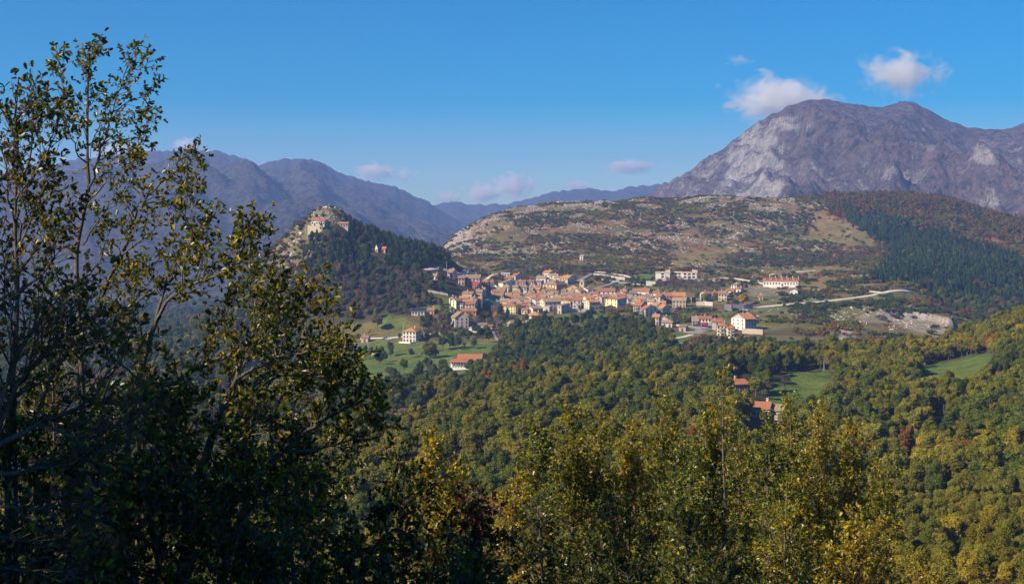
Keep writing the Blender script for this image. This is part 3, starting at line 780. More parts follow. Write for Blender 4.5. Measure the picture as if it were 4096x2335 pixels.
# --- old centre, row by row from the back
CORE = [
 ('white tower like house at the courtyard', 2094, 2106, 1152, 1176, 8, 6, 'sh', 'white', 'brown'),
 ('stone house with brown roof beside the white tower house', 2107, 2128, 1160, 1176, 8, 20, 'gx', 'stone', 'brown'),
 ('house with a glowing orange roof in the upper centre', 2128, 2157, 1159, 1174, 9, 15, 'gx', 'stone', 'orange'),
 ('small white house wedged between brown roofs in the upper centre', 2142, 2162, 1148, 1162, 8, 12, 'sh', 'white', 'brown'),
 ('long house with a plain dark red roof below the peach house', 1929, 1984, 1167, 1184, 9, 2, 'gx', 'stone', 'dred'),
 ('ruined stone house left of the long dark red roof', 1905, 1928, 1168, 1186, 8, 5, 'gx', 'stone', 'tan'),
 ('stepped stone house right of the long dark red roof', 1985, 2016, 1168, 1186, 9, 14, 'gx', 'stone', 'brown'),
 ('small whitewashed tower house with brown roof cap', 1945, 1970, 1175, 1194, 7, 10, 'gx', 'white', 'brown'),
 ('low white house beside the whitewashed tower house', 1926, 1944, 1184, 1198, 8, 4, 'gx', 'white', 'brown'),
 ('beige house with a flat brown roof in the left centre', 1980, 2010, 1184, 1200, 9, 8, 'gx', 'beige', 'brown'),
 ('house with a broad scarlet roof in the left centre', 2029, 2070, 1190, 1206, 10, 10, 'gx', 'stone', 'red'),
 ('bare stone gable house beside the scarlet roof', 2072, 2098, 1180, 1198, 9, -15, 'gy', 'stone', 'brown'),
 ('stone house with red brown roof and side shed near the green field', 1848, 1887, 1178, 1196, 9, 18, 'gx', 'beige', 'brown'),
 ('low house with a vivid orange roof behind the yellow house', 1838, 1873, 1194, 1206, 8, 4, 'gx', 'beige', 'orange'),
 ('white gabled house at the outer village corner', 1796, 1812, 1192, 1212, 8, 10, 'gy', 'white', 'brown'),
 ('white house with a clean gable in front of the stone house', 1872, 1898, 1194, 1212, 9, 12, 'gy', 'white', 'brown'),
 ('white gable under a long brown roof in the left centre', 1928, 1955, 1196, 1210, 14, -4, 'gy', 'white', 'brown'),
 ('house with an orange brown roof behind the hotel', 1956, 1994, 1194, 1210, 9, 8, 'gx', 'beige', 'pink'),
 ('broad house with a wide tan roof above the long yellow house', 2040, 2077, 1208, 1222, 11, 6, 'gx', 'beige', 'tan'),
 ('house with reddish roof and shaded wall beside the wide tan roof', 2079, 2116, 1203, 1220, 11, -18, 'gx', 'beige', 'brown'),
 ('house with a small gable right of the hotel roof', 1996, 2034, 1206, 1222, 10, 12, 'gx', 'cream', 'tan'),
 ('long pink brown roof beside the antenna house', 2138, 2186, 1183, 1198, 10, 3, 'gx', 'stone', 'dred'),
 ('wide house with a weathered rose roof in the centre', 2137, 2180, 1199, 1214, 10, 2, 'gx', 'white', 'dred'),
 ('white house with orange brown roof in the very centre', 2186, 2210, 1180, 1198, 10, 12, 'gx', 'white', 'pink'),
 ('house with yellowish wall and low red roof in the centre', 2175, 2190, 1179, 1192, 7, 0, 'gx', 'yellow', 'dred'),
 ('white flat fronted house in the lower centre', 2118, 2143, 1201, 1216, 9, 16, 'gy', 'white', 'tan'),
 ('long low house with brown roof below the church', 2246, 2272, 1182, 1198, 9, 16, 'gx', 'pink', 'brown'),
 ('brown roofed house right below the church front', 2278, 2306, 1184, 1200, 9, 10, 'gx', 'white', 'brown'),
 ('grey house with brown roof in the shade below the church', 2308, 2336, 1186, 1202, 9, 22, 'gx', 'grey', 'brown'),
 ('house with orange red roof and grey wall below the church', 2290, 2325, 1200, 1228, 10, 8, 'gx', 'grey', 'red'),
 ('cream house with bright orange roof above the orange roofed house', 2346, 2382, 1193, 1206, 9, -20, 'gx', 'cream', 'orange'),
 ('beige gabled house with a dark side right of the church', 2380, 2408, 1188, 1206, 9, 18, 'gy', 'beige', 'brown'),
 ('stone house with red roof right of the beige gable', 2416, 2444, 1188, 1206, 9, -14, 'gx', 'stone', 'red'),
 ('small house with red roof behind the beige gable', 2360, 2392, 1176, 1192, 8, 8, 'gx', 'white', 'red'),
 ('white house with a big two coloured roof right of the ramp', 2388, 2460, 1166, 1190, 12, 3, 'gx', 'white', 'dred'),
 ('yellow walled house below the two coloured roof', 2412, 2430, 1170, 1188, 7, 5, 'gx', 'yellow', 'dred'),
 ('white gable house with stair shaped roof right of the two coloured roof', 2463, 2502, 1172, 1192, 11, 14, 'gy', 'white', 'brown'),
 ('pinkish gabled house standing above the white gable', 2478, 2506, 1158, 1176, 10, 10, 'gy', 'pink', 'red'),
 ('little pink house with red roof under the white gable', 2464, 2500, 1182, 1196, 9, 6, 'gx', 'white', 'red'),
 ('long white house with scarlet roof below the school bank', 2534, 2594, 1165, 1180, 12, 14, 'gx', 'white', 'red'),
 ('windowless grey stone house with a tall chimney', 2519, 2547, 1174, 1202, 10, 4, 'gx', 'stone', 'grey'),
 ('house with red hipped roofs right of the stone house', 2548, 2580, 1182, 1200, 9, 0, 'hip', 'pink', 'red'),
 ('beige house with flat brown roof under the scarlet roof', 2582, 2608, 1184, 1202, 9, 8, 'gx', 'beige', 'brown'),
 ('square grey flat roofed house', 2565, 2587, 1190, 1210, 8, 2, 'flat', 'stone', 'grey'),
 ('tiny white house with a bluish side wall', 2589, 2600, 1194, 1212, 9, 40, 'gx', 'white', 'grey'),
 ('beige house with red roof and dark side wall right of the tiny white house', 2620, 2640, 1187, 1212, 9, 30, 'gx', 'beige', 'red'),
 ('house with red roof behind the bare trees', 2612, 2634, 1172, 1188, 8, 12, 'gx', 'white', 'red'),
 ('low house with red roof above the bend of the lane', 2530, 2556, 1207, 1222, 8, 20, 'gx', 'white', 'pink'),
]
for (lab, xl, xr, ye, yb, dep, yaw, rf, wl, rc) in CORE: H_(lab, xl, xr, ye, yb + 6, dep, yaw, rf, None, wl, rc)
# --- lower front of the village
H_('yellow house with dark red roof and grey front at the village corner', 1825, 1844, 1203, 1236, 7, -36, 'gx', 1.8, 'grey', 'dred', 2, sidewall='lemon', storeys=3)  # grey front holds the shaded tone, lemon end wall the lit one
H_('long beige house with red roof and row of windows left of the hotel', 1850, 1899, 1217, 1241, 10, 6, 'gx', 1.8, 'beige', 'dred', 4, storeys=2)
H_('small grey house with slate roof left of the beige house', 1833, 1852, 1213, 1238, 9, 10, 'sh', 1.0, 'white', 'grey', 2)
ho = H_('three storey hotel with green roof and long balconies', 1906, 1966, 1218, 1252, 17, 24, 'hip', 4.0, 'beige', 'green', 5, name='hotel', cat='hotel', storeys=3, win=WINM)
W_, d_, h_ = ho['dims']
for i in (1, 2):
    b = MB(); z = i * h_ / 3 + .05; b.box(-W_ / 2, W_ / 2, -1.3, -.02, z, z + .18); b.box(-W_ / 2, W_ / 2, -1.3, -1.22, z + .18, z + 1.0, 1)
    for k in range(6): b.box(-W_ / 2 + k * W_ / 5 - (.1 if k else 0), -W_ / 2 + k * W_ / 5 + .1, -1.2, -.02, z + .18, z + h_ / 3, 0)
    b.build('balcony', [WM['pink'], METAL], ho)
b = MB(); b.box(-5, 5, 1.0, 4.0, h_ + 1.3, h_ + 1.4); o = b.build('solar_panel', [SOLAR], ho); o.rotation_euler = (.18, 0, 0)
H_('long pale yellow house with red hipped roof', 1999, 2062, 1224, 1256, 13, 20, 'hip', 2.8, 'lemon', 'red', 6, storeys=3, win=WINS)
H_('house with red roof and dark shaded wall right of the long yellow house', 2084, 2116, 1224, 1244, 10, -22, 'gx', 1.6, 'grey', 'red', 3)
H_('small cream house with red roof below the shaded wall', 2085, 2109, 1241, 1256, 7, 18, 'gx', 1.2, 'cream', 'red', 2)
H_('tiny yellow gabled hut with green roof', 1802, 1817, 1245, 1256, 10, -12, 'gy', 1.4, 'lemon', 'green', 1)
H_('long orange walled house with red roof', 1846, 1904, 1247, 1262, 9, 4, 'gx', 1.5, 'orange', 'red', 4)
H_('large chalet house with wide brown gable roof', 1820, 1874, 1271, 1312, 14, -14, 'gy', 4.0, 'grey', 'brown', 3, storeys=3, sidewall='beige')  # shade of the gable front is put into its grey
H_('white house with flaming orange roof below the village', 2102, 2160, 1264, 1286, 11, 16, 'hip', 3.0, 'white', 'orange', 3)
H_('small white tower under the flaming orange roof', 2108, 2122, 1284, 1302, 6, 10, 'sh', .8, 'white', 'brown', 1)
H_('wide house with cream gable and dark wall in the lower centre', 2178, 2244, 1207, 1240, 13, -18, 'gx', 2.6, 'grey', 'tan', 4, sidewall='cream')  # front wall's shade is in its grey, the cream end is the lit tone
H_('small beige tower house against the dark wall', 2184, 2201, 1218, 1236, 7, 28, 'flat', 0, 'beige', 'grey', 1)
H_('beige house at the foot of the small tower house', 2177, 2197, 1227, 1248, 8, 20, 'flat', 0, 'beige', 'grey', 1)
H_('tall beige house with deeply shaded side below the centre', 2230, 2245, 1222, 1256, 11, 40, 'sh', 1.2, 'beige', 'tan', 1)
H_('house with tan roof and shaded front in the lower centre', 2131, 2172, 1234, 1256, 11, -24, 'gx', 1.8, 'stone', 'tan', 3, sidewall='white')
H_('square beige tower beside the tan roofed house', 2114, 2129, 1238, 1256, 7, 5, 'sh', .6, 'beige', 'tan', 1)
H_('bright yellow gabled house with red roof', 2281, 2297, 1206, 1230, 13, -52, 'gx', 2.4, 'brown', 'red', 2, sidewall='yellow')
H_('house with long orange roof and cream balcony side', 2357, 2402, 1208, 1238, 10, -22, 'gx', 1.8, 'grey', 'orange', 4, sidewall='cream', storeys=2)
H_('lemon yellow cube house with red roof and huge shaded wall', 2468, 2508, 1198, 1236, 15, -32, 'shr', 1.5, 'bluegrey', 'red', 0, sidewall='lemon', side=True, storeys=3)  # blue grey puts the front's shade into the wall colour
H_('beige house with blank wall right of the lemon cube house', 2512, 2541, 1199, 1224, 9, -8, 'sh', 1.2, 'beige', 'brown', 2)
H_('terraced house with pink walls and red roof', 2534, 2562, 1222, 1256, 12, 28, 'gx', 2.6, 'pink', 'red', 3, storeys=3, balc=1)
H_('white terraced house with shaded side wall', 2564, 2580, 1235, 1266, 14, 45, 'gx', 2.6, 'white', 'red', 2, storeys=3, balc=2)
H_('white house with rose roof above the terraced houses', 2604, 2627, 1223, 1248, 11, 32, 'gx', 2.2, 'white', 'pink', 3, storeys=2)
H_('white house with vivid orange roof on the lower lane', 2629, 2648, 1234, 1260, 12, 36, 'gx', 2.6, 'white', 'orange', 3, storeys=2)
H_('beige double house with orange roofs above the oak wood', 2610, 2635, 1268, 1300, 9, 14, 'gx', 1.8, 'beige', 'orange', 2, storeys=2)
H_('lower wing of the beige double house', 2637, 2672, 1276, 1300, 9, 18, 'gy', 2.0, 'beige', 'pink', 1)
H_('low white barn below the beige double house', 2648, 2688, 1293, 1310, 7, 6, 'sh', 1.2, 'white', 'pink', 2)
H_('beige and peach row house with tiled roof', 2648, 2685, 1185, 1213, 11, 4, 'gx', 2.4, 'peach', 'red', 4, storeys=2, balc=1)
H_('cream row house with orange roof right of the peach row house', 2687, 2742, 1184, 1212, 12, 3, 'gx', 2.6, 'cream', 'orange', 5, storeys=2)
H_('broad rough stone house with rose roof', 2690, 2742, 1203, 1230, 10, 14, 'gx', 2.4, 'stone', 'pink', 4, storeys=2)
H_('small bright yellow house with brown side', 2746, 2765, 1190, 1210, 9, 30, 'flat', 0, 'yellow', 'brown', 2, sidewall='brown', storeys=2)
H_('dark purple house with red roof behind the trees', 2822, 2848, 1175, 1206, 10, -20, 'gx', 1.6, 'bluegrey', 'dred', 2)
H_('white house with low red roof left of the tower house', 2848, 2870, 1175, 1198, 8, 10, 'gx', 1.5, 'white', 'dred', 2)
H_('cream house with brown roof behind the dark trees', 2874, 2906, 1176, 1204, 10, 12, 'gx', 2.2, 'cream', 'brown', 3)
H_('small white tower house with rose roof above the others', 2926, 2945, 1139, 1168, 10, 30, 'sh', 1.0, 'white', 'pink', 2, storeys=3)
H_('little white house with red roof beside the white tower house', 2946, 2962, 1156, 1172, 8, 26, 'gx', 1.4, 'white', 'red', 1)
H_('low white house with red roof below the white tower house', 2903, 2935, 1164, 1178, 9, 15, 'gx', 1.4, 'white', 'red', 2)
H_('small house with red roof beside the golden tree', 3036, 3052, 1188, 1202, 6, 8, 'gx', 1.2, 'pink', 'red', 1)
tr = H_('long white terrace of cottages with red roof and dormers', 3056, 3190, 1133, 1150, 11, 14, 'gx', 2.4, 'white', 'red', 12, name='terrace_row', cat='terrace', storeys=1, hmin=4.4); tr.location.z += 1.2
W_, d_, h_ = tr['dims']
for k in range(6):
    b = MB(); b.box(-1.1, 1.1, 0, 2.6, -.6, 1.0); b.box(-.75, .75, -.05, 0, -.1, .8, 1); slab(b, [(-1.4, -.4, 1.05), (1.4, -.4, 1.05), (1.4, 3.0, 1.6), (-1.4, 3.0, 1.6)], .15, 2)
    o = b.build('dormer', [WM['white'], GLASS, RM['red']], tr); o.location = ((k - 2.5) * W_ / 6.1, d_ * .16, h_ + 1.1)
    c = link('chimney', CHIMM, tr); c.location = ((k - 2.0) * W_ / 6.1, d_ * .52, h_ + 3.2)
H_('small white farmhouse with brown roof below the terrace row', 3160, 3190, 1163, 1182, 9, 12, 'gy', 1.8, 'white', 'brown', 2)
H_('white house with red gable roof on the lane below the quarry', 3258, 3284, 1402, 1424, 10, -34, 'gy', 1.9, 'white', 'orange', 2, dmin=700, storeys=2)
# --- group round the yard
H_('white two storey house with brown red roof behind the red lorry', 2794, 2845, 1276, 1304, 9, 6, 'gx', 1.8, 'white', 'dred', 4, storeys=2)
H_('stone barn with tan roof left of the white yard house', 2769, 2792, 1284, 1304, 11, 6, 'gx', 3.0, 'stone', 'tan', 2)
H_('grey house with flat red roof right of the red lorry', 2848, 2889, 1288, 1320, 11, 8, 'sh', 1.6, 'grey', 'red', 1)
H_('yellow villa with red hipped roofs and balconies', 2868, 2909, 1305, 1348, 10, 14, 'hip', 2.2, 'lemon', 'red', 3, storeys=3, balc=1)
H_('right wing of the yellow villa with its own red roof', 2911, 2935, 1312, 1348, 8, 14, 'hip', 1.8, 'lemon', 'red', 2, storeys=3, balc=1)
H_('three storey apartment house with orange roof and white side', 2978, 3028, 1276, 1320, 16, -26, 'gx', 3.4, 'bluegrey', 'orange', 4, storeys=3, sidewall='white')  # white house; the front's shade is put into its blue grey
H_('small shed with terracotta roof near the gravel yard', 2666, 2686, 1358, 1376, 6, 20, 'shl', 1.2, 'white', 'orange', 1, chim=False)
H_('open car shelter with brown roof beside the yard', 2716, 2742, 1314, 1326, 6, 20, 'sh', .8, 'stone', 'brown', 1, chim=False)
# --- houses of the meadow and the lower valley
H_('tall white villa with terracotta hipped roof on the meadow', 1610, 1663, 1327, 1370, 11, 16, 'hip', 2.4, 'white', 'orange', 4, storeys=3, dmin=780)
H_('grey gabled house half hidden by oak leaves on the meadow', 1375, 1433, 1372, 1410, 11, -14, 'gy', 3.0, 'bluegrey', 'brown', 3, storeys=2, dmin=760, balc=1)
H_('house with orange roof behind the oak branches', 1112, 1155, 1336, 1356, 10, 12, 'gx', 2.4, 'white', 'orange', 2, dmin=780)
H_('little pink shed beside the golden meadow tree', 1444, 1472, 1352, 1370, 6, 10, 'gx', 1.2, 'pink', 'brown', 1, dmin=780)
sr = H_('long low building roofed with solar panels', 1646, 1706, 1246, 1262, 10, -4, 'sh', 1.5, 'white', 'grey', 5, chim=False)
W_, d_, h_ = sr['dims']
for k in range(8):
    b = MB(); b.box(-W_ / 17, W_ / 17, .3, d_ - .4, .32, .40); o = b.build('solar_panel', [SOLAR], sr); o.location = ((k - 3.5) * W_ / 8.2, 0, h_); o.rotation_euler = (math.atan2(1.5, d_), 0, 0)
H_('pink house with red roof right of the solar roof', 1709, 1736, 1246, 1262, 9, 8, 'gx', 1.8, 'pink', 'red', 2)
H_('cream house with flat red roof near the farm lane', 2028, 2040, 1294, 1324, 12, 58, 'hip', 2.2, 'cream', 'pink', 2, storeys=3, balc=1, sidewall='beige')
H_('low brown roofed stable above the white greenhouse', 1912, 1945, 1303, 1318, 7, 8, 'gx', 1.2, 'beige', 'grey', 2, chim=False)
H_('small stable with rust red roof above the white greenhouse', 1930, 1968, 1312, 1324, 6, 5, 'sh', .8, 'pink', 'dred', 2, chim=False)
H_('long white flat greenhouse at the top of the meadow', 1876, 1950, 1318, 1329, 8, 4, 'flat', 0, 'white', 'white', 0, side=False)
H_('farmhouse with bright red roof in the oak forest', 2934, 2996, 1540, 1568, 8, -18, 'gx', 1.6, 'pink', 'red', 3, dmin=470, sidewall='white')
H_('long barn with red roof among the sapling tops', 3006, 3074, 1645, 1672, 8, 18, 'gx', 1.8, 'white', 'red', 3, dmin=420)
H_('stone barn with tan roof joined to the long red roofed barn', 3079, 3130, 1648, 1682, 8, 18, 'gx', 1.6, 'stone', 'tan', 2, dmin=420, chim=False)
H_('little white hut alone on the stony hill', 2319, 2332, 1024, 1042, 5, 15, 'sh', .8, 'white', 'white', 1, chim=False, dmin=1350)
for k, (xl, xr, ye, yb, yw, wl, rc) in enumerate([(2000, 2020, 1160, 1182, 12, 'stone', 'brown'), (2052, 2078, 1168, 1188, 8, 'stone', 'pink'), (2100, 2124, 1182, 1204, 15, 'beige', 'brown'), (2060, 2084, 1192, 1212, 10, 'stone', 'tan'), (2112, 2136, 1172, 1192, 6, 'stone', 'brown'),
        (2160, 2180, 1172, 1190, 14, 'grey', 'brown'), (2208, 2232, 1172, 1192, 10, 'beige', 'brown'), (2212, 2240, 1190, 1212, 8, 'stone', 'pink'), (2228, 2250, 1198, 1216, 20, 'beige', 'brown'), (2262, 2286, 1194, 1214, 10, 'beige', 'tan'),
        (2340, 2362, 1182, 1202, 10, 'white', 'brown'), (2440, 2464, 1186, 1206, 12, 'white', 'pink'), (2506, 2524, 1184, 1206, 18, 'beige', 'brown'), (1900, 1924, 1188, 1208, 8, 'stone', 'brown'), (1960, 1984, 1186, 1206, 14, 'white', 'brown'), (2020, 2044, 1180, 1200, 10, 'beige', 'pink'),
        (1880, 1904, 1204, 1224, 10, 'beige', 'brown'), (2146, 2170, 1212, 1234, 12, 'stone', 'tan'), (2096, 2122, 1210, 1232, 8, 'beige', 'pink'), (2244, 2262, 1166, 1184, 16, 'stone', 'brown'), (2590, 2614, 1206, 1226, 20, 'white', 'pink'), (2556, 2580, 1204, 1222, 12, 'beige', 'brown'),
        (1905, 1925, 1197, 1216, 8, 'cream', 'orange'), (1935, 1958, 1207, 1226, 12, 'white', 'tan'), (1968, 1990, 1213, 1234, 10, 'cream', 'brown'), (2010, 2030, 1193, 1214, 14, 'white', 'orange'), (2030, 2052, 1215, 1234, 8, 'beige', 'tan'), (2066, 2086, 1217, 1238, 10, 'cream', 'pink'),
        (2120, 2140, 1190, 1210, 8, 'white', 'orange'), (2160, 2182, 1187, 1206, 12, 'cream', 'tan'), (2196, 2216, 1205, 1224, 10, 'white', 'pink'), (2270, 2292, 1173, 1190, 14, 'cream', 'tan'), (2300, 2322, 1177, 1194, 8, 'white', 'orange'), (2420, 2442, 1205, 1226, 16, 'cream', 'orange'),
        (2448, 2466, 1177, 1196, 10, 'cream', 'tan'), (2550, 2572, 1193, 1214, 12, 'white', 'orange'), (2600, 2622, 1195, 1214, 8, 'cream', 'pink'), (2640, 2660, 1213, 1232, 14, 'white', 'orange'), (2050, 2070, 1150, 1170, 10, 'cream', 'tan'), (2010, 2032, 1149, 1168, 14, 'white', 'pink'),
        (2070, 2094, 1149, 1166, 8, 'cream', 'brown'), (2118, 2138, 1147, 1162, 12, 'white', 'tan'), (1862, 1884, 1208, 1226, 10, 'white', 'orange'), (1916, 1938, 1158, 1176, 10, 'cream', 'tan'), (1980, 2002, 1158, 1176, 14, 'cream', 'pink'), (2452, 2474, 1204, 1224, 10, 'white', 'pink')]):
    by = next(t_ for p_, t_ in ((1940, 'above the beige house'), (2000, 'behind the hotel'), (2060, 'below the courtyard'), (2120, 'above the long yellow house'), (2180, 'near the antenna house'), (2250, 'below the town hall'), (2330, 'below the church'), (2480, 'beside the lemon cube house'), (9999, 'below the school bank')) if xl < p_)
    H_('%s %s house with %s roof tucked in %s' % ('low' if yb - ye < 19 else 'small', wl, rc, by), xl, xr, ye, yb, 8, yw, 'gx', None, wl, rc, group='tucked in houses of the old centre')

# --- school
def block(parent, name, x0, x1, y0, y1, z0, z1, mat): b = MB(); b.box(x0, x1, y0, y1, z0, z1); return b.build(name, [mat], parent)
D = cast(2700, 1132, 1150); s = D / F
sc = empty('school', ((2700 - CX) * s, D, float(zpd(2700., D))), rad(-9)); zb = float(zpd(2700., D))
Zr = lambda row: (HZ - row) * s - zb
x_ = lambda p: (p - 2700) * s * 1.01
block(sc, 'wall', x_(2623), x_(2680), 0, 17, -6, Zr(1092), WM['white']).name = 'front_wing'
block(sc, 'rear_wing', x_(2728), x_(2786), 2, 16, -6, Zr(1091), WM['white'])
block(sc, 'link_wing', x_(2680) + .02, x_(2728) - .02, 8, 16, -6, Zr(1092), WM['cream'])
block(sc, 'brick_base', x_(2623) - .05, x_(2680) + .05, -.06, 17.05, Zr(1126), Zr(1114), WM['pink'])
for a0, a1, y0, y1 in ((2621, 2682, -.5, 17.5), (2726, 2788, 1.5, 16.5)):
    b = MB(); b.box(x_(a0), x_(a1), y0, y1, Zr(1092), Zr(1088)); b.build('parapet', [WM['cream']], sc)
    b = MB(); b.box(x_(a0) + .6, x_(a1) - .6, y0 + .6, y1 - .6, Zr(1088), Zr(1087)); b.build('roof', [RM['red']], sc)
b = MB(); b.box(x_(2682) + .05, x_(2726) - .05, 7.6, 16.4, Zr(1092), Zr(1088)); b.build('parapet', [WM['cream']], sc)
for a0, a1, yy in ((2661, 2680, 4), (2767, 2788, 5)):
    b = MB(); x0, x1, z0, z1, z2 = x_(a0), x_(a1), Zr(1087), Zr(1082), Zr(1077)
    zl, zr_ = (z1, z2) if a0 < 2700 else (z2, z1)
    for P in ([(x0, yy, z0), (x1, yy, z0), (x1, yy, zr_), (x0, yy, zl)], [(x1, yy, z0), (x1, yy + 7, z0), (x1, yy + 7, zr_), (x1, yy, zr_)], [(x1, yy + 7, z0), (x0, yy + 7, z0), (x0, yy + 7, zl), (x1, yy + 7, zr_)], [(x0, yy + 7, z0), (x0, yy, z0), (x0, yy, zl), (x0, yy + 7, zl)]): b.poly(P)
    slab(b, [(x0 - .3, yy - .3, zl + .25), (x1 + .3, yy - .3, zr_ + .25), (x1 + .3, yy + 7.3, zr_ + .25), (x0 - .3, yy + 7.3, zl + .25)], .2, 1)
    b.build('penthouse', [WM['cream'], RM['brown']], sc)
for row in (1096, 1107): link('window', WINB, sc, (x_(2651), -.03, Zr(row + 3)))
for row in (1096, 1108, 1120):
    for p in (2739, 2756, 2773): link('window', WINB, sc, (x_(p), 1.97, Zr(row + 3)))
    for p in (2690, 2703, 2716): link('window', WINB, sc, (x_(p), 7.97, Zr(row + 3)))
    for k in range(4):
        o = link('window', WINM, sc, (x_(2680) + .04, 2 + k * 1.7, Zr(row + 3))); o.rotation_euler = (0, 0, rad(90))
        o = link('window', WINM, sc, (x_(2786) + .04, 4 + k * 3, Zr(row + 3))); o.rotation_euler = (0, 0, rad(90))
for k in range(4):      # arched openings of the basement
    b = MB(); xx = x_(2625 + k * 17); b.box(xx, xx + 1.6, -.12, -.03, Zr(1140), Zr(1129)); b.tube([(xx + .8, -.12, Zr(1129)), (xx + .8, -.03, Zr(1129))], [.8, .8], 12)
    b.build('arch', [GLASS], sc)
tag(sc, 'large cream school with two wings on a stone terrace above the village', 'school')

# --- farm shed with wrapped bales
D = cast(1850, 1478, 740); s = D / F; zb = float(zpd(1850., D))
fs = empty('farm_shed', ((1850 - CX) * s, D, zb), rad(-6)); Zr = lambda row: (HZ - row) * s - zb; x_ = lambda p: (p - 1850) * s
b = MB(); b.box(x_(1818), x_(1918), 11, 20, -3, Zr(1443)); b.build('wall', [WM['white']], fs)
b = MB(); z0, z1 = Zr(1440), Zr(1424); slab(b, [(x_(1816), 10, z0), (x_(1920), 10, z0), (x_(1920), 15.5, z1), (x_(1816), 15.5, z1)]); slab(b, [(x_(1920), 21, z0), (x_(1816), 21, z0), (x_(1816), 15.5, z1), (x_(1920), 15.5, z1)]); b.build('rear_roof', [RM['red']], fs)
b = MB(); z0, z1 = Zr(1448), Zr(1438); slab(b, [(x_(1795), -.6, z0), (x_(1902), -.6, z0), (x_(1902), 6, z1), (x_(1795), 6, z1)]); slab(b, [(x_(1902), 10.4, z0 + .3), (x_(1795), 10.4, z0 + .3), (x_(1795), 6, z1), (x_(1902), 6, z1)]); b.build('roof', [RM['red']], fs)
b = MB(); b.box(x_(1797), x_(1900), 0, .3, -3, Zr(1470)); b.build('low_wall', [WHITEP], fs)
b = MB(); b.box(x_(1797), x_(1900), 9.8, 10.1, -3, Zr(1450)); b.build('back_wall', [WM['grey']], fs)
b = MB(); b.box(x_(1898), x_(1900), .35, 9.75, -3, Zr(1450)); b.build('end_wall', [WM['white']], fs)
for k in range(10):
    b = MB(); xx = x_(1798 + k * 11.2); b.box(xx, xx + .3, .02, .28, Zr(1470), Zr(1449)); b.build('post', [CONC], fs)
tag(fs, 'long farm shed with red double roof and open front', 'shed')
bm_ = MB(); bm_.tube([(0, 0, 0), (0, 0, .15), (0, 0, 1.35), (0, 0, 1.5)], [.62, .75, .75, .62], 12)
BALE = bm_.mesh('bale', [WHITEP], True)
for k in range(7):
    for j in range(2):
        o = link('hay_bale', BALE, None, fs.matrix_basis @ Vector((x_(1803 + k * 11.2) + .4, 2.0, Zr(1470) - .3 + 1.5 * j))); tag(o, '%s white wrapped bale in the %s stack of the open farm shed' % (('lower', 'upper')[j], ('first', 'second', 'third', 'fourth', 'fifth', 'sixth', 'seventh')[k]), 'bale', 'bales in the farm shed')

# --- hilltop monastery, chapel, summit cross
mo = H_('pale hilltop monastery with red roofs under the summit rock', 1246, 1272, 882, 904, 9, 8, 'gx', 2.4, 'white', 'red', 3, D=HD - 34, name='monastery', cat='monastery', chim=False)
zmo = (HZ - 903) / F * (HD - 34); mo.location.z = zmo
mw = H_('right wing of the hilltop monastery with lower red roof', 1272.5, 1298, 885, 904, 9, 8, 'gx', 1.6, 'white', 'red', 3, D=HD - 37, name='monastery', cat='monastery', chim=False); mw.location.z = (HZ - 903) / F * (HD - 37)
b = MB(); s = (HD - 40) / F; b.box(-30 * s, 30 * s, 0, .8, -9, 9 * s); b.box(-30 * s, 30 * s, -.08, .88, 9 * s, 9 * s + .3, 1)
o = b.build('retaining_wall', [WM['cream'], WM['beige']]); o.location = ((1260 - CX) * s, HD - 40, (HZ - 912) / F * (HD - 40)); o.rotation_euler = (0, 0, rad(-6)); tag(o, 'pale retaining wall under the hilltop monastery', 'wall')
H_('small red roofed lodge beside the monastery', 1310, 1336, 886, 898, 6, 4, 'sh', .9, 'stone', 'red', 2, D=HD - 28, chim=False).location.z = (HZ - 898) / F * (HD - 28)
pg = H_('open pavilion with orange roof on the hilltop terrace', 1350, 1392, 897, 909, 6, 6, 'gx', .9, 'stone', 'orange', 4, dmin=HD - 90, name='pavilion', cat='pavilion', chim=False, side=False)
cp = H_('tiny white chapel with pointed red bell gable among the pines', 1500, 1510, 992, 1012, 6, 25, 'gy', 2.6, 'white', 'red', 1, dmin=HD - 150, name='chapel', cat='chapel', chim=False)
lo = H_('little house with orange roof beside the white chapel', 1524, 1541, 1004, 1014, 6, 12, 'gx', 1.4, 'pink', 'orange', 1, dmin=HD - 150, chim=False)
def on_hill(px, row, D): return ((px - CX) / F * D, D, (HZ - row) / F * D)
b = MB(); b.box(-.18, .18, -.18, .18, -2, 4.2); b.box(-1.2, 1.2, -.15, .15, 2.6, 2.95); o = b.build('summit_cross', [METAL]); o.location = on_hill(1315, 832, HD - 12); tag(o, 'thin dark cross on the summit rock', 'cross')
for k, px in enumerate((1291, 1301, 1307, 1343)):
    b = MB(); b.tube([(0, 0, -2), (0, 0, 3.2 - .4 * k)], [.09, .06], 6); b.box(-.25, .25, -.12, .12, 3.1 - .4 * k, 3.35 - .4 * k); o = b.build('summit_mast', [METAL]); o.location = on_hill(px, 834, HD - 12)
    tag(o, ('leftmost', 'second', 'third', 'rightmost')[k] + ' thin mast on the summit rock', 'mast', 'masts on the summit')
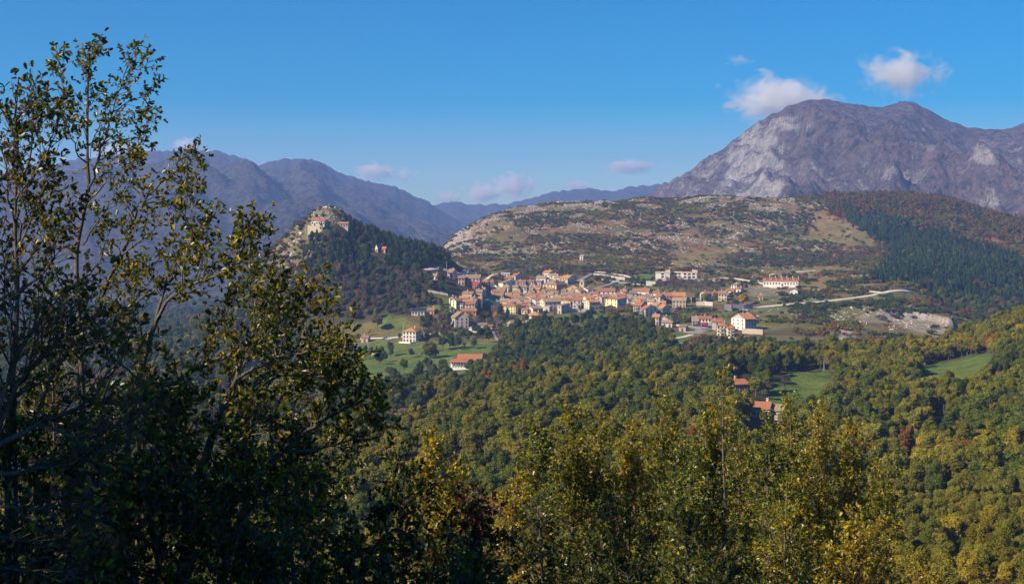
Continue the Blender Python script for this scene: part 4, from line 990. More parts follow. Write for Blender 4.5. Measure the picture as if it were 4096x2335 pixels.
# ------------------------------------------------------------------ courses of the roads (column and row where each passes), kept clear of growth
ROADS = []
def road(name, pts, w, mat, dmin=820, up=.18):
    P = [((px - CX) / F * D, D) for px, row in pts for D in [cast(px, row, dmin)]]
    Q = []
    for i in range(len(P) - 1):
        n = max(2, int(math.dist(P[i], P[i + 1]) / 4))
        for k in range(n): Q.append((P[i][0] + (P[i + 1][0] - P[i][0]) * k / n, P[i][1] + (P[i + 1][1] - P[i][1]) * k / n))
    Q.append(P[-1])
    ROADS.append((name, Q, w, mat, up))
    for x, y in Q: clear_rect(x, y, 1, 0, -w / 2 - 1, w / 2 + 1, -w / 2 - 5, w / 2 + 1)
road('village_road', [(2310, 1128), (2345, 1112), (2370, 1096), (2400, 1100), (2440, 1108), (2500, 1113), (2480, 1122), (2440, 1140), (2400, 1152), (2360, 1168)], 4.5, 'ASPH', 1000, .5)
road('terrace_road', [(2380, 1088), (2440, 1094), (2500, 1102), (2540, 1116), (2600, 1128), (2620, 1136)], 4, 'TRACK', 1100, .4)
road('upper_road', [(2790, 1124), (2840, 1118), (2890, 1112), (2940, 1114), (3000, 1124), (3060, 1136), (3090, 1150), (3160, 1152)], 5, 'TRACK', 1050, .4)
road('main_road', [(3640, 1168), (3500, 1180), (3300, 1206), (3150, 1218), (3060, 1226), (2990, 1234), (2975, 1246), (3010, 1262), (3040, 1266)], 6, 'TRACK', 940, .3)
road('square_road', [(2905, 1240), (2950, 1240), (2990, 1236)], 9, 'ASPH', 940, .25)
road('yard_road', [(2735, 1304), (2780, 1306), (2830, 1314), (2800, 1330), (2760, 1326)], 12, 'ASPH', 860, .3)
road('farm_lane', [(1975, 1326), (1982, 1346), (1998, 1362), (2018, 1378)], 2.6, 'ASPH', 780, .25)
road('meadow_lane', [(1290, 1352), (1400, 1356), (1560, 1352), (1700, 1340), (1790, 1332)], 4, 'TRACK', 800, .25)
road('quarry_track', [(3130, 1400), (3250, 1402), (3330, 1412), (3420, 1404)], 3.5, 'TRACK', 740, .25)
road('castle_track', [(1700, 1086), (1760, 1078), (1800, 1090), (1850, 1100), (1980, 1098), (2010, 1094)], 4, 'TRACK', 1060, .4)
road('gravel_lane', [(2690, 1356), (2740, 1348), (2770, 1340)], 4, 'TRACK', 820, .25)
road('hill_track', [(3000, 1112), (3100, 1096), (3180, 1088), (3260, 1082)], 3.5, 'TRACK', 1100, .3)
road('plateau_track', [(3160, 1168), (3300, 1158), (3420, 1164), (3540, 1172), (3640, 1168)], 4.0, 'TRACK', 1000, .3)
# ------------------------------------------------------------------ vegetation: materials and prototypes
def leaf_mat(name, trans=0.35, gloss=0.0, own=None):
    m, nt, out = new_mat(name)
    if own is None:
        t = N(nt, 'ShaderNodeAttribute', attribute_type='INSTANCER', attribute_name='tint').outputs['Color']
    else:
        t = N(nt, 'ShaderNodeAttribute', attribute_name='leafcol').outputs['Color']
    c = t
    if own is None:
        s = N(nt, 'ShaderNodeAttribute', attribute_name='shade').outputs['Fac']
        hsv = N(nt, 'ShaderNodeHueSaturation')
        rnd = N(nt, 'ShaderNodeObjectInfo').outputs['Random']
        nt.links.new(c, hsv.inputs['Color'])
        nt.links.new(math_n(nt, 'MULTIPLY', s, maprange(nt, rnd, 0, 1, 0.82, 1.18)), hsv.inputs['Value'])
        nt.links.new(maprange(nt, s, 0.5, 1.5, 0.508, 0.492), hsv.inputs['Hue'])
        c = hsv.outputs[0]
    d = N(nt, 'ShaderNodeBsdfDiffuse'); nt.links.new(c, d.inputs[0])
    tr = N(nt, 'ShaderNodeBsdfTranslucent'); nt.links.new(mix(nt, 1.0, c, (1.3, 1.2, 0.6), 'MULTIPLY'), tr.inputs[0])
    ms = N(nt, 'ShaderNodeMixShader'); ms.inputs[0].default_value = trans
    nt.links.new(d.outputs[0], ms.inputs[1]); nt.links.new(tr.outputs[0], ms.inputs[2])
    last = ms
    if gloss:
        gl = N(nt, 'ShaderNodeBsdfGlossy'); gl.inputs['Roughness'].default_value = 0.38
        m2 = N(nt, 'ShaderNodeMixShader'); m2.inputs[0].default_value = gloss
        nt.links.new(ms.outputs[0], m2.inputs[1]); nt.links.new(gl.outputs[0], m2.inputs[2]); last = m2
    nt.links.new(last.outputs[0], out.inputs[0])
    return m
LEAF = leaf_mat('foliage', 0.30)
m, nt, out = new_mat('bark'); pos = geo_pos(nt); n1 = noise(nt, 6.0, 5, 0.65, pos)
surf(nt, out, mix(nt, maprange(nt, n1.outputs[0], 0.35, 0.7), (0.075, 0.062, 0.05), (0.17, 0.15, 0.125)), 0.95, 0.1, n1.outputs[0], 0.6, 0.02)
BARK = m
m, nt, out = new_mat('twig'); t = N(nt, 'ShaderNodeAttribute', attribute_type='INSTANCER', attribute_name='tint').outputs['Color']
surf(nt, out, t, 0.95, 0.05); TWIG = m

def cards(P, Nrm, size, rng, aspect=1.0):
    """leaf clumps: small bent kites at P facing Nrm"""
    n = len(P)
    Nrm = Nrm / np.maximum(np.linalg.norm(Nrm, axis=1, keepdims=True), 1e-6)
    a = rng.normal(size=(n, 3)); a -= Nrm * (a * Nrm).sum(1, keepdims=True); a /= np.maximum(np.linalg.norm(a, axis=1, keepdims=True), 1e-6)
    b = np.cross(Nrm, a)
    s = (size * rng.uniform(0.55, 1.35, n))[:, None]
    off = Nrm * s * 0.25
    v = np.stack([P + a * s * aspect, P + b * s * 0.62 - off, P - a * s * 0.8 * aspect, P - b * s * 0.62 - off], 1)
    return v.reshape(-1, 3), np.arange(4 * n).reshape(n, 4)

def tubes(segs, n=5):
    mb = MB()
    for pts, rr in segs: mb.tube(pts, rr, n, 0, False)
    return np.array(mb.v, float), mb.f

def oak_proto(seed, H=9.0, R=3.2, ncards=2600, size=0.42, nl=20):
    rng = np.random.default_rng(seed)
    cz = H * 0.62
    L = []
    for k in range(nl):
        th = rng.uniform(0, 6.283); u = rng.uniform(-0.75, 1.0); rr = R * (1 - 0.35 * abs(u)) * rng.uniform(0.35, 0.8)
        rr *= 1.12; L.append((rr * math.cos(th), rr * math.sin(th), cz + u * (H - cz) * 0.8, R * rng.uniform(0.17, 0.40)))
    L.append((0, 0, cz, R * 0.62))
    L = np.array(L)
    w = L[:, 3] ** 2; k = rng.choice(len(L), ncards * 2, p=w / w.sum())
    d = rng.normal(size=(ncards * 2, 3)); d /= np.linalg.norm(d, axis=1, keepdims=True); d[:, 2] = np.where(d[:, 2] < -0.35, -d[:, 2], d[:, 2])
    P = L[k, :3] + d * (L[k, 3] * rng.uniform(0.66, 1.28, ncards * 2))[:, None]
    deep = np.zeros(len(P), bool)
    for c in L: deep |= ((P - c[:3]) ** 2).sum(1) < (c[3] * 0.66) ** 2
    P, d, k = P[~deep][:ncards], d[~deep][:ncards], k[~deep][:ncards]
    v, f = cards(P, d + rng.normal(size=P.shape) * 0.55, size, rng)
    shade = np.clip(rng.normal(1, 0.16, len(P)) * (0.76 + 0.48 * rng.random(len(L)))[k], 0.45, 1.6)
    segs = [([(0, 0, -0.6), (0.1, 0, H * 0.2), (0.0, 0.1, H * 0.45), (0, 0, H * 0.7)], [0.24, 0.19, 0.13, 0.05])]
    for j in range(6):
        c = L[rng.integers(len(L) - 1)]; z0 = H * rng.uniform(0.22, 0.45)
        segs.append(([(0, 0, z0), (c[0] * .45, c[1] * .45, (z0 + c[2]) / 2 - .1), tuple(c[:3])], [0.1, 0.06, 0.02]))
    tv, tf = tubes(segs)
    return (v, f, shade), (tv, tf)

def pine_proto(seed, H=11.0, R=2.3, ncards=1700, size=0.42, top=1.0):
    rng = np.random.default_rng(seed)
    lev = rng.uniform(0, 1, ncards) ** 0.85
    th = rng.uniform(0, 6.283, ncards)
    whorl = 0.86 + 0.16 * np.sin(lev * 30 + 2.2 * np.sin(th * 3 + seed))
    r = R * (1 - lev) ** top * (0.55 + 0.45 * np.clip(lev * 4, 0, 1)) * whorl * rng.uniform(0.55, 1.05, ncards) * (0.85 + 0.25 * np.sin(th * 5 + lev * 9 + seed))
    P = np.stack([r * np.cos(th), r * np.sin(th), H * 0.14 + lev * H * 0.86 - r * 0.16], 1)
    d = np.stack([np.cos(th), np.sin(th), np.full(ncards, 0.7)], 1) + rng.normal(size=(ncards, 3)) * 0.5
    v, f = cards(P, d, size, rng, 1.25)
    shade = np.clip(rng.normal(1, 0.18, ncards), 0.45, 1.6)
    tv, tf = tubes([([(0, 0, -0.6), (0, 0, H * 0.5), (0, 0, H * 0.97)], [0.2, 0.13, 0.03])])
    return (v, f, shade), (tv, tf)

def shrub_proto(seed, ncards=420, size=0.34, R=1.5):
    rng = np.random.default_rng(seed)
    L = np.array([(rng.normal() * R * .45, rng.normal() * R * .45, R * rng.uniform(0.35, 0.85), R * rng.uniform(.35, .6)) for _ in range(7)])
    k = rng.integers(0, 7, ncards); d = rng.normal(size=(ncards, 3)); d /= np.linalg.norm(d, axis=1, keepdims=True); d[:, 2] = np.abs(d[:, 2]) - 0.15
    P = L[k, :3] + d * (L[k, 3] * rng.uniform(.7, 1.15, ncards))[:, None]
    v, f = cards(P, d + rng.normal(size=P.shape) * .6, size, rng)
    return (v, f, np.clip(rng.normal(1, .18, ncards), .45, 1.6)), None

def bare_proto(seed, H=8.0, R=2.8, nt_=420):
    """leafless crown: trunk, limbs and a haze of thin twigs with a few dry leaves"""
    rng = np.random.default_rng(seed)
    V, Fc = [], []
    segs = [([(0, 0, -.6), (0.05, 0, H * .3), (0, .1, H * .62)], [.2, .15, .06])]
    tips = []
    for j in range(16):
        z0 = H * rng.uniform(.2, .5); th = rng.uniform(0, 6.28); rr = R * rng.uniform(.4, .95); z1 = H * rng.uniform(.5, .98)
        e = np.array((rr * math.cos(th), rr * math.sin(th), z1)); mid = e * np.array((.45, .45, 0)) + np.array((0, 0, z0 * .45 + z1 * .5))
        segs.append(([(0, 0, z0), tuple(mid), tuple(e)], [.085, .05, .015])); tips += [mid, e, (mid + e) / 2]
    tv, tf = tubes(segs, 4)
    T = np.array(tips)[rng.integers(0, len(tips), nt_)] + rng.normal(size=(nt_, 3)) * 0.25
    d = rng.normal(size=(nt_, 3)) + T * np.array((.25, .25, 0)) + np.array((0, 0, .6)); d /= np.linalg.norm(d, axis=1, keepdims=True)
    l = rng.uniform(.5, 1.5, nt_)[:, None]; s = rng.normal(size=(nt_, 3)); s /= np.linalg.norm(s, axis=1, keepdims=True)
    v = np.stack([T - s * .028, T + s * .028, T + d * l + s * .016, T + d * l - s * .016], 1).reshape(-1, 3)
    f = np.arange(4 * nt_).reshape(nt_, 4)
    k = rng.integers(0, nt_, 500); P = (T + d * l * rng.uniform(.2, 1, (nt_, 1)))[k] + rng.normal(size=(500, 3)) * .15
    v2, f2 = cards(P, rng.normal(size=P.shape), .16, rng)
    return (np.concatenate([v, v2]), np.concatenate([f, f2 + len(v)]), np.clip(rng.normal(1, .2, nt_ + 500), .5, 1.6)), (tv, tf)

PROTO = {}
def add_proto(kind, crown, trunk, cmat=LEAF):
    v, f, sh = crown
    k = len(PROTO.setdefault(kind, []))
    cm = mesh_np('crown', v, f, [cmat], face_attr=sh)
    tm = None
    if trunk is not None:
        tv, tf = trunk
        tm = mesh_np('trunk', tv, np.array(tf), [BARK])
        jm = mesh_np(kind, np.concatenate([v, tv]), [f, np.array(tf) + len(v)], [cmat, BARK], midx=np.r_[np.zeros(len(f)), np.ones(len(tf))], face_attr=np.r_[sh, np.ones(len(tf))])
    else: jm = cm
    h = v[:, 2].max(); r = np.abs(v[:, :2]).max()
    PROTO[kind].append(dict(crown=cm, trunk=tm, joint=jm, h=h, r=r))
for s in range(5): add_proto('oak_tree', *oak_proto(100 + s, H=(8.5, 9.6, 7.4, 9.0, 8.0)[s], R=(3.0, 2.6, 3.5, 3.1, 2.7)[s], ncards=4600, size=0.27, nl=24 + 2 * s))
for s in range(3): add_proto('near_oak', *oak_proto(200 + s, H=(8.6, 7.6, 9.4)[s], R=(2.7, 3.0, 2.4)[s], ncards=11000, size=0.16, nl=38))
for s in range(3): add_proto('pine_tree', *pine_proto(300 + s, H=10 - .5 * s, R=3.0 + .4 * s, top=(.7, .5, .38)[s], ncards=1900))
for s in range(3): add_proto('bare_tree', *bare_proto(400 + s), cmat=LEAF)
for s in range(4): add_proto('shrub', *shrub_proto(500 + s))

GREEN, DGREEN, OLIVE, YOLIVE, YELLOW, RUST, RED, BROWN, GREY, PINE, PINE2 = ((.100, .122, .020), (.056, .080, .020), (.172, .164, .022), (.25, .205, .022), (.42, .25, .02), (.20, .10, .026), (.30, .03, .028), (.15, .10, .055), (.18, .14, .12), (.026, .050, .024), (.042, .082, .036))
TINTWORD = {GREEN: 'green', DGREEN: 'dark green', OLIVE: 'olive green', YOLIVE: 'yellowish green', YELLOW: 'golden yellow', RUST: 'rust brown', RED: 'red', BROWN: 'brown', GREY: 'greyish bare', PINE: 'dark', PINE2: 'bluish green'}

# ------------------------------------------------------------------ where things grow
def in_fields(px, row, D, pad=0):
    r = np.zeros(px.shape, bool)
    for poly, d0, d1 in FIELDS: r |= inpoly(px, row, poly) & (D > d0) & (D < d1)
    for poly, d0, d1, _ in STONY: r |= inpoly(px, row, poly) & (D > d0) & (D < d1)
    return r

REC = []      # (kind, variant, x, y, z, scale, rot, tint, zone)
def scatter(zone, kind, px0, px1, d0, d1, cell, accept, pal, s0, s1, seed, keep=1.0):
    rng = np.random.default_rng(seed)
    x0 = min((px0 - CX) / F * d0, (px0 - CX) / F * d1); x1 = max((px1 - CX) / F * d0, (px1 - CX) / F * d1)
    gx, gy = np.meshgrid(np.arange(x0, x1, cell), np.arange(d0, d1, cell))
    gx = gx.ravel() + rng.uniform(-.48, .48, gx.size) * cell; gy = gy.ravel() + rng.uniform(-.48, .48, gy.size) * cell
    px = CX + F * gx / gy
    ok = (px > px0) & (px < px1) & (gy > d0) & (gy < d1) & (rng.random(gx.size) < keep)
    gx, gy, px = gx[ok], gy[ok], px[ok]
    z = zpd(px, gy); row = HZ - F * z / gy
    ok = accept(px, row, gy, gx, rng)
    ok &= np.array([(int(a // 2.5), int(b // 2.5)) not in KEEP_CLEAR for a, b in zip(gx, gy)], bool) if len(gx) else ok
    gx, gy, px, z, row = gx[ok], gy[ok], px[ok], z[ok], row[ok]
    nv = len(PROTO[kind])
    w = np.array([p[1] for p in pal], float); cum = np.cumsum(w / w.sum())
    nzv = fbm(gx / 55, gy / 55, 3, seed) * 2.0 + rng.uniform(0, 1, len(gx))
    nzv = (np.argsort(np.argsort(nzv)) + .5) / max(len(nzv), 1)
    ci = np.searchsorted(cum, nzv)
    for i in range(len(gx)):
        t = pal[min(int(ci[i]), len(pal) - 1)][0]
        j = rng.uniform(.86, 1.16) * np.array((rng.uniform(.94, 1.06), 1, rng.uniform(.8, 1.2)))
        REC.append((kind, int(rng.integers(nv)), float(gx[i]), float(gy[i]), float(z[i]) - .1, float(rng.uniform(s0, s1)), float(rng.uniform(0, 6.28)), t, tuple(float(a) for a in np.array(t) * j), zone))

inP = lambda poly: (lambda px, row, D, x, rng: inpoly(px, row, poly))
NEARPAL = [(DGREEN, .8), (GREEN, 2.2), (OLIVE, 3), (YOLIVE, 1.6), (RUST, .25)]
GAPS = [([(3760, 1690), (3870, 1690), (3870, 1800), (3760, 1800)], 300, 700), ([(2920, 1500), (3010, 1500), (3010, 1700), (2920, 1700)], 480, 640), ([(2990, 1590), (3160, 1590), (3160, 1790), (2990, 1790)], 410, 600)]
def a_near(px, row, D, x, rng):
    ok = ~in_fields(px, row, D)
    for poly, d0, d1 in GAPS: ok &= ~(inpoly(px, row, poly) & (D > d0) & (D < d1))
    return ok
crest = lambda px: np.interp(px, [1000, 1500, 1900, 2300, 2900, 3200, 3700, 4096, 4600], [460, 465, 520, 600, 670, 720, 740, 780, 800])
scatter('near', 'oak_tree', -700, 4700, 330, 800, 4.0, lambda px, row, D, x, rng: a_near(px, row, D, x, rng) & (D < crest(px)), [(DGREEN, .4), (GREEN, 2.4), (OLIVE, 3.6), (YOLIVE, .5), (RUST, .06)], 0.45, 1.05, 1)
scatter('slope', 'near_oak', -900, 4900, 95, 330, 4.1, lambda px, row, D, x, rng: a_near(px, row, D, x, rng) & ((D > 150) | (px < 1000) | (px > 3000)), [(GREEN, 1.6), (OLIVE, 3.2), (YOLIVE, 1.8), (RUST, .10)], .45, 1.05, 2)
BELT = [(1980, 1350), (2080, 1312), (2300, 1312), (2560, 1315), (2640, 1352), (2690, 1400), (2660, 1520), (1900, 1670), (1480, 1770), (1470, 1590), (1700, 1530), (1960, 1490)]
scatter('belt', 'oak_tree', 1350, 2760, 600, 1010, 6.2, lambda px, row, D, x, rng: inpoly(px, row, BELT) & (D > crest(px) - 10) & ~in_fields(px, row, D) & ~((px > 1785) & (px < 1880) & (row > 1465) & (row < 1560)), [(DGREEN, 2.4), (GREEN, 3.0), (OLIVE, 1.2), (RUST, .1)], .65, 1.15, 3)
scatter('belt', 'oak_tree', 2640, 3420, 640, 960, 7.5, lambda px, row, D, x, rng: (D > crest(px)) & (row > np.interp(px, [2640, 2800, 3080, 3150, 3420], [1400, 1402, 1392, 1452, 1430])) & ~in_fields(px, row, D), [(DGREEN, 2), (GREEN, 2), (OLIVE, 1), (BROWN, .5)], .65, 1.0, 4)
CAST = [(1060, 1110), (1300, 1075), (1500, 1085), (1760, 1085), (1790, 1150), (1770, 1225), (1700, 1255), (1600, 1262), (1500, 1275), (1200, 1310), (1060, 1310)]
scatter('below', 'oak_tree', 900, 1800, 880, 1260, 6.0, lambda px, row, D, x, rng: inpoly(px, row, CAST) & ~in_fields(px, row, D), [(DGREEN, 2), (GREEN, 1.5), (BROWN, 2.4), (RUST, .35), (OLIVE, .8)], .55, .95, 5)
scatter('below', 'bare_tree', 900, 1800, 880, 1260, 9.0, lambda px, row, D, x, rng: inpoly(px, row, CAST) & ~in_fields(px, row, D), [(GREY, 2), (BROWN, 1)], .7, 1.0, 6)
scatter('hedges', 'oak_tree', 700, 1990, 800, 1000, 10.5, lambda px, row, D, x, rng: ~in_fields(px, row, D) & ~inpoly(px, row, CAST) & (row < 1470) & (row > 1268), [(DGREEN, 2), (GREEN, 2), (BROWN, 1.2), (OLIVE, 1)], .45, .85, 7)
scatter('left', 'oak_tree', -1500, 1620, 470, 1500, 9.0, lambda px, row, D, x, rng: (D > crest(px)) & ~in_fields(px, row, D) & ~inpoly(px, row, CAST) & ((px < 1080) | (row > 1310)) & ((px < 1350) | (row > 1560)) & (rng.random(px.size) < .75), [(DGREEN, 2), (GREEN, 2), (OLIVE, 1), (BROWN, 1)], .7, 1.1, 8)
scatter('left', 'oak_tree', -900, 1500, 1500, 2750, 15, lambda px, row, D, x, rng: (px < 1400) | (D > 1650), [(DGREEN, 2), (GREEN, 1), (BROWN, 1)], 1.1, 1.8, 36)
PINEHILL = lambda px, row, D, x, rng: (_cell(HILLW, px, D) > 5) & (px > 1262 - (row - 900) * .42) & (px < 1800) & (row > np.interp(px, [1200, 1300, 1420, 1480], [940, 935, 915, 880])) & (D < HD + 15) & (row < np.interp(px, [1200, 1400, 1780], [1120, 1092, 1086])) & ~((px > 1488) & (px < 1550) & (row > 1006) & (row < 1050))
scatter('castle', 'pine_tree', 1150, 1800, 1020, HD + 20, 5.0, PINEHILL, [(PINE, 2.2), (PINE2, 1.2), (DGREEN, .7)], .45, .75, 9)
scatter('castle', 'oak_tree', 1150, 1800, 1020, HD + 20, 5.6, PINEHILL, [(DGREEN, 3), (BROWN, .8), (GREEN, .6)], .45, .75, 10)
scatter('castleleft', 'shrub', 760, 1320, 1020, HD + 40, 4.6, lambda px, row, D, x, rng: (_cell(HILLW, px, D) > 4) & (px < 1240 - (row - 900) * .3) & ((px < 1150) | (rng.random(px.size) < .6)), [(BROWN, 2), (DGREEN, 2), (RUST, .6), (OLIVE, .9)], .8, 2.0, 12)
scatter('castleleft', 'shrub', 1235, 1420, HD - 70, HD + 5, 4.0, lambda px, row, D, x, rng: (row < 900) & (row > 836) & (rng.random(px.size) < .4), [(DGREEN, 2), (BROWN, 1), (OLIVE, 1)], .5, 1.2, 120)
PLANT = [(3335, 828), (3440, 848), (3570, 878), (3700, 925), (3900, 985), (4096, 1055), (4400, 1130), (4400, 1240), (3900, 1215), (3700, 1190), (3560, 1180), (3470, 1150), (3540, 1080), (3580, 1020), (3530, 980), (3430, 905)]
def a_plant(px, row, D, x, rng):
    return inpoly(px + rng.normal(0, 16, px.size), row + rng.normal(0, 7, px.size) + 26 * (fbm(x / 40, D / 40, 3, 55) - .5), PLANT) & (fbm(x / 25, D / 25, 3, 57) > .30)
scatter('plantation', 'pine_tree', 3250, 4700, 1250, 1960, 5.4, a_plant, [(PINE, 1.4), (PINE2, 2.4), (DGREEN, .5)], .5, 1.05, 13)
scatter('plantation', 'oak_tree', 3250, 4700, 1250, 1960, 8.5, a_plant, [(DGREEN, 2), (OLIVE, .4), (BROWN, .5)], .5, .85, 130)
scatter('gorge', 'oak_tree', 3560, 4700, 780, 1330, 6.5, lambda px, row, D, x, rng: (D > crest(px)) & (px > np.interp(row, [1100, 1180, 1290, 1400], [3760, 3690, 3880, 3980])) & ~in_fields(px, row, D) & ~inpoly(px, row, PLANT), [(DGREEN, 3), (GREEN, 1.6), (BROWN, .8), (RUST, .3)], .7, 1.05, 14)
def a_scrub(px, row, D, x, rng):
    n = fbm(x / 30, D / 34, 4, 77)
    n = .55 * n + .45 * fbm(x / 85, D / 60, 3, 78)
    k = np.clip((n - .47) * 11, 0.03, 1)
    k = np.where((px > 3180) & ~inpoly(px, row, PLANT), np.clip((n - .30) * 6, .15, 1), k)
    k = np.where((row > 1000) & (row < 1060), np.maximum(k, np.clip((fbm(x / 40, D / 20, 3, 79) - .42) * 6, 0, 1)), k)
    k = np.where(in_fields(px, row, D), k * .08, k)
    return (rng.random(px.size) < k * .75) & ~inpoly(px, row, PLANT) & (px > 1760) & ((D < 2030))
scatter('hill', 'shrub', 1740, 4700, 1330, 2040, 4.0, a_scrub, [(DGREEN, 1.5), (BROWN, 2.4), (GREEN, 1.6), (RUST, .5), (OLIVE, 1.4)], .6, 1.6, 15)
def a_ridge(px, row, D, x, rng):
    top = (px > 3300) & (row < 1010) & ~inpoly(px, row, PLANT) & (fbm(x / 30, D / 30, 3, 81) > .40)
    return top & ~in_fields(px, row, D)
scatter('ridge', 'oak_tree', 3280, 4700, 1650, 2060, 5.2, a_ridge, [(BROWN, 2.5), (RUST, 1.2), (OLIVE, .8), (DGREEN, .4)], .4, .7, 16)
def a_bush(px, row, D, x, rng):
    n = fbm(x / 22, D / 22, 4, 91)
    return (rng.random(px.size) < np.clip((n - .46) * 6, .03, .9)) & (row > 1040) & ~((px > 2600) & (px < 3110) & (row > 1150) & ((row < 1212) | (rng.random(px.size) < .55))) & ~((px > 3440) & (px < 3880) & (D > 945) & (D < 1048) & (rng.random(px.size) < .9)) & (px > 2430) & (D > crest(px) + 40) & ~inpoly(px, row, BELT)
scatter('bushes', 'shrub', 2430, 3960, 780, 1400, 4.4, a_bush, [(DGREEN, 2), (GREEN, 1), (BROWN, 1.8), (OLIVE, .6), (RUST, .3)], .7, 1.9, 17)
scatter('villagewood', 'shrub', 1700, 2450, 1215, 1400, 4.4, lambda px, row, D, x, rng: rng.random(px.size) < np.clip((fbm(x / 20, D / 20, 3, 93) - .45) * 5, .02, .8), [(BROWN, 2), (DGREEN, 1.5), (GREY, 1), (GREEN, .6)], .8, 2.0, 18)
scatter('villagewood', 'bare_tree', 2640, 2880, 1190, 1290, 8.0, lambda px, row, D, x, rng: (row > 1132) & (row < 1175), [(GREY, 2), (BROWN, 1)], .7, 1.0, 19)

VL = [(1690, 1190), (1795, 1215), (1830, 1262), (1815, 1330), (1690, 1335)]
scatter('villagewood', 'oak_tree', 1660, 1840, 900, 1180, 6.5, inP(VL), [(DGREEN, 2), (GREEN, 1.5), (BROWN, 1.5)], .45, .8, 31)
scatter('villagewood', 'bare_tree', 1660, 2080, 880, 1180, 9, lambda px, row, D, x, rng: inpoly(px, row, VL) | ((px > 1870) & (row > 1268) & (row < 1345) & (rng.random(px.size) < .5)), [(GREY, 2), (BROWN, 1.5)], .5, .9, 32)
scatter('villagewood', 'shrub', 1690, 2080, 880, 1080, 5, lambda px, row, D, x, rng: (row > 1262) & (row < 1350) & (rng.random(px.size) < .5), [(DGREEN, 2), (GREEN, 1), (BROWN, 2)], .7, 1.6, 33)
scatter('villagewood', 'shrub', 1800, 2700, 1020, 1290, 9, lambda px, row, D, x, rng: (row > 1110) & (row < 1262) & (rng.random(px.size) < .5), [(DGREEN, 2), (GREEN, 1), (BROWN, 1)], .6, 1.3, 34)

scatter('hedges', 'oak_tree', 1380, 2010, 770, 1000, 11, lambda px, row, D, x, rng: inpoly(px, row, FIELDS[0][0]) & (fbm(x / 28, D / 28, 3, 19) > .50) & ~((px > 1590) & (px < 1700) & (row < 1420)) & ~((px > 1780) & (px < 1930) & (row > 1400)), [(DGREEN, 2), (GREEN, 2), (OLIVE, 1), (BROWN, .8)], .5, .9, 35)

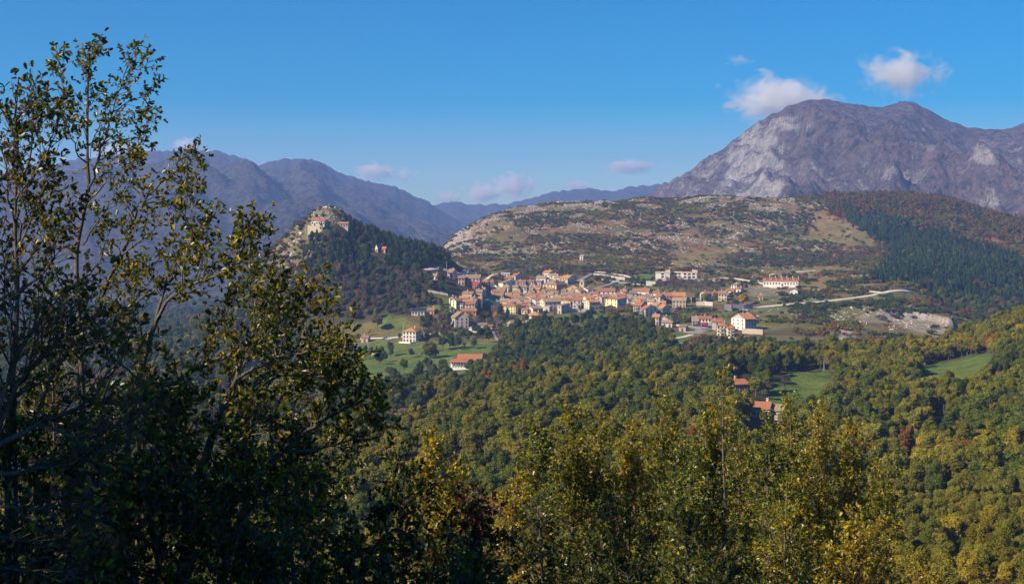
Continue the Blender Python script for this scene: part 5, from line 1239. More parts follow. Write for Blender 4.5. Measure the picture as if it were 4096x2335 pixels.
# trees that can be picked out one by one: column, foot row, height px, kind, tint, min distance, label
SPEC = [
 (2972, 1232, 62, 'oak_tree', YELLOW, 1000, 'tall golden yellow tree beside the bend of the village road'),
 (2790, 1205, 42, 'oak_tree', OLIVE, 1000, 'light green tree behind the balustrade wall at the village edge'),
 (2818, 1208, 36, 'oak_tree', YOLIVE, 1000, 'smaller yellow green tree beside the balustrade wall'),
 (2860, 1210, 40, 'oak_tree', OLIVE, 1000, 'yellow green tree in front of the purple house'),
 (2925, 1206, 40, 'oak_tree', DGREEN, 1000, 'dark green tree in front of the cream house'),
 (2958, 1206, 42, 'oak_tree', DGREEN, 1000, 'dark green tree close by the golden tree'),
 (2935, 1138, 26, 'pine_tree', PINE, 1150, 'dark conifer behind the small white tower house'),
 (2965, 1145, 24, 'pine_tree', PINE, 1150, 'second dark conifer behind the small white tower house'),
 (2985, 1152, 22, 'pine_tree', PINE2, 1150, 'bushy conifer beside the low white house'),
 (2501, 1095, 24, 'pine_tree', PINE2, 1250, 'dark fir on the terrace below the rocks'),
 (2537, 1095, 20, 'pine_tree', PINE2, 1250, 'middle fir on the terrace below the rocks'),
 (2603, 1095, 18, 'pine_tree', PINE2, 1250, 'slender fir near the school wing'),
 (2424, 1092, 18, 'oak_tree', GREEN, 1250, 'round green tree beside the zigzag road'),
 (2527, 1140, 32, 'bare_tree', BROWN, 1150, 'reddish brown bare tree on the grass bank below the school'),
 (2003, 1262, 46, 'pine_tree', PINE, 930, 'tall dark fir in front of the long yellow house'),
 (2030, 1266, 40, 'pine_tree', PINE, 930, 'second dark fir in front of the long yellow house'),
 (2078, 1262, 32, 'pine_tree', PINE, 930, 'dark fir at the corner of the long yellow house'),
 (2020, 1282, 30, 'oak_tree', DGREEN, 930, 'dark broad tree under the two firs'),
 (1950, 1256, 34, 'oak_tree', YOLIVE, 930, 'yellowing tree in front of the green roofed hotel'),
 (1982, 1282, 38, 'oak_tree', YELLOW, 930, 'rounded ochre tree beside the hotel corner'),
 (1932, 1268, 28, 'bare_tree', RUST, 930, 'rusty half bare tree below the hotel balconies'),
 (1876, 1266, 18, 'oak_tree', YOLIVE, 930, 'small yellow tree beside the orange walled house'),
 (2322, 1262, 60, 'bare_tree', BROWN, 950, 'tall thin tree with a pale bare trunk below the church'),
 (2365, 1258, 36, 'pine_tree', PINE2, 950, 'dark cedar in front of the orange roofed house'),
 (2415, 1258, 36, 'pine_tree', PINE2, 950, 'cedar at the end of the orange roofed house'),
 (2278, 1138, 16, 'pine_tree', PINE, 1150, 'little dark conifer beside the white gabled house'),
 (2525, 1245, 30, 'bare_tree', BROWN, 950, 'bare brown tree beside the yellow cube house'),
 (2530, 1272, 26, 'oak_tree', RUST, 900, 'orange brown tree below the terraced houses'),
 (2459, 1290, 24, 'oak_tree', RUST, 900, 'rust red tree at the edge of the oak wood'),
 (2218, 1270, 36, 'bare_tree', GREY, 930, 'grey leafless tree below the shaded house'),
 (2100, 1300, 46, 'oak_tree', BROWN, 900, 'brownish tree in front of the red roofed white house'),
 (2150, 1306, 44, 'oak_tree', DGREEN, 880, 'first round tree of the row under the village'),
 (2205, 1308, 46, 'oak_tree', DGREEN, 880, 'second round tree of the row under the village'),
 (2265, 1310, 46, 'oak_tree', DGREEN, 880, 'third round tree of the row under the village'),
 (1474, 1342, 30, 'oak_tree', YELLOW, 850, 'golden yellow round tree standing beside the meadow'),
 (1510, 1326, 68, 'oak_tree', BROWN, 850, 'big rounded brown green tree behind the golden tree'),
 (1561, 1424, 60, 'oak_tree', GREEN, 780, 'spreading tree with visible trunk in the middle of the meadow'),
 (1720, 1434, 70, 'oak_tree', OLIVE, 780, 'spreading tree alone on the meadow right of the white villa'),
 (1720, 1433, 40, 'shrub', DGREEN, 780, 'dark bush at the foot of the lone meadow tree'),
 (1800, 1398, 66, 'oak_tree', DGREEN, 780, 'dense dark tree at the top of the lower meadow'),
 (1772, 1402, 58, 'oak_tree', DGREEN, 780, 'dark tree at the start of the meadow clump'),
 (1832, 1400, 60, 'oak_tree', GREEN, 780, 'dark green tree in the centre of the meadow clump'),
 (1857, 1394, 42, 'bare_tree', BROWN, 780, 'brownish tree at the end of the meadow clump'),
 (1895, 1396, 44, 'oak_tree', GREEN, 780, 'small round tree beside the meadow clump'),
 (1955, 1372, 52, 'oak_tree', DGREEN, 780, 'dark round tree beside the farm lane'),
 (1977, 1422, 46, 'oak_tree', GREEN, 780, 'low spreading tree with thin trunk above the farm shed'),
 (2012, 1354, 30, 'oak_tree', YOLIVE, 800, 'bright yellow green tree beside the farm lane'),
 (1640, 1420, 38, 'bare_tree', BROWN, 780, 'thin brown tree on the meadow below the white villa'),
 (1516, 1460, 56, 'oak_tree', DGREEN, 750, 'dark tall tree near the field edge'),
 (1770, 1492, 58, 'oak_tree', GREEN, 740, 'green tree in front of the farm shed end wall'),
 (1880, 1500, 52, 'oak_tree', DGREEN, 740, 'dark tree covering the farm shed corner'),
 (1920, 1502, 44, 'oak_tree', DGREEN, 740, 'dark tree beside the farm shed'),
 (2305, 1508, 44, 'shrub', RED, 640, 'bright red tree glowing in the green wood'),
 (3140, 1560, 70, 'bare_tree', BROWN, 480, 'brown bare tree on the small meadow below the power poles'),
 (3075, 1580, 60, 'oak_tree', BROWN, 480, 'brownish tree at the meadow edge beside the red roofs'),
 (1387, 878, 1, 'pine_tree', PINE, 1000, None),
 (1400, 905, 46, 'pine_tree', PINE, HD - 80, 'tall dark pine beside the rocky summit'),
 (1418, 905, 34, 'pine_tree', PINE2, HD - 80, 'second pine beside the rocky summit'),
 (1285, 925, 38, 'pine_tree', PINE, HD - 90, 'dark pine in front of the hilltop monastery'),
 (1310, 922, 30, 'pine_tree', PINE2, HD - 90, 'bushy pine beside the hilltop monastery'),
 (1266, 873, 18, 'pine_tree', PINE2, HD - 40, 'small pine above the monastery roof'),
 (1292, 868, 20, 'pine_tree', PINE2, HD - 40, 'small pine on the summit rocks'),
 (1326, 832, 10, 'shrub', DGREEN, HD - 25, 'round dark bush on the very summit'),
 (1552, 975, 34, 'bare_tree', GREY, HD - 120, 'leafless grey tree behind the little chapel'),
 (1498, 950, 22, 'oak_tree', RUST, HD - 120, 'rust coloured tree among the pines above the chapel'),
 (1622, 1045, 34, 'oak_tree', YOLIVE, HD - 140, 'light green tree among the dark pines of the castle hill'),
 (3558, 1435, 20, 'oak_tree', YELLOW, 700, 'orange yellow tree at the wood edge near the quarry'),
 (3540, 1640, 50, 'oak_tree', YELLOW, 420, 'orange tree in the wood near the rocky clearing'),
 (3650, 1700, 30, 'oak_tree', YELLOW, 420, 'small orange tree above the small green clearing'),
 (3850, 1640, 130, 'oak_tree', DGREEN, 430, 'tall dark tree in front of the hillside pasture'),
 (1660, 1900, 1, 'oak_tree', YOLIVE, 250, None),
]
KIND_W = {'oak_tree': 9.0, 'pine_tree': 11, 'bare_tree': 8, 'shrub': 2.6}
SPECREC = []
for (px, row, hp, kind, tint, dmin, lab) in SPEC:
    if not lab: continue
    D = cast(px, row, dmin); v = len(SPECREC) % len(PROTO[kind])
    s = hp / F * D / PROTO[kind][v]['h']
    SPECREC.append((kind, v, (px - CX) / F * D, D, float(zpd(px, D)) - .1, s, len(SPECREC) * 1.7, tint, tint, lab))

# ------------------------------------------------------------------ individuals and the mass behind them
def place_tree(kind, v, x, y, z, s, rz, tint, label, group, name=None):
    P = PROTO[kind][v]
    name = name or {'near_oak': 'oak_tree'}.get(kind, kind)
    cat = 'shrub' if kind == 'shrub' else 'tree'
    if P['trunk'] is None:
        o = link(name, P['crown'], None, (x, y, z)); o.rotation_euler = (0, 0, rz); o.scale = (s, s, s); o['tint'] = tint
        return tag(o, label, cat, group)
    e = empty(name, (x, y, z), rz, s); e.scale.z = s * (1 if group is None else .85 + .45 * ((x * 7.13 + y * 3.7) % 1))
    c = link('crown', P['crown'], e); c['tint'] = tint
    link('trunk', P['trunk'], e)
    return tag(e, label, cat, group)

MASK = [(0, 280), (230, 240), (300, 120), (560, 160), (640, 520), (840, 560), (880, 800), (1080, 830), (1100, 1050), (1300, 1080), (1560, 1600), (1720, 1760), (1880, 1960), (2080, 1700), (2280, 1600), (2650, 1600), (2880, 1560), (3100, 1640), (3300, 1600), (3450, 1700), (3480, 2335), (0, 2335)]
GW, GH = 1024, 584
def visible_area(recs):
    buf = np.zeros((GH, GW), bool)
    yy, xx = np.mgrid[0:GH, 0:GW]
    buf |= inpoly(xx * 4.0, yy * 4.0, MASK)
    out = np.zeros(len(recs))
    for i in sorted(range(len(recs)), key=lambda k: recs[k][3]):
        kind, v, x, y, z, s = recs[i][:6]
        P = PROTO[kind][v]
        cx = (CX + F * x / y) / 4; r = P['r'] * s * F / y / 4 * .8; yt = (HZ - F * (z + P['h'] * s) / y) / 4; yb = (HZ - F * z / y) / 4
        x0, x1, y0, y1 = int(max(cx - r, 0)), int(min(cx + r + 1, GW)), int(max(yt, 0)), int(min(yb + 1, GH))
        if x1 <= x0 or y1 <= y0: continue
        w = buf[y0:y1, x0:x1]; out[i] = (~w).sum(); w[:] = True
    return out
vis = visible_area(REC)
ZONE = {'near': 'on the forest slope', 'slope': 'on the near forest slope', 'belt': 'in the dark wood', 'below': 'in the mixed wood', 'hedges': 'in the hedgerows', 'left': 'in the valley wood', 'castle': 'on the shaded castle hill',
        'castleleft': 'on the sunny castle hill', 'plantation': 'in the pine plantation', 'gorge': 'in the shaded gorge', 'hill': 'on the stony hill', 'ridge': 'on the brown ridge', 'bushes': 'on the grassy slope', 'villagewood': 'on the village bank'}
NOUN = {'oak_tree': 'oak', 'near_oak': 'oak', 'pine_tree': 'pine', 'bare_tree': 'bare tree', 'shrub': 'shrub'}
NEARBY = [(700, 'behind the tall slender oak'), (1100, 'behind the leaning oak'), (1500, 'behind the forked oak'), (1700, 'below the grey meadow house'), (1950, 'below the farm shed'), (2150, 'below the hotel'), (2400, 'below the church'), (2650, 'below the lemon cube house'),
          (2900, 'below the red lorry yard'), (3120, 'near the red roofed farm'), (3350, 'below the power poles'), (3650, 'below the quarry'), (3900, 'near the hillside pasture'), (9999, 'at the picture edge')]
FARBY = [(1230, 'left of the monastery'), (1400, 'below the monastery'), (1600, 'around the chapel'), (1800, 'toward the stone palace'), (2000, 'above the red house'), (2200, 'above the town hall'), (2400, 'above the church'), (2600, 'left of the school'), (2850, 'above the school'),
         (3050, 'above the golden tree'), (3250, 'above the terrace row'), (3480, 'left of the quarry'), (3700, 'above the quarry'), (3900, 'right of the quarry'), (9999, 'at the picture edge')]
def tree_label(kind, x, y, s, t0, zone, zd):
    w = TINTWORD[t0]
    if kind == 'bare_tree' and 'bare' in w: w = 'grey'
    px = CX + F * x / y
    by = next(b for a, b in (NEARBY if y < 900 else FARBY) if px < a)
    lo, hi = zd
    k = (y - lo) / max(hi - lo, 1)
    f, sz = zone_size[zone]
    size = 'small' if s < f + sz * .33 else 'large' if s > f + sz * .67 else 'medium'
    place = ZONE[zone]
    if place.startswith('on '): place = ('low ', '', 'high ')[min(int(k * 3), 2)] + place
    elif place.startswith('in '): place = ('at the front ', '', 'at the back ')[min(int(k * 3), 2)] + place
    return '%s %s %s %s %s' % (size, w, NOUN[kind], place, by)
zone_range, zone_size = {}, {}
for r in REC:
    a, b = zone_range.get(r[9], (9e9, 0)); zone_range[r[9]] = (min(a, r[3]), max(b, r[3]))
    a, b = zone_size.get(r[9], (9e9, 0)); zone_size[r[9]] = (min(a, r[5]), max(b, r[5]))
zone_size = {k: (a, b - a) for k, (a, b) in zone_size.items()}
rest = {}
for fam in (('oak_tree', 'near_oak'), ('pine_tree',), ('bare_tree',), ('shrub',)):
    ids = [i for i, r in enumerate(REC) if r[0] in fam]
    ids.sort(key=lambda i: -vis[i])
    n = 300 - sum(1 for r in SPECREC if r[0] in fam)
    for k, i in enumerate(ids):
        kind, v, x, y, z, s, rz, t0, tint, zone = REC[i]
        if k < n and vis[i] > 1:
            place_tree(kind, v, x, y, z, s, rz, tint, tree_label(kind, x, y, s, t0, zone, zone_range[zone]), f'{NOUN[kind]}s {ZONE[zone]}')
        else: rest.setdefault(kind, []).append(i)
for r in SPECREC: place_tree(*r[:7], r[8], r[9], None)

def mass(name, kind, ids, label):
    """all the other trees of a kind: instances on points"""
    src = bpy.data.collections.new(kind + '_source')
    for k, P in enumerate(PROTO[kind]): src.objects.link(bpy.data.objects.new('%s_%d' % (kind, k), P['joint']))
    R = [REC[i] for i in ids]
    me = bpy.data.meshes.new(name)
    me.vertices.add(len(R)); me.vertices.foreach_set('co', np.array([r[2:5] for r in R], np.float32).ravel())
    me.attributes.new('tint', 'FLOAT_COLOR', 'POINT').data.foreach_set('color', np.array([(*r[8], 1) for r in R], np.float32).ravel())
    me.attributes.new('size', 'FLOAT', 'POINT').data.foreach_set('value', np.array([r[5] for r in R], np.float32))
    me.attributes.new('turn', 'FLOAT', 'POINT').data.foreach_set('value', np.array([r[6] for r in R], np.float32))
    me.attributes.new('pick', 'INT', 'POINT').data.foreach_set('value', np.array([r[1] for r in R], np.int32))
    rr = np.random.default_rng(3); me.attributes.new('shape', 'FLOAT_VECTOR', 'POINT').data.foreach_set('vector', np.array([(r[5], r[5], r[5] * rr.uniform(.85, 1.3)) for r in R], np.float32).ravel())
    o = link(name, me)
    ng = bpy.data.node_groups.new(name, 'GeometryNodeTree')
    ng.interface.new_socket('Geometry', in_out='INPUT', socket_type='NodeSocketGeometry')
    ng.interface.new_socket('Geometry', in_out='OUTPUT', socket_type='NodeSocketGeometry')
    gi, go = ng.nodes.new('NodeGroupInput'), ng.nodes.new('NodeGroupOutput')
    ci = ng.nodes.new('GeometryNodeCollectionInfo'); ci.inputs['Collection'].default_value = src; ci.inputs['Separate Children'].default_value = True; ci.inputs['Reset Children'].default_value = True
    ip = ng.nodes.new('GeometryNodeInstanceOnPoints'); ip.inputs['Pick Instance'].default_value = True
    def attr(nm, ty):
        n = ng.nodes.new('GeometryNodeInputNamedAttribute'); n.data_type = ty; n.inputs['Name'].default_value = nm
        return [s for s in n.outputs if s.name == 'Attribute' and s.enabled][0]
    cb = ng.nodes.new('ShaderNodeCombineXYZ'); L = ng.links.new
    L(attr('turn', 'FLOAT'), cb.inputs[2])
    L(gi.outputs[0], ip.inputs['Points']); L(ci.outputs[0], ip.inputs['Instance']); L(attr('pick', 'INT'), ip.inputs['Instance Index'])
    L(cb.outputs[0], ip.inputs['Rotation']); L(attr('shape', 'FLOAT_VECTOR'), ip.inputs['Scale']); L(ip.outputs[0], go.inputs[0])
    md = o.modifiers.new('scatter', 'NODES'); md.node_group = ng
    return tag(o, label, 'wood', kind='stuff')
for kind, nm, lab in (('oak_tree', 'oak_forest', 'oak forest covering the slopes around the village'), ('near_oak', 'oak_forest', 'yellow green oak forest on the near slope'), ('pine_tree', 'pine_forest', 'dark pine woods on the castle hill and ridge'),
                      ('bare_tree', 'bare_woods', 'leafless grey trees under the castle hill'), ('shrub', 'hill_scrub', 'low scrub scattered over the stony hill')):
    if kind in rest: mass(nm, kind, rest[kind], lab)
print('TREES', {k: sum(1 for r in REC if r[0] == k) for k in PROTO}, 'rest', {k: len(v) for k, v in rest.items()})

# ------------------------------------------------------------------ limestone rocks on the hill
def rock_protos(n=5):
    out = []
    for s in range(n):
        rng = np.random.default_rng(900 + s)
        import bmesh
        bm = bmesh.new(); bmesh.ops.create_icosphere(bm, subdivisions=1, radius=1.0)
        for v in bm.verts:
            v.co *= float(rng.uniform(.6, 1.25)); v.co.z *= .72
        me = bpy.data.meshes.new('boulder'); bm.to_mesh(me); bm.free(); me.materials.append(MATS['limestone']); out.append(me)
    return out
m, nt, out = new_mat('limestone'); pos = geo_pos(nt); n1 = noise(nt, .5, 5, .65, pos)
surf(nt, out, mix(nt, maprange(nt, n1.outputs[0], .35, .7), (.56, .49, .43), (.32, .275, .24)), .95, .1, n1.outputs[0], .7, .3)
RP = rock_protos()
PROTO['rock'] = [dict(joint=me, h=.7, r=1.1, trunk=None, crown=me) for me in RP]
REC = []
def a_rock(px, row, D, x, rng):
    n = fbm(x / 26, D / 30, 4, 131) * .6 + fbm(x / 8, D / 8, 2, 133) * .4
    k = np.clip((n - .465) * 6, 0, .8) * np.interp(row, [800, 990, 1040, 1100], [1, 1, .35, .12])
    k = np.where(px > 3300, k * .25, k)
    k = np.where((px < 1950) & (D > 1560), np.maximum(k, .45), k)
    return (rng.random(px.size) < k) & ~inpoly(px, row, PLANT) & ~in_fields(px, row, D)
scatter('rocks', 'rock', 1760, 3900, 1380, 2040, 2.2, a_rock, [(GREY, 1)], .28, 1.15, 21)
scatter('rocks', 'rock', 1120, 1440, 1030, HD + 10, 2.6, lambda px, row, D, x, rng: (_cell(HILLW, px, D) > 8) & (px < 1290 - (row - 900) * .3) & (rng.random(px.size) < np.where(row < 900, .14, np.clip((fbm(x / 14, D / 14, 3, 5) - .48) * 5, .02, .6))), [(GREY, 1)], .4, 1.5, 22)
scatter('rocks', 'rock', 1240, 1410, HD - 60, HD - 8, 3.0, lambda px, row, D, x, rng: (row < 895) & (rng.random(px.size) < .16), [(GREY, 1)], .4, 1.2, 23)
scatter('rocks', 'rock', 3000, 3900, 930, 1380, 3.4, lambda px, row, D, x, rng: rng.random(px.size) < np.clip((fbm(x / 24, D / 24, 4, 141) - .52) * 4, 0, .5), [(GREY, 1)], .3, .9, 24)
scatter('rocks', 'rock', 2480, 2640, 1300, 1400, 2.2, lambda px, row, D, x, rng: (row < 1090) & (rng.random(px.size) < .5), [(GREY, 1)], .4, 1.6, 25)
ids = sorted(range(len(REC)), key=lambda i: -REC[i][5] / REC[i][3])
for i in ids[:220]:
    kind, v, x, y, z, s, rz, t0, t, zone = REC[i]
    o = link('boulder', RP[v], None, (x, y, z + .1 * s)); o.rotation_euler = (0, 0, rz); o.scale = (s * 1.25, s * 1.25, s * 1.25)
    cst = y < HD + 20 and x < -60
    by = next(b_ for a_, b_ in FARBY if CX + F * x / y < a_)
    tag(o, '%s pale limestone boulder %s %s' % ('large' if s > 1.2 else 'flat' if v % 2 else 'angular', 'lying on the castle hill' if cst else 'high on the stony slope' if y > 1600 else 'low on the stony slope', by), 'boulder', 'boulders on the castle hill' if cst else 'boulders on the stony slopes')
mass('limestone_rubble', 'rock', ids[220:], 'pale limestone rubble strewn over the stony hill')
print('ROCKS', len(REC))
# ------------------------------------------------------------------ roads, walls, poles, vehicles
ASPH = stucco('asphalt', (.20, .185, .17), .15); TRACK = stucco('gravel_track', (.56, .50, .42), .15)
def ribbon(name, Q, w, mat, up):
    V, Fc = [], []
    for i, (x, y) in enumerate(Q):
        a, b_ = Q[max(i - 1, 0)], Q[min(i + 1, len(Q) - 1)]
        dx, dy = b_[0] - a[0], b_[1] - a[1]; l = math.hypot(dx, dy) or 1
        nx, ny = -dy / l * w / 2, dx / l * w / 2
        z0, z1 = hxy(x + nx, y + ny) + up, hxy(x - nx, y - ny) + up; zc = max(hxy(x, y) + up, (z0 + z1) / 2); z0, z1 = max(z0, zc - .3), max(z1, zc - .3)
        V += [(x + nx, y + ny, z0), (x - nx, y - ny, z1), (x + nx, y + ny, z0 - 1.0), (x - nx, y - ny, z1 - 1.0)]
    for i in range(len(Q) - 1):
        k = 4 * i
        Fc += [(k, k + 1, k + 5, k + 4), (k + 1, k + 3, k + 7, k + 5), (k + 2, k, k + 4, k + 6)]
    return tag(link(name, mesh_np(name, V, np.array(Fc), [mat])), kind='structure')
for name, Q, w, mt, up in ROADS: ribbon(name, Q, w, dict(ASPH=ASPH, TRACK=TRACK)[mt], up)

DRY_ST = stucco('dry_stone', (.46, .41, .36), .3, .95, .4)
def wall_line(label, pts, h, thick=.8, dmin=820, mat=None, cap=True):
    P = [((px - CX) / F * D, D) for px, row in pts for D in [cast(px, row, dmin)]]
    b = MB()
    for i in range(len(P) - 1):
        n = max(1, int(math.dist(P[i], P[i + 1]) / 6))
        for k in range(n):
            a = Vector((*P[i], 0)).lerp(Vector((*P[i + 1], 0)), k / n); c = Vector((*P[i], 0)).lerp(Vector((*P[i + 1], 0)), (k + 1) / n)
            z0, z1 = hxy(a.x, a.y), hxy(c.x, c.y); t = (c - a).normalized(); nn = Vector((-t.y, t.x, 0)) * thick / 2
            q = []
            for p, z in ((a, z0), (c, z1)):
                for sg in (-1, 1):
                    q.append((p.x + nn.x * sg, p.y + nn.y * sg, z - 1.5)); q.append((p.x + nn.x * sg, p.y + nn.y * sg, z + h))
            i0 = len(b.v); b.v += q
            for fc in ((0, 4, 5, 1), (2, 3, 7, 6), (1, 5, 7, 3), (0, 1, 3, 2), (4, 6, 7, 5)): b.f.append(tuple(i0 + j for j in fc)); b.m.append(0)
    return tag(b.build('stone_wall', [mat or DRY_ST]), label, 'wall')
wall_line('long pale retaining wall under the zigzag road', [(2375, 1106), (2410, 1110), (2460, 1118), (2500, 1122)], 3.0, dmin=1050)
wall_line('pale wall along the lower bend of the zigzag road', [(2405, 1122), (2440, 1128), (2476, 1130)], 1.6, dmin=1050)
wall_line('stone terrace wall below the school', [(2585, 1142), (2622, 1144), (2700, 1140), (2790, 1134), (2840, 1134), (2880, 1136)], 4.0, 1.2, dmin=1050)
wall_line('low wall on the grass bank left of the school', [(2475, 1134), (2530, 1138), (2575, 1146)], 1.6, dmin=1050)
wall_line('balustrade wall beside the light green trees', [(2785, 1222), (2820, 1222), (2852, 1224)], 3.2, .8, 940, WM['beige'])
wall_line('long garage wall in shade below the dark trees', [(2902, 1238), (2930, 1240), (2975, 1238), (3006, 1234)], 4.2, 4.0, 940, stucco('shade_tone_render', (.17, .16, .18), .2))  # the wall's shade is put into its dark colour
wall_line('pale wall below the stony hill beside the stone palace', [(1826, 1102), (1870, 1100), (1914, 1104)], 1.8, dmin=1100)
wall_line('stone wall below the apartment house', [(2970, 1334), (3010, 1336), (3052, 1338)], 3.4, 1, 830, WM['stone'])
wall_line('pale garden wall under the yellow villa', [(2884, 1352), (2930, 1358), (2950, 1366)], 1.6, .6, 820)
wall_line('long dark wall under the trees below the church', [(2262, 1250), (2310, 1248), (2352, 1246)], 2.4, .8, 920, WM['grey'])
wall_line('pale field wall on the green bank left of the village', [(1712, 1170), (1760, 1176), (1792, 1186)], 1.6, .8, 1000)
wall_line('garden wall below the flaming orange roof', [(2108, 1312), (2140, 1310)], 1.2, .5, 850, WHITEP)
wall_line('low white wall of the meadow villa garden', [(1596, 1372), (1640, 1374), (1676, 1368)], .8, .4, 780, WHITEP)

POLEM = stucco('pole_concrete', (.50, .47, .43), .12)
def pole(label, px, rt, rb, dmin, arm=True, D=None):
    D = D or cast(px, rb, dmin); h = max((rb - rt) / F * D, 5.0)
    e = empty('utility_pole', ((px - CX) / F * D, D, float(zpd(px, D))))
    b = MB(); b.tube([(0, 0, -1), (0, 0, h)], [.16, .10], 8); b.build('post', [POLEM], e)
    if arm:
        b = MB(); b.box(-.9, .9, -.06, .06, h - .35, h - .22); b.build('crossarm', [METAL], e)
        for sx in (-.8, 0, .8):
            b = MB(); b.tube([(sx, 0, h - .22), (sx, 0, h + .02)], [.06, .04], 6); b.build('insulator', [WHITEP], e)
    tag(e, label, 'pole', 'utility poles')
    return e, h
pa, ha = pole('pale concrete pole at the forest edge with a transformer box', 3135, 1481, 1530, 560, D=655)
b = MB(); b.box(-.35, .35, -.5, -.14, ha * .55, ha * .75); b.build('transformer_box', [METAL], pa)
pb, hb = pole('concrete pole with crossarm above the small meadow', 3296, 1463, 1520, 560, D=668)
pole('tall thin pole beside the quarry bushes', 3323, 1323, 1358, 760)
pole('thin pole below the quarry track bend', 3365, 1352, 1400, 740)
pole('pole standing before the quarry wood', 3548, 1366, 1420, 740)
pole('pole near the white house on the quarry lane', 3184, 1378, 1412, 720)
pole('weathered pole on the pasture at the picture edge', 4072, 1425, 1470, 520)
pole('pole beside the farm shed meadow', 1958, 1428, 1462, 750)
pole('pole behind the tall white villa', 1613, 1296, 1322, 850)
pole('pole in front of the grey gabled meadow house', 1472, 1368, 1404, 780)
pole('pole left of the large chalet house', 1755, 1285, 1316, 850)
pole('pole below the chalet house garden', 1766, 1300, 1330, 850)
pole('pole above the low stables', 1947, 1278, 1306, 850)
pole('pole in the yard of the red lorry', 2770, 1328, 1362, 830)
pole('pole beside the white greenhouse', 1988, 1290, 1320, 850)
pole('pole at the upper village edge by the grey stone house', 1787, 1060, 1094, 1150)
pole('pole on the grass behind the stone palace', 1922, 1070, 1092, 1250)
b = MB(); A, B = Vector(pa.location) + Vector((0, 0, ha)), Vector(pb.location) + Vector((0, 0, hb)); P = [A.lerp(B, t / 10) - Vector((0, 0, 1.0 * 4 * (t / 10) * (1 - t / 10))) for t in range(11)]
b.tube(P, [.035] * 11, 4); tag(b.build('power_line', [METAL]), 'thin cable sagging between the two forest edge poles', 'cable')

def paint(name, c): m, nt, out = new_mat(name); surf(nt, out, c, .35, .5); return m
RUB = stucco('rubber', (.03, .03, .03), .1)
def wheel(parent, x, y, r=.33, w=.22):
    b = MB(); b.tube([(x - w / 2, y, r), (x + w / 2, y, r)], [r, r], 12); o = b.build('tyre', [RUB]); o.name = 'wheel'; o.parent = parent
def car(label, px, row, dmin, rz, col):
    D = cast(px, row, dmin); e = empty('parked_car', ((px - CX) / F * D, D, float(zpd(px, D)) + .35), rz)
    b = MB(); prof = [(-2.1, .35), (2.1, .35), (2.15, .7), (1.9, .9), (1.0, .98), (.45, 1.42), (-1.2, 1.45), (-1.8, 1.0), (-2.15, .95)]
    for sx in (-1, 1):
        pts = [(sx * .85 * (1 if z < 1.1 else .82), y, z) for y, z in prof]; b.poly(pts if sx > 0 else pts[::-1])
    n = len(prof)
    for i in range(n):
        (y0, z0), (y1, z1) = prof[i], prof[(i + 1) % n]; f = lambda z: .85 * (1 if z < 1.1 else .82)
        b.poly([(-f(z0), y0, z0), (f(z0), y0, z0), (f(z1), y1, z1), (-f(z1), y1, z1)])
    b.build('body', [paint('car_paint_' + str(px), col)], e)
    b = MB(); b.box(-.86, .86, -1.3, .55, 1.0, 1.3); b.build('side_window', [GLASS], e)
    b = MB(); b.poly([(-.7, 1.0, 1.02), (.7, 1.0, 1.02), (.62, .52, 1.40), (-.62, .52, 1.40)]); b.build('windscreen', [GLASS], e)
    for sx in (-.78, .78):
        for yy in (-1.3, 1.3): wheel(e, sx, yy)
    return tag(e, label, 'car', 'parked cars')
car('white car parked beside the dark bush at the yard', 2711, 1308, 850, 1.2, (.7, .7, .7))
car('grey car parked in the yard below the red lorry', 2815, 1318, 850, 1.5, (.35, .38, .42))
car('dark car parked at the yard wall', 2783, 1307, 850, 1.4, (.06, .06, .09))
car('silver car on the meadow lane near the white villa', 1553, 1362, 800, 1.5, (.55, .56, .58))
car('dark blue car on the meadow lane', 1541, 1360, 800, 1.4, (.05, .06, .12))
D = cast(2826, 1308, 850); lo = empty('red_lorry', ((2826 - CX) / F * D, D, float(zpd(2826, D)) + .4), rad(96)); REDP = paint('lorry_red', (.5, .03, .05))
b = MB(); b.box(-1.2, 1.2, -1.0, 3.6, .9, 2.7); b.build('box_body', [REDP], lo)
b = MB(); b.box(-1.15, 1.15, -3.0, -1.1, .6, 2.6); b.build('cab', [WHITEP], lo)
b = MB(); b.box(-1.0, 1.0, -3.05, -3.0, 1.6, 2.4); b.box(-1.18, 1.18, -2.6, -1.6, 1.65, 2.35); b.build('cab_window', [GLASS], lo)
b = MB(); b.box(-.9, .9, -3.0, 3.6, .45, .88); b.build('chassis', [METAL], lo)
for k in range(5):
    b = MB(); b.box(1.2, 1.24, -.7 + k * .85, -.2 + k * .85, 1.9, 2.3); b.build('marking', [WHITEP], lo)
for sx in (-1, 1):
    for yy in (-2.2, 1.6, 2.7): wheel(lo, sx, yy, .5, .3)
tag(lo, 'red lorry with white cab parked in the yard', 'lorry')

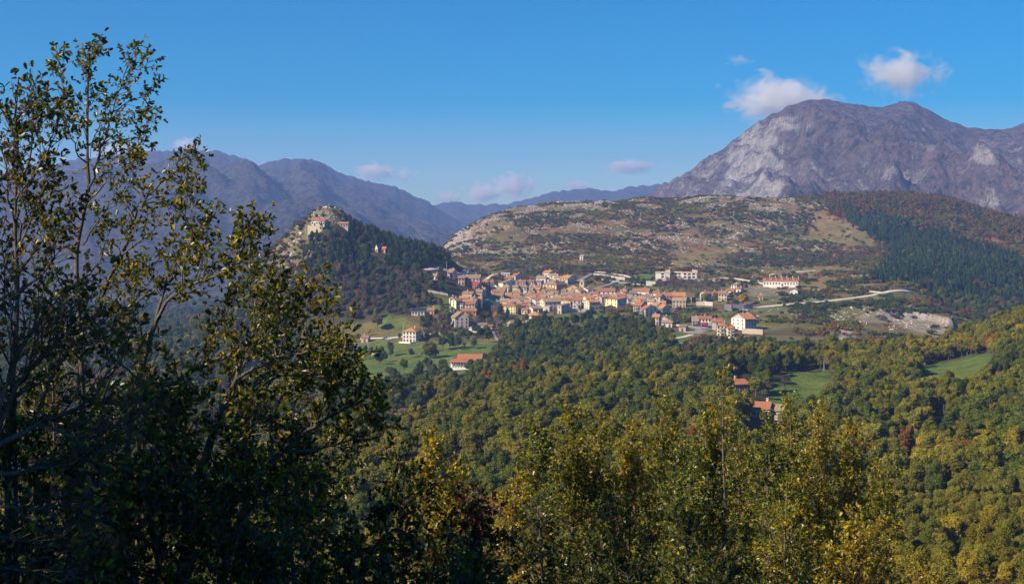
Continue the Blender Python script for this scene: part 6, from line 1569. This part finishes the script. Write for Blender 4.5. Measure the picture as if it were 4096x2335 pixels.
# --- clearing with rocks and rough stone posts at the forest edge, field fence
for k, (px, row, w, hgt) in enumerate(((3843, 1630, 26, 60), (3782, 1590, 66, 22), (3900, 1600, 60, 16), (3800, 1615, 34, 34))):
    D = cast(px, row, 380); s = D / F
    import bmesh
    bm = bmesh.new(); bmesh.ops.create_icosphere(bm, subdivisions=3, radius=1.0); rr = np.random.default_rng(k + 60)
    o_ = rr.uniform(0, 50)
    for v in bm.verts:
        n_ = float(fbm(np.array([v.co.x * 1.7 + o_]), np.array([v.co.y * 1.7 + v.co.z * 2.1]), 3, 7)[0]); v.co *= .7 + .65 * n_
    me = bpy.data.meshes.new('rock_outcrop'); bm.to_mesh(me); bm.free(); me.materials.append(MATS['limestone'])
    o = link('rock_outcrop', me, None, ((px - CX) * s, D, float(zpd(px, D)) + hgt * s * .3)); o.scale = (w * s * .62, w * s * .5, hgt * s * .62)
    tag(o, ('upright white rock pillar in the forest clearing', 'flat pale rock slab at the upper edge of the clearing', 'long pale rock ledge right of the pillar', 'dark hollow rock beside the white pillar')[k], 'rock')
f0, f1 = (3716, 1532), (3840, 1536)
A = [((p[0] - CX) / F * D, D) for p in (f0, f1) for D in [cast(*p, 470)]]
fe = empty('field_fence', (A[0][0], A[0][1], hxy(*A[0]))); L_ = math.dist(A[0], A[1]); fe.rotation_euler = (0, 0, math.atan2(A[1][1] - A[0][1], A[1][0] - A[0][0]))
ca, sa = math.cos(fe.rotation_euler.z), math.sin(fe.rotation_euler.z)
n = int(L_ / 1.6)
zs = [hxy(A[0][0] + ca * k * 1.6, A[0][1] + sa * k * 1.6) - fe.location.z for k in range(n + 1)]
for k in range(n + 1):
    b = MB(); b.box(-.06, .06, -.06, .06, -.4, 1.1); b.build('post', [WHITEP], fe).location = (k * 1.6, 0, zs[k])
for zz in (.45, .95):
    for k in range(n):
        b = MB(); b.tube([(k * 1.6, .08, zs[k] + zz), ((k + 1) * 1.6, .08, zs[k + 1] + zz)], [.05, .05], 5); b.build('rail', [WHITEP], fe)
tag(fe, 'white wooden fence across the hillside pasture', 'fence')
# ------------------------------------------------------------------ oaks close to the viewer
FGLEAF = leaf_mat('oak_leaf', 0.48, 0.03, own=True)
m, nt, out = new_mat('oak_bark'); pos = geo_pos(nt); n1 = noise(nt, 25.0, 5, .65, pos); n2 = noise(nt, 3.0, 3, .6, pos)
c = mix(nt, maprange(nt, n1.outputs[0], .35, .7), (.055, .045, .036), (.15, .13, .11))
surf(nt, out, mix(nt, maprange(nt, n2.outputs[0], .5, .7, 0, .5), c, (.20, .185, .165)), .95, .1, n1.outputs[0], .7, .01); FGBARK = m

def leaf_template(full=True):
    """an oak leaf, stalk at the origin, tip at y=1, folded along the midrib: one lobed blade half on each side"""
    if full: prof = [(0, .0), (.22, .20), (.12, .32), (.30, .47), (.16, .57), (.29, .72), (.13, .84), (0, 1.0)]
    else: prof = [(0, .0), (.25, .26), (.13, .44), (.30, .68), (0, 1.0)]
    V, Fc = [], []
    n = len(prof)
    for sg in (1, -1):
        o = len(V)
        V += [(sg * x, y, .32 * x - .2 * (y - .5) ** 2) for x, y in prof]
        a = tuple(range(o, o + n))
        Fc.append(a if sg > 0 else a[::-1])
    return np.array(V, float), np.array(Fc, int)
LT_FULL, LT_LOW = leaf_template(True), leaf_template(False)

def leaves_mesh(name, P, A, size, pal, rng, tmpl, upness=.6):
    """oak leaves at P pointing along A"""
    V, Fc = tmpl
    n = len(P); A = A / np.maximum(np.linalg.norm(A, axis=1, keepdims=True), 1e-6)
    up = rng.normal(size=(n, 3)) * .75 + np.array((0, 0, upness))
    X = np.cross(A, up); X /= np.maximum(np.linalg.norm(X, axis=1, keepdims=True), 1e-6); Z = np.cross(X, A)
    s = (size * rng.uniform(.6, 1.25, n))[:, None, None]
    v = P[:, None] + s * (V[None, :, 0:1] * X[:, None] + V[None, :, 1:2] * A[:, None] + V[None, :, 2:3] * Z[:, None])
    f = (Fc[None] + (np.arange(n) * len(V))[:, None, None]).reshape(-1, Fc.shape[1])
    w = np.array([p[1] for p in pal], float); ci = rng.choice(len(pal), n, p=w / w.sum())
    c = np.array([p[0] for p in pal])[ci] * rng.uniform(.7, 1.3, (n, 1))
    c = np.repeat(np.concatenate([c, np.ones((n, 1))], 1)[:, None], len(V), 1)
    return mesh_np(name, v.reshape(-1, 3), f, [FGLEAF], vert_col={'leafcol': c.reshape(-1, 4)})

def prisms(P0, P1, r0, r1):
    n = len(P0); t = P1 - P0; t = t / np.maximum(np.linalg.norm(t, axis=1, keepdims=True), 1e-6)
    a = np.cross(t, np.array((.3, .5, .8))); a /= np.maximum(np.linalg.norm(a, axis=1, keepdims=True), 1e-6); b = np.cross(t, a)
    V = [P0 + (a * math.cos(2.0944 * k) + b * math.sin(2.0944 * k)) * np.asarray(r0)[:, None] for k in range(3)] + [P1]
    V = np.stack(V, 1).reshape(-1, 3)
    f = np.array([(0, 1, 3), (1, 2, 3), (2, 0, 3)])
    return V, (f[None] + (np.arange(n) * 4)[:, None, None]).reshape(-1, 3)

def smooth_line(pts, n):
    pts = [Vector(p) for p in pts]; out = []
    for i in range(len(pts) - 1):
        p0, p1, p2, p3 = pts[max(i - 1, 0)], pts[i], pts[i + 1], pts[min(i + 2, len(pts) - 1)]
        for k in range(n):
            t = k / n
            out.append(.5 * ((2 * p1) + (p2 - p0) * t + (2 * p0 - 5 * p1 + 4 * p2 - p3) * t * t + (3 * p1 - p0 - 3 * p2 + p3) * t ** 3))
    return out + [pts[-1]]

def rv(rng): return Vector(rng.normal(size=3))

def grow(limb, r0, cfg, rng):
    """side shoots, twigs and leaf positions along one limb"""
    tubes_ = [(limb, [max(r0 * (1 - .88 * k / (len(limb) - 1)), .004) for k in range(len(limb))])]
    T0, T1, LP, LA = [], [], [], []
    seg = [(limb[k + 1] - limb[k]).length for k in range(len(limb) - 1)]; L = sum(seg)
    def at(line, t):
        k = min(int(t * (len(line) - 1)), len(line) - 2); f = t * (len(line) - 1) - k
        return line[k].lerp(line[k + 1], f), (line[k + 1] - line[k]).normalized()
    shoots = [limb]
    nsh = int(L / cfg['space']) + 1
    for k in range(nsh):
        t = cfg['from'] + (1 - cfg['from']) * (k + rng.uniform(0, 1)) / nsh
        p, d = at(limb, min(t, .99))
        q = rv(rng); q -= d * q.dot(d); q.normalize()
        d2 = (d * cfg['along'] + q * 1.0 + Vector((0, 0, cfg['rise']))).normalized()
        l = cfg['shoot'] * rng.uniform(.45, 1.1) * (1.15 - .75 * t)
        e1 = p + d2 * l * .5 + rv(rng) * l * .06; e2 = p + d2 * l + Vector((0, 0, cfg['lift'] * l)) + rv(rng) * l * .12
        sh = [p, e1, e2]; shoots.append(sh)
        rr = max(min(r0 * .4, .006 + .011 * l), .004)
        tubes_.append((sh, [rr, rr * .7, .003]))
    for line in shoots:
        ll = sum((line[k + 1] - line[k]).length for k in range(len(line) - 1)); main = line is limb
        nt_ = max(2, int(ll / cfg['twig_space'] * (.55 if main else 1)))
        for j in range(nt_ + 1):
            t = 1.0 if j == nt_ else (cfg['from'] if main else .18) + (1 - (cfg['from'] if main else .18)) * (j + rng.uniform(0, 1)) / nt_
            p, d = at(line, min(t, .995))
            q = rv(rng); q -= d * q.dot(d); q.normalize()
            d2 = (d * (2.0 if j == nt_ else .8) + q * .9 + Vector((0, 0, cfg['rise'] * .7))).normalized(); tl = cfg['twig'] * rng.uniform(.5, 1.2)
            p1 = p + d2 * tl; T0.append(p); T1.append(p1)
            nl = int(rng.poisson(cfg['leaves']))
            for i in range(nl):
                u = rng.uniform(.25, 1) if i > 2 else 1.0
                LP.append(p.lerp(p1, u)); a = d2 * (.9 if u > .9 else .5) + rv(rng) * .75 + Vector((0, 0, -.12)); LA.append(a)
    return tubes_, T0, T1, LP, LA

FGN = [0]
LOOSE = []
def close_tree(label, trunk, trad, limbs, pal, cfg, seed, name='oak_tree', tmpl=LT_FULL, lsize=.074, loose=0):
    """limbs: list of (points, radius); all points in world space"""
    rng = np.random.default_rng(seed)
    root = Vector(trunk[0]); e = empty(name, root)
    mb = MB(); tl = smooth_line([Vector(p) - root for p in trunk], 5)
    mb.tube(tl, [max(trad * (1 - .86 * k / (len(tl) - 1)), .008) for k in range(len(tl))], 9)
    mb.build('trunk', [FGBARK], e, True)
    total = 0; far = []
    for pts, r in limbs:
        ln = smooth_line([Vector(p) - root for p in pts], 4)
        while len(ln) > 4 and (ln[-1] - (Vector(pts[-1]) - root)).length < cfg.get('cut', .2): ln.pop()
        ln = [p + rv(rng) * .012 for p in ln]; ln[0] = Vector(pts[0]) - root
        tb, T0, T1, LP, LA = grow(ln, r, cfg, rng)
        b = MB()
        for p_, r_ in tb: b.tube(p_, r_, 6 if r_[0] > .012 else 3, 0, False)
        pv, pf = prisms(np.array(T0), np.array(T1), np.full(len(T0), .0032), np.full(len(T0), .0014))
        bv = np.array(b.v); me = mesh_np('branch', np.concatenate([bv, pv]), [np.array(b.f), pf + len(bv)], [FGBARK], smooth=True)
        o = link('branch', me, e)
        if len(LP):
            P, A = np.array(LP), np.array(LA)
            if loose and far is not None:
                k = min(loose, len(P) // 2); far += [(P[i], A[i]) for i in range(k)]; P, A = P[k:], A[k:]
            f = link('foliage', leaves_mesh('foliage', P, A, lsize, pal, rng, tmpl), o); f['kind'] = 'stuff'
            total += len(P)
    FGN[0] += total
    if far:      # single leaves that can be told apart
        base = [leaves_mesh('leaf', np.zeros((1, 3)), np.array([[0, 1., 0]]), lsize, [p], np.random.default_rng(k), tmpl) for k, p in enumerate(pal)]
        for P, A in far[:290]:
            o = link('leaf', base[int(rng.integers(len(base)))], e); o.location = P
            o.rotation_euler = (Vector(A).normalized().to_track_quat('Y', 'Z') @ Matrix.Rotation(rng.uniform(-1.2, 1.2), 4, 'Y').to_quaternion()).to_euler()
    return tag(e, label, 'tree')

def W(px, row, D): return Vector(((px - CX) / F * D, D, (HZ - row) / F * D))
def LINE(D, pts, drift=0.0, wob=0.0, seed=0):
    r = random.Random(seed); n = len(pts); pts = [(p, q + max(900 - q, 0) * .06) for p, q in pts]
    return [W(px, row, D + drift * (i / max(n - 1, 1)) + (r.uniform(-wob, wob) if 0 < i < n - 1 else 0)) for i, (px, row) in enumerate(pts)]
def to_ground(line):
    p = line[0].copy(); z = hxy(p.x, p.y) - .15
    return [Vector((p.x, p.y, z))] + line if p.z > z + .4 else line

LG, LO, LY, LB, LDR, LDK = (.105, .140, .018), (.22, .215, .024), (.48, .34, .022), (.20, .105, .03), (.15, .02, .016), (.034, .046, .011)
CFG = dict(space=.16, shoot=.85, along=.75, rise=.45, lift=.10, twig_space=.13, twig=.20, leaves=4.2)
CFG['from'] = .22
def cfg(**k): d = dict(CFG); d.update({('from' if a == 'start' else a): b for a, b in k.items()}); return d
dim = lambda pal, f: [(tuple(x * f for x in c), w) for c, w in pal]  # darker palette copies: silhouette and shade put into the leaf colours
PAL_SKY = dim([(LG, 3), (LO, 2.2), (LY, .6), (LDK, 2.2), (LB, .5)], .72)
PAL_LOW = dim([(LG, 2.5), (LO, 1.6), (LY, 1.0), (LDK, 2.8), (LB, .5)], .8)

# the tall oak against the sky
D0 = 20.0
close_tree('tall slender oak rising into the sky at the picture edge', to_ground(LINE(D0, [(325, 2400), (330, 2200), (322, 1900), (330, 1600), (318, 1300), (306, 1032), (332, 866), (355, 745), (351, 640), (350, 503), (355, 239), (378, 141)])), .055, [
    (LINE(D0, [(350, 700), (348, 503), (352, 330), (355, 239), (378, 141)]), .018),
    (LINE(D0, [(352, 745), (393, 624), (453, 413), (514, 224), (560, 156)], -.6), .02),
    (LINE(D0, [(453, 413), (520, 372), (590, 345), (640, 292)], .4), .011),
    (LINE(D0, [(453, 413), (510, 470), (580, 450), (630, 432)], -.5), .011),
    (LINE(D0, [(514, 224), (560, 240), (600, 195), (622, 190)], .3), .009),
    (LINE(D0, [(349, 503), (280, 400), (248, 290), (240, 200), (232, 150)], .9), .014),
    (LINE(D0, [(355, 260), (318, 205), (305, 135)], .3), .009),
    (LINE(D0, [(358, 230), (395, 170), (412, 125)], -.3), .009),
    (LINE(D0, [(351, 640), (290, 560), (262, 450), (240, 370)], -.8), .013),
    (LINE(D0, [(393, 624), (470, 590), (540, 566), (604, 545)], .6), .012),
    (LINE(D0, [(380, 660), (440, 640), (520, 610), (600, 470), (620, 400)], -.6), .013),
    (LINE(D0, [(345, 810), (430, 720), (520, 640), (590, 600)], -.9), .015),
    (LINE(D0, [(318, 1300), (400, 1230), (423, 1150), (491, 1017), (537, 881), (574, 806), (680, 692), (756, 640), (824, 564)], -1.4), .035),
    (LINE(D0 - .9, [(540, 880), (500, 760), (560, 650), (600, 600)], .3), .014),
    (LINE(D0 - 1., [(574, 806), (660, 800), (740, 760), (800, 700)], .4), .014),
    (LINE(D0 - 1., [(491, 1017), (560, 960), (640, 900), (700, 860)], -.4), .014),
    (LINE(D0, [(306, 1032), (220, 960), (160, 860), (120, 800)], .6), .018),
    (LINE(D0, [(312, 1140), (400, 1040), (430, 940), (470, 870)], .8), .016),
    (LINE(D0, [(335, 880), (270, 800), (220, 720), (180, 640)], .9), .014),
    (LINE(D0, [(350, 560), (400, 480), (420, 380), (430, 300)], .7), .011),
    (LINE(D0, [(330, 980), (400, 880), (450, 780), (500, 720)], -.7), .014),
    (LINE(D0, [(318, 1240), (240, 1130), (200, 1020), (190, 940)], -.6), .016),
    (LINE(D0, [(325, 1420), (430, 1330), (520, 1210), (600, 1120)], .9), .018),
    (LINE(D0, [(325, 1500), (230, 1400), (180, 1280), (170, 1180)], .7), .018),
    (LINE(D0 - .9, [(680, 692), (740, 720), (800, 650), (830, 620)], .3), .010),
    (LINE(D0 - .5, [(423, 1150), (520, 1120), (620, 1050), (690, 980)], .5), .014),
], PAL_SKY, cfg(space=.12, shoot=.34, twig_space=.11, twig=.13, leaves=5.2, start=.18, cut=.12), 1, loose=18)

D1 = 18.5
close_tree('leaning oak with branches reaching over the castle hill', to_ground(LINE(D1, [(520, 2420), (500, 2200), (500, 1950), (520, 1720), (560, 1520), (600, 1380)])), .085, [
    (LINE(D1, [(600, 1380), (640, 1220), (665, 1150), (725, 1070), (786, 957), (831, 844), (869, 775)], .5), .03),
    (LINE(D1, [(590, 1400), (650, 1240), (740, 1150), (892, 1093), (952, 1017), (1005, 904), (1073, 813)], -.6), .03),
    (LINE(D1, [(892, 1093), (980, 1060), (1050, 1030), (1090, 1000)], .3), .012),
    (LINE(D1, [(952, 1017), (1010, 960), (1060, 920), (1088, 880)], -.3), .010),
    (LINE(D1, [(725, 1070), (760, 1000), (850, 960), (880, 900)], .4), .012),
    (LINE(D1, [(786, 957), (740, 860), (760, 760), (800, 700)], -.5), .012),
    (LINE(D1, [(560, 1520), (675, 1541), (814, 1459), (976, 1402), (1082, 1329), (1180, 1220), (1270, 1130), (1325, 1078)], -1.0), .04),
    (LINE(D1 - .5, [(976, 1402), (1060, 1270), (1110, 1140), (1120, 1040)], .5), .018),
    (LINE(D1 - .7, [(1082, 1329), (1180, 1300), (1270, 1210), (1310, 1190)], .4), .014),
    (LINE(D1 - .6, [(1000, 1390), (1020, 1240), (1000, 1120), (1030, 1050)], -.5), .016),
    (LINE(D1 - .3, [(814, 1459), (860, 1320), (940, 1200), (960, 1130)], .8), .018),
    (LINE(D1, [(600, 1400), (540, 1260), (500, 1130), (520, 1040)], .8), .018),
    (LINE(D1, [(560, 1520), (440, 1420), (380, 1300), (330, 1230)], .6), .018),
    (LINE(D1, [(520, 1720), (640, 1680), (760, 1600), (860, 1560)], -.8), .02),
], dim([(LG, 3), (LO, 2.4), (LY, 1.1), (LDK, 2.2), (LB, .5)], .8), cfg(space=.08, shoot=.46, leaves=5.5, twig_space=.085, twig=.14), 2)

D2 = 16.5
close_tree('dark stemmed oak in the middle of the thicket', to_ground(LINE(D2, [(715, 2450), (748, 2208), (757, 1964), (805, 1882), (850, 1740), (887, 1638), (944, 1516), (965, 1430)])), .10, [
    (LINE(D2, [(850, 1740), (920, 1600), (960, 1480), (1010, 1400)], .4), .03),
    (LINE(D2, [(944, 1516), (1080, 1440), (1240, 1400), (1350, 1380), (1440, 1400)], -.5), .024),
    (LINE(D2, [(887, 1638), (1020, 1560), (1150, 1500), (1280, 1500), (1400, 1480)], .7), .024),
    (LINE(D2, [(757, 1964), (680, 1800), (600, 1680), (560, 1600)], .6), .026),
    (LINE(D2, [(805, 1882), (740, 1740), (700, 1600), (720, 1480)], -.5), .024),
    (LINE(D2, [(757, 1980), (880, 1860), (1000, 1720), (1120, 1620)], -.8), .026),
    (LINE(D2, [(750, 2150), (640, 2000), (520, 1900), (400, 1860)], .5), .026),
    (LINE(D2, [(748, 2208), (860, 2060), (960, 1900), (1020, 1820)], -.6), .024),
    (LINE(D2, [(740, 2260), (600, 2180), (480, 2080), (380, 2040)], -.6), .022),
], PAL_LOW, cfg(space=.085, shoot=.75, leaves=6, twig_space=.085), 3)

D3 = 17.5
close_tree('forked oak with a long limb bending over the meadow', to_ground(LINE(D3, [(880, 2450), (911, 2208), (976, 2045), (1000, 1964), (1080, 1860), (1139, 1801)])), .085, [
    (LINE(D3, [(1139, 1801), (1260, 1700), (1400, 1620), (1500, 1570), (1570, 1530)], -.4), .032),
    (LINE(D3, [(1139, 1801), (1300, 1790), (1420, 1740), (1510, 1640), (1540, 1590)], .6), .028),
    (LINE(D3, [(1080, 1860), (1100, 1640), (1180, 1520), (1300, 1450), (1400, 1430)], .6), .028),
    (LINE(D3, [(1260, 1700), (1330, 1560), (1420, 1480), (1470, 1440)], -.4), .018),
    (LINE(D3, [(1000, 1964), (980, 1780), (1010, 1660), (1080, 1580)], -.6), .022),
    (LINE(D3, [(976, 2045), (1120, 1980), (1260, 1940), (1380, 1900)], .5), .022),
    (LINE(D3, [(960, 2080), (1080, 2100), (1240, 2060), (1400, 2060)], -.5), .02),
    (LINE(D3, [(911, 2208), (820, 2100), (720, 2060), (640, 2040)], .5), .02),
    (LINE(D3, [(1400, 1740), (1480, 1760), (1540, 1700), (1580, 1640)], .4), .012),
], [(LG, 3), (LO, 2.0), (LY, 1.6), (LDK, 2.2), (LB, .6)], cfg(space=.08, shoot=.55, leaves=6.0, twig_space=.085, twig=.15), 4)

D4 = 15.0
close_tree('dark upright oak cut by the picture edge', to_ground(LINE(D4, [(40, 2500), (30, 2000), (40, 1700), (70, 1200), (60, 900), (70, 600), (62, 420), (75, 270)])), .04, [
    (LINE(D4, [(68, 650), (64, 480), (70, 330), (76, 265)]), .014),
    (LINE(D4, [(60, 900), (110, 680), (140, 480), (146, 330), (142, 235)], .5), .018),
    (LINE(D4, [(62, 800), (160, 640), (215, 500), (230, 400), (225, 330)], -.4), .016),
    (LINE(D4, [(62, 780), (10, 600), (-30, 470), (-50, 380)], .5), .014),
    (LINE(D4, [(70, 1100), (180, 950), (260, 860), (330, 800)], .7), .018),
    (LINE(D4, [(68, 1250), (-20, 1050), (-60, 900)], -.5), .016),
    (LINE(D4, [(66, 1020), (100, 860), (90, 720), (110, 600)], -.7), .016),
    (LINE(D4, [(60, 1400), (180, 1250), (280, 1150), (340, 1080)], .5), .02),
    (LINE(D4, [(50, 1600), (190, 1500), (300, 1400), (420, 1330)], -.5), .02),
    (LINE(D4, [(60, 1300), (10, 1200), (30, 1050), (20, 960)], .6), .014),
    (LINE(D4, [(64, 900), (30, 760), (20, 620), (10, 520)], -.6), .014),
    (LINE(D4, [(66, 1000), (150, 820), (200, 700), (210, 600)], .9), .014),
    (LINE(D4, [(64, 560), (110, 460), (120, 380), (110, 300)], .4), .010),
    (LINE(D4, [(70, 1180), (200, 1060), (230, 950), (280, 900)], -.7), .016),
    (LINE(D4, [(66, 1150), (0, 980), (-30, 800), (-20, 700)], .8), .014),
    (LINE(D4, [(60, 1480), (-20, 1350), (-60, 1200)], -.6), .016),
    (LINE(D4, [(60, 1450), (150, 1350), (230, 1230), (250, 1130)], -.8), .016),
], dim([(LG, 2.0), (LDK, 3.4), (LO, .9), (LB, 1.2), (LY, .3)], .62), cfg(space=.085, shoot=.42, leaves=3.2, twig_space=.085, twig=.15), 5)

D5 = 12.5      # half bare tree with pale twigs
close_tree('half bare tree with pale grey twigs and few brown leaves', to_ground(LINE(D5, [(-120, 2500), (-60, 2000), (-30, 1800), (0, 1650)])), .075, [
    (LINE(D5, [(-30, 1800), (140, 1700), (300, 1640), (420, 1600), (560, 1500)], .6), .03),
    (LINE(D5, [(-20, 1750), (60, 1560), (180, 1420), (280, 1300), (330, 1180)], .4), .03),
    (LINE(D5, [(0, 1650), (40, 1480), (120, 1330), (160, 1200)], -.4), .024),
    (LINE(D5, [(140, 1700), (300, 1740), (460, 1700), (600, 1640)], -.4), .02),
    (LINE(D5, [(-40, 1900), (150, 1880), (320, 1840), (480, 1780), (600, 1760)], .5), .026),
    (LINE(D5, [(-60, 2000), (120, 2040), (300, 2000), (460, 1960)], -.3), .022),
    (LINE(D5, [(-80, 2140), (100, 2160), (260, 2180), (420, 2140)], .4), .02),
    (LINE(D5, [(180, 1420), (300, 1380), (400, 1300), (480, 1240)], -.3), .014),
    (LINE(D5, [(300, 1640), (380, 1540), (470, 1440), (520, 1380)], .3), .014),
    (LINE(D5, [(-80, 2240), (80, 2280), (240, 2290), (380, 2260)], -.3), .016),
], [(LB, 3), (LG, 1), (LDK, 1.5), (LY, .5)], cfg(space=.08, shoot=.85, along=1.4, leaves=1.1, twig_space=.07, twig=.26, rise=.25), 6, name='bare_tree', lsize=.085)

def sapling(label, px, row, D, width, pal, seed, nl=17, dens=1.0, lsize=.08, lean=0, low=None, **kw):
    """upright young oak: leader and steeply rising limbs; width in photo pixels"""
    rng = np.random.default_rng(seed)
    top = W(px, row + 45, D); zg = hxy(top.x, top.y)
    bot = Vector((top.x - lean, top.y, zg - .15)); H = top.z - zg
    lo_z = low if low is not None else zg + H * .18
    trunk = [bot, bot.lerp(top, .4) + rv(rng) * .08, bot.lerp(top, .75) + rv(rng) * .08, top]
    R = width / F * D / 2
    limbs = [([trunk[1], trunk[2], trunk[2].lerp(top, .5) + rv(rng) * .06, top], .016)]
    for k in range(nl):
        t = .16 + .66 * (k + rng.uniform(0, 1)) / nl
        p = bot.lerp(top, t); th = k * 2.4 + rng.uniform(-.5, .5); reach = R * 1.25 * rng.uniform(.55, 1.1) * (1 - .45 * max(t - .45, 0) / .4)
        d = Vector((math.cos(th), math.sin(th), 0)); up = min(H * rng.uniform(.10, .22), (top.z - p.z) * .85)
        limbs.append(([p, p + d * reach * .55 + Vector((0, 0, up * .35)), p + d * reach + Vector((0, 0, up))], .016))
    return close_tree(label, trunk, .05, limbs, pal, cfg(space=.11 / dens, shoot=.55, leaves=6.0 * dens, twig_space=.10, along=.8, rise=.5, cut=.1, **kw), seed, tmpl=LT_LOW, lsize=lsize)
PS = [(LO, 3.0), (LG, 2.0), (LY, 1.3), (LB, .5)]
PY = [(LY, 3.5), (LO, 2), (LB, 1.0), (LG, .6)]
PG = [(LG, 3.2), (LO, 1.6), (LDK, 1.2), (LY, .4)]
PD = [(LDK, 3), (LG, 1.6), (LB, .6), (LO, .4)]  # deep shade of the thicket put into dark leaf colours
PDD = dim([(LDK, 3), (LG, 1.6), (LB, .7), (LO, .5), (LY, .3)], .75)  # same thicket shade in the leaf colours, darker still
for a in [
 ('orange yellow sapling glowing behind the dark thicket', 1705, 1675, 30, 230, PY, 21),
 ('small yellow sapling beside the glowing one', 1800, 1800, 30, 160, PY, 22),
 ('dark leafy sapling at the end of the oak thicket', 1600, 1740, 19, 300, PD, 23),
 ('dark red leaved young tree at the bottom centre', 1900, 1900, 20, 300, [(LDR, 2.5), (LDK, 2), (LB, 1)], 24),
 ('tall sapling with pale leaf tips left of the sapling row', 2150, 1650, 30, 260, PG, 25),
 ('bushy olive sapling with pale shiny crown', 2280, 1575, 31, 300, PS, 26),
 ('slim sapling between the bushy olive ones', 2400, 1600, 31, 230, PS, 27),
 ('yellow leaved sapling right of the bushy olive one', 2530, 1640, 32, 260, PY, 28),
 ('pointed sapling with a thin pale tip in the sapling row', 2655, 1530, 33, 240, PS, 29),
 ('highest sapling with a long thin leader in front of the village', 2895, 1410, 33, 46, PS, 30, 4, .55),
 ('leafy sapling under the long thin leader', 2870, 1560, 34, 170, PS, 58),
 ('broad sapling under the highest leader', 2830, 1600, 34, 260, PS, 31),
 ('sapling in front of the long red barn', 3060, 1600, 33, 230, PG, 32),
 ('upright yellow green sapling right of the barn', 3160, 1535, 35, 210, PS, 33),
 ('yellow crowned sapling among the last ones of the row', 3270, 1560, 36, 250, PY, 34),
 ('last sapling at the end of the row', 3410, 1640, 36, 250, PY, 35),
 ('dense green bush like oak under the pale crown', 2760, 1850, 26, 380, PG, 36),
 ('dark young oak at the bottom between the trunks', 2450, 1930, 24, 420, PD, 37),
 ('dark young oak filling the bottom centre', 2150, 1980, 22, 400, PD, 38),
 ('green young oak below the yellow crowned sapling', 3150, 1880, 28, 380, PS, 39),
 ('yellowing young oak at the bottom right of the row', 3420, 2000, 30, 360, PY, 40),
 ('dark young oak at the foot of the red leaved tree', 1750, 2080, 17, 420, PD, 41),
 ('dark leafy oak at the bottom of the thicket', 1400, 2040, 15, 460, PD, 42),
 ('dark leafy oak beside the forked trunk', 1120, 2120, 14, 440, PD, 43),
 ('yellowish undergrowth oak at the lowest picture edge', 350, 2160, 14, 460, [(LG, 2), (LY, 1.5), (LDK, 2)], 44),
 ('low oak shoots at the bottom under the green young oak', 2900, 2140, 22, 440, PD, 45),
 ('low oak shoots at the picture bottom near the last sapling', 3680, 2190, 34, 300, PY, 46),
 ('low dark oak shoots at the very bottom left of centre', 1900, 2200, 15, 420, PD, 47),
 ('olive sapling behind the bushy olive one', 2340, 1680, 35, 300, PS, 61),
 ('olive sapling behind the pointed one', 2600, 1700, 36, 320, PS, 62),
 ('yellow green sapling behind the highest leader', 2960, 1690, 36, 320, PS, 63),
 ('yellow green sapling behind the yellow crowned one', 3220, 1720, 38, 320, PS, 64),
 ('green sapling low between the pointed and the highest ones', 2720, 1720, 30, 320, PG, 65),
 ('yellow sapling low left of the sapling row', 2060, 1850, 28, 260, PY, 66),
 ('olive sapling low at the end of the row', 3520, 1800, 38, 280, PS, 67),
 ('dark oak in the corner before the half bare tree', 60, 1480, 15, 520, PDD, 71),
 ('dark oak between the half bare tree and the leaning oak', 340, 1600, 14.5, 480, PDD, 72),
 ('dark oak right before the dark stemmed oak', 620, 1720, 14, 480, PDD, 73),
 ('dark oak low before the forked oak', 900, 1820, 14, 460, PDD, 74),
 ('dark leafy oak high in the middle of the thicket', 560, 1330, 21.5, 520, PDD, 75),
 ('dark leafy oak high beside the picture edge', 200, 1260, 22, 520, PDD, 76),
 ('dark leafy oak at the inner side of the forked oak', 1180, 1560, 19.5, 420, PDD, 77),
 ('dark oak behind the half bare tree', 150, 1420, 25, 620, PD, 51),
 ('dark oak filling the thicket behind the leaning oak', 420, 1500, 24, 620, PD, 52),
 ('dark oak behind the dark stemmed oak', 700, 1600, 23, 620, PD, 53),
 ('dark oak behind the forked oak', 960, 1640, 23, 600, PD, 54),
 ('dark oak at the far side of the thicket', 1220, 1700, 22, 560, PD, 55),
 ('yellow lit oak low in the thicket gap', 850, 1900, 26, 500, [(LG, 2), (LY, 2), (LO, 2)], 56),
 ('yellow lit oak low behind the half bare tree', 250, 1750, 27, 500, [(LG, 2), (LY, 2), (LO, 2)], 57),
 ('low dark oak shoots at the very bottom of the picture', 2500, 2200, 18, 480, PD, 48),
]:
    if a[5] is PD or a[5] is PDD: sapling(*a, dens=.8, lsize=.09)
    else: sapling(*a)
# unseen trees added left of the view to throw shade on the thicket
for k, (x, y, s_) in enumerate([(-12, 6.5, 1.2), (-16, 12, 1.4), (-20, 7, 1.5), (-20, 18, 1.5), (-25, 12, 1.7)]):
    z = hxy(x, y); place_tree('near_oak', k % 3, x, y, z, s_, k * 1.3, LG, 'unseen broad oak added beside the viewpoint to shade the thicket', 'unseen shading oaks beside the viewpoint')
print('LEAVES', FGN)
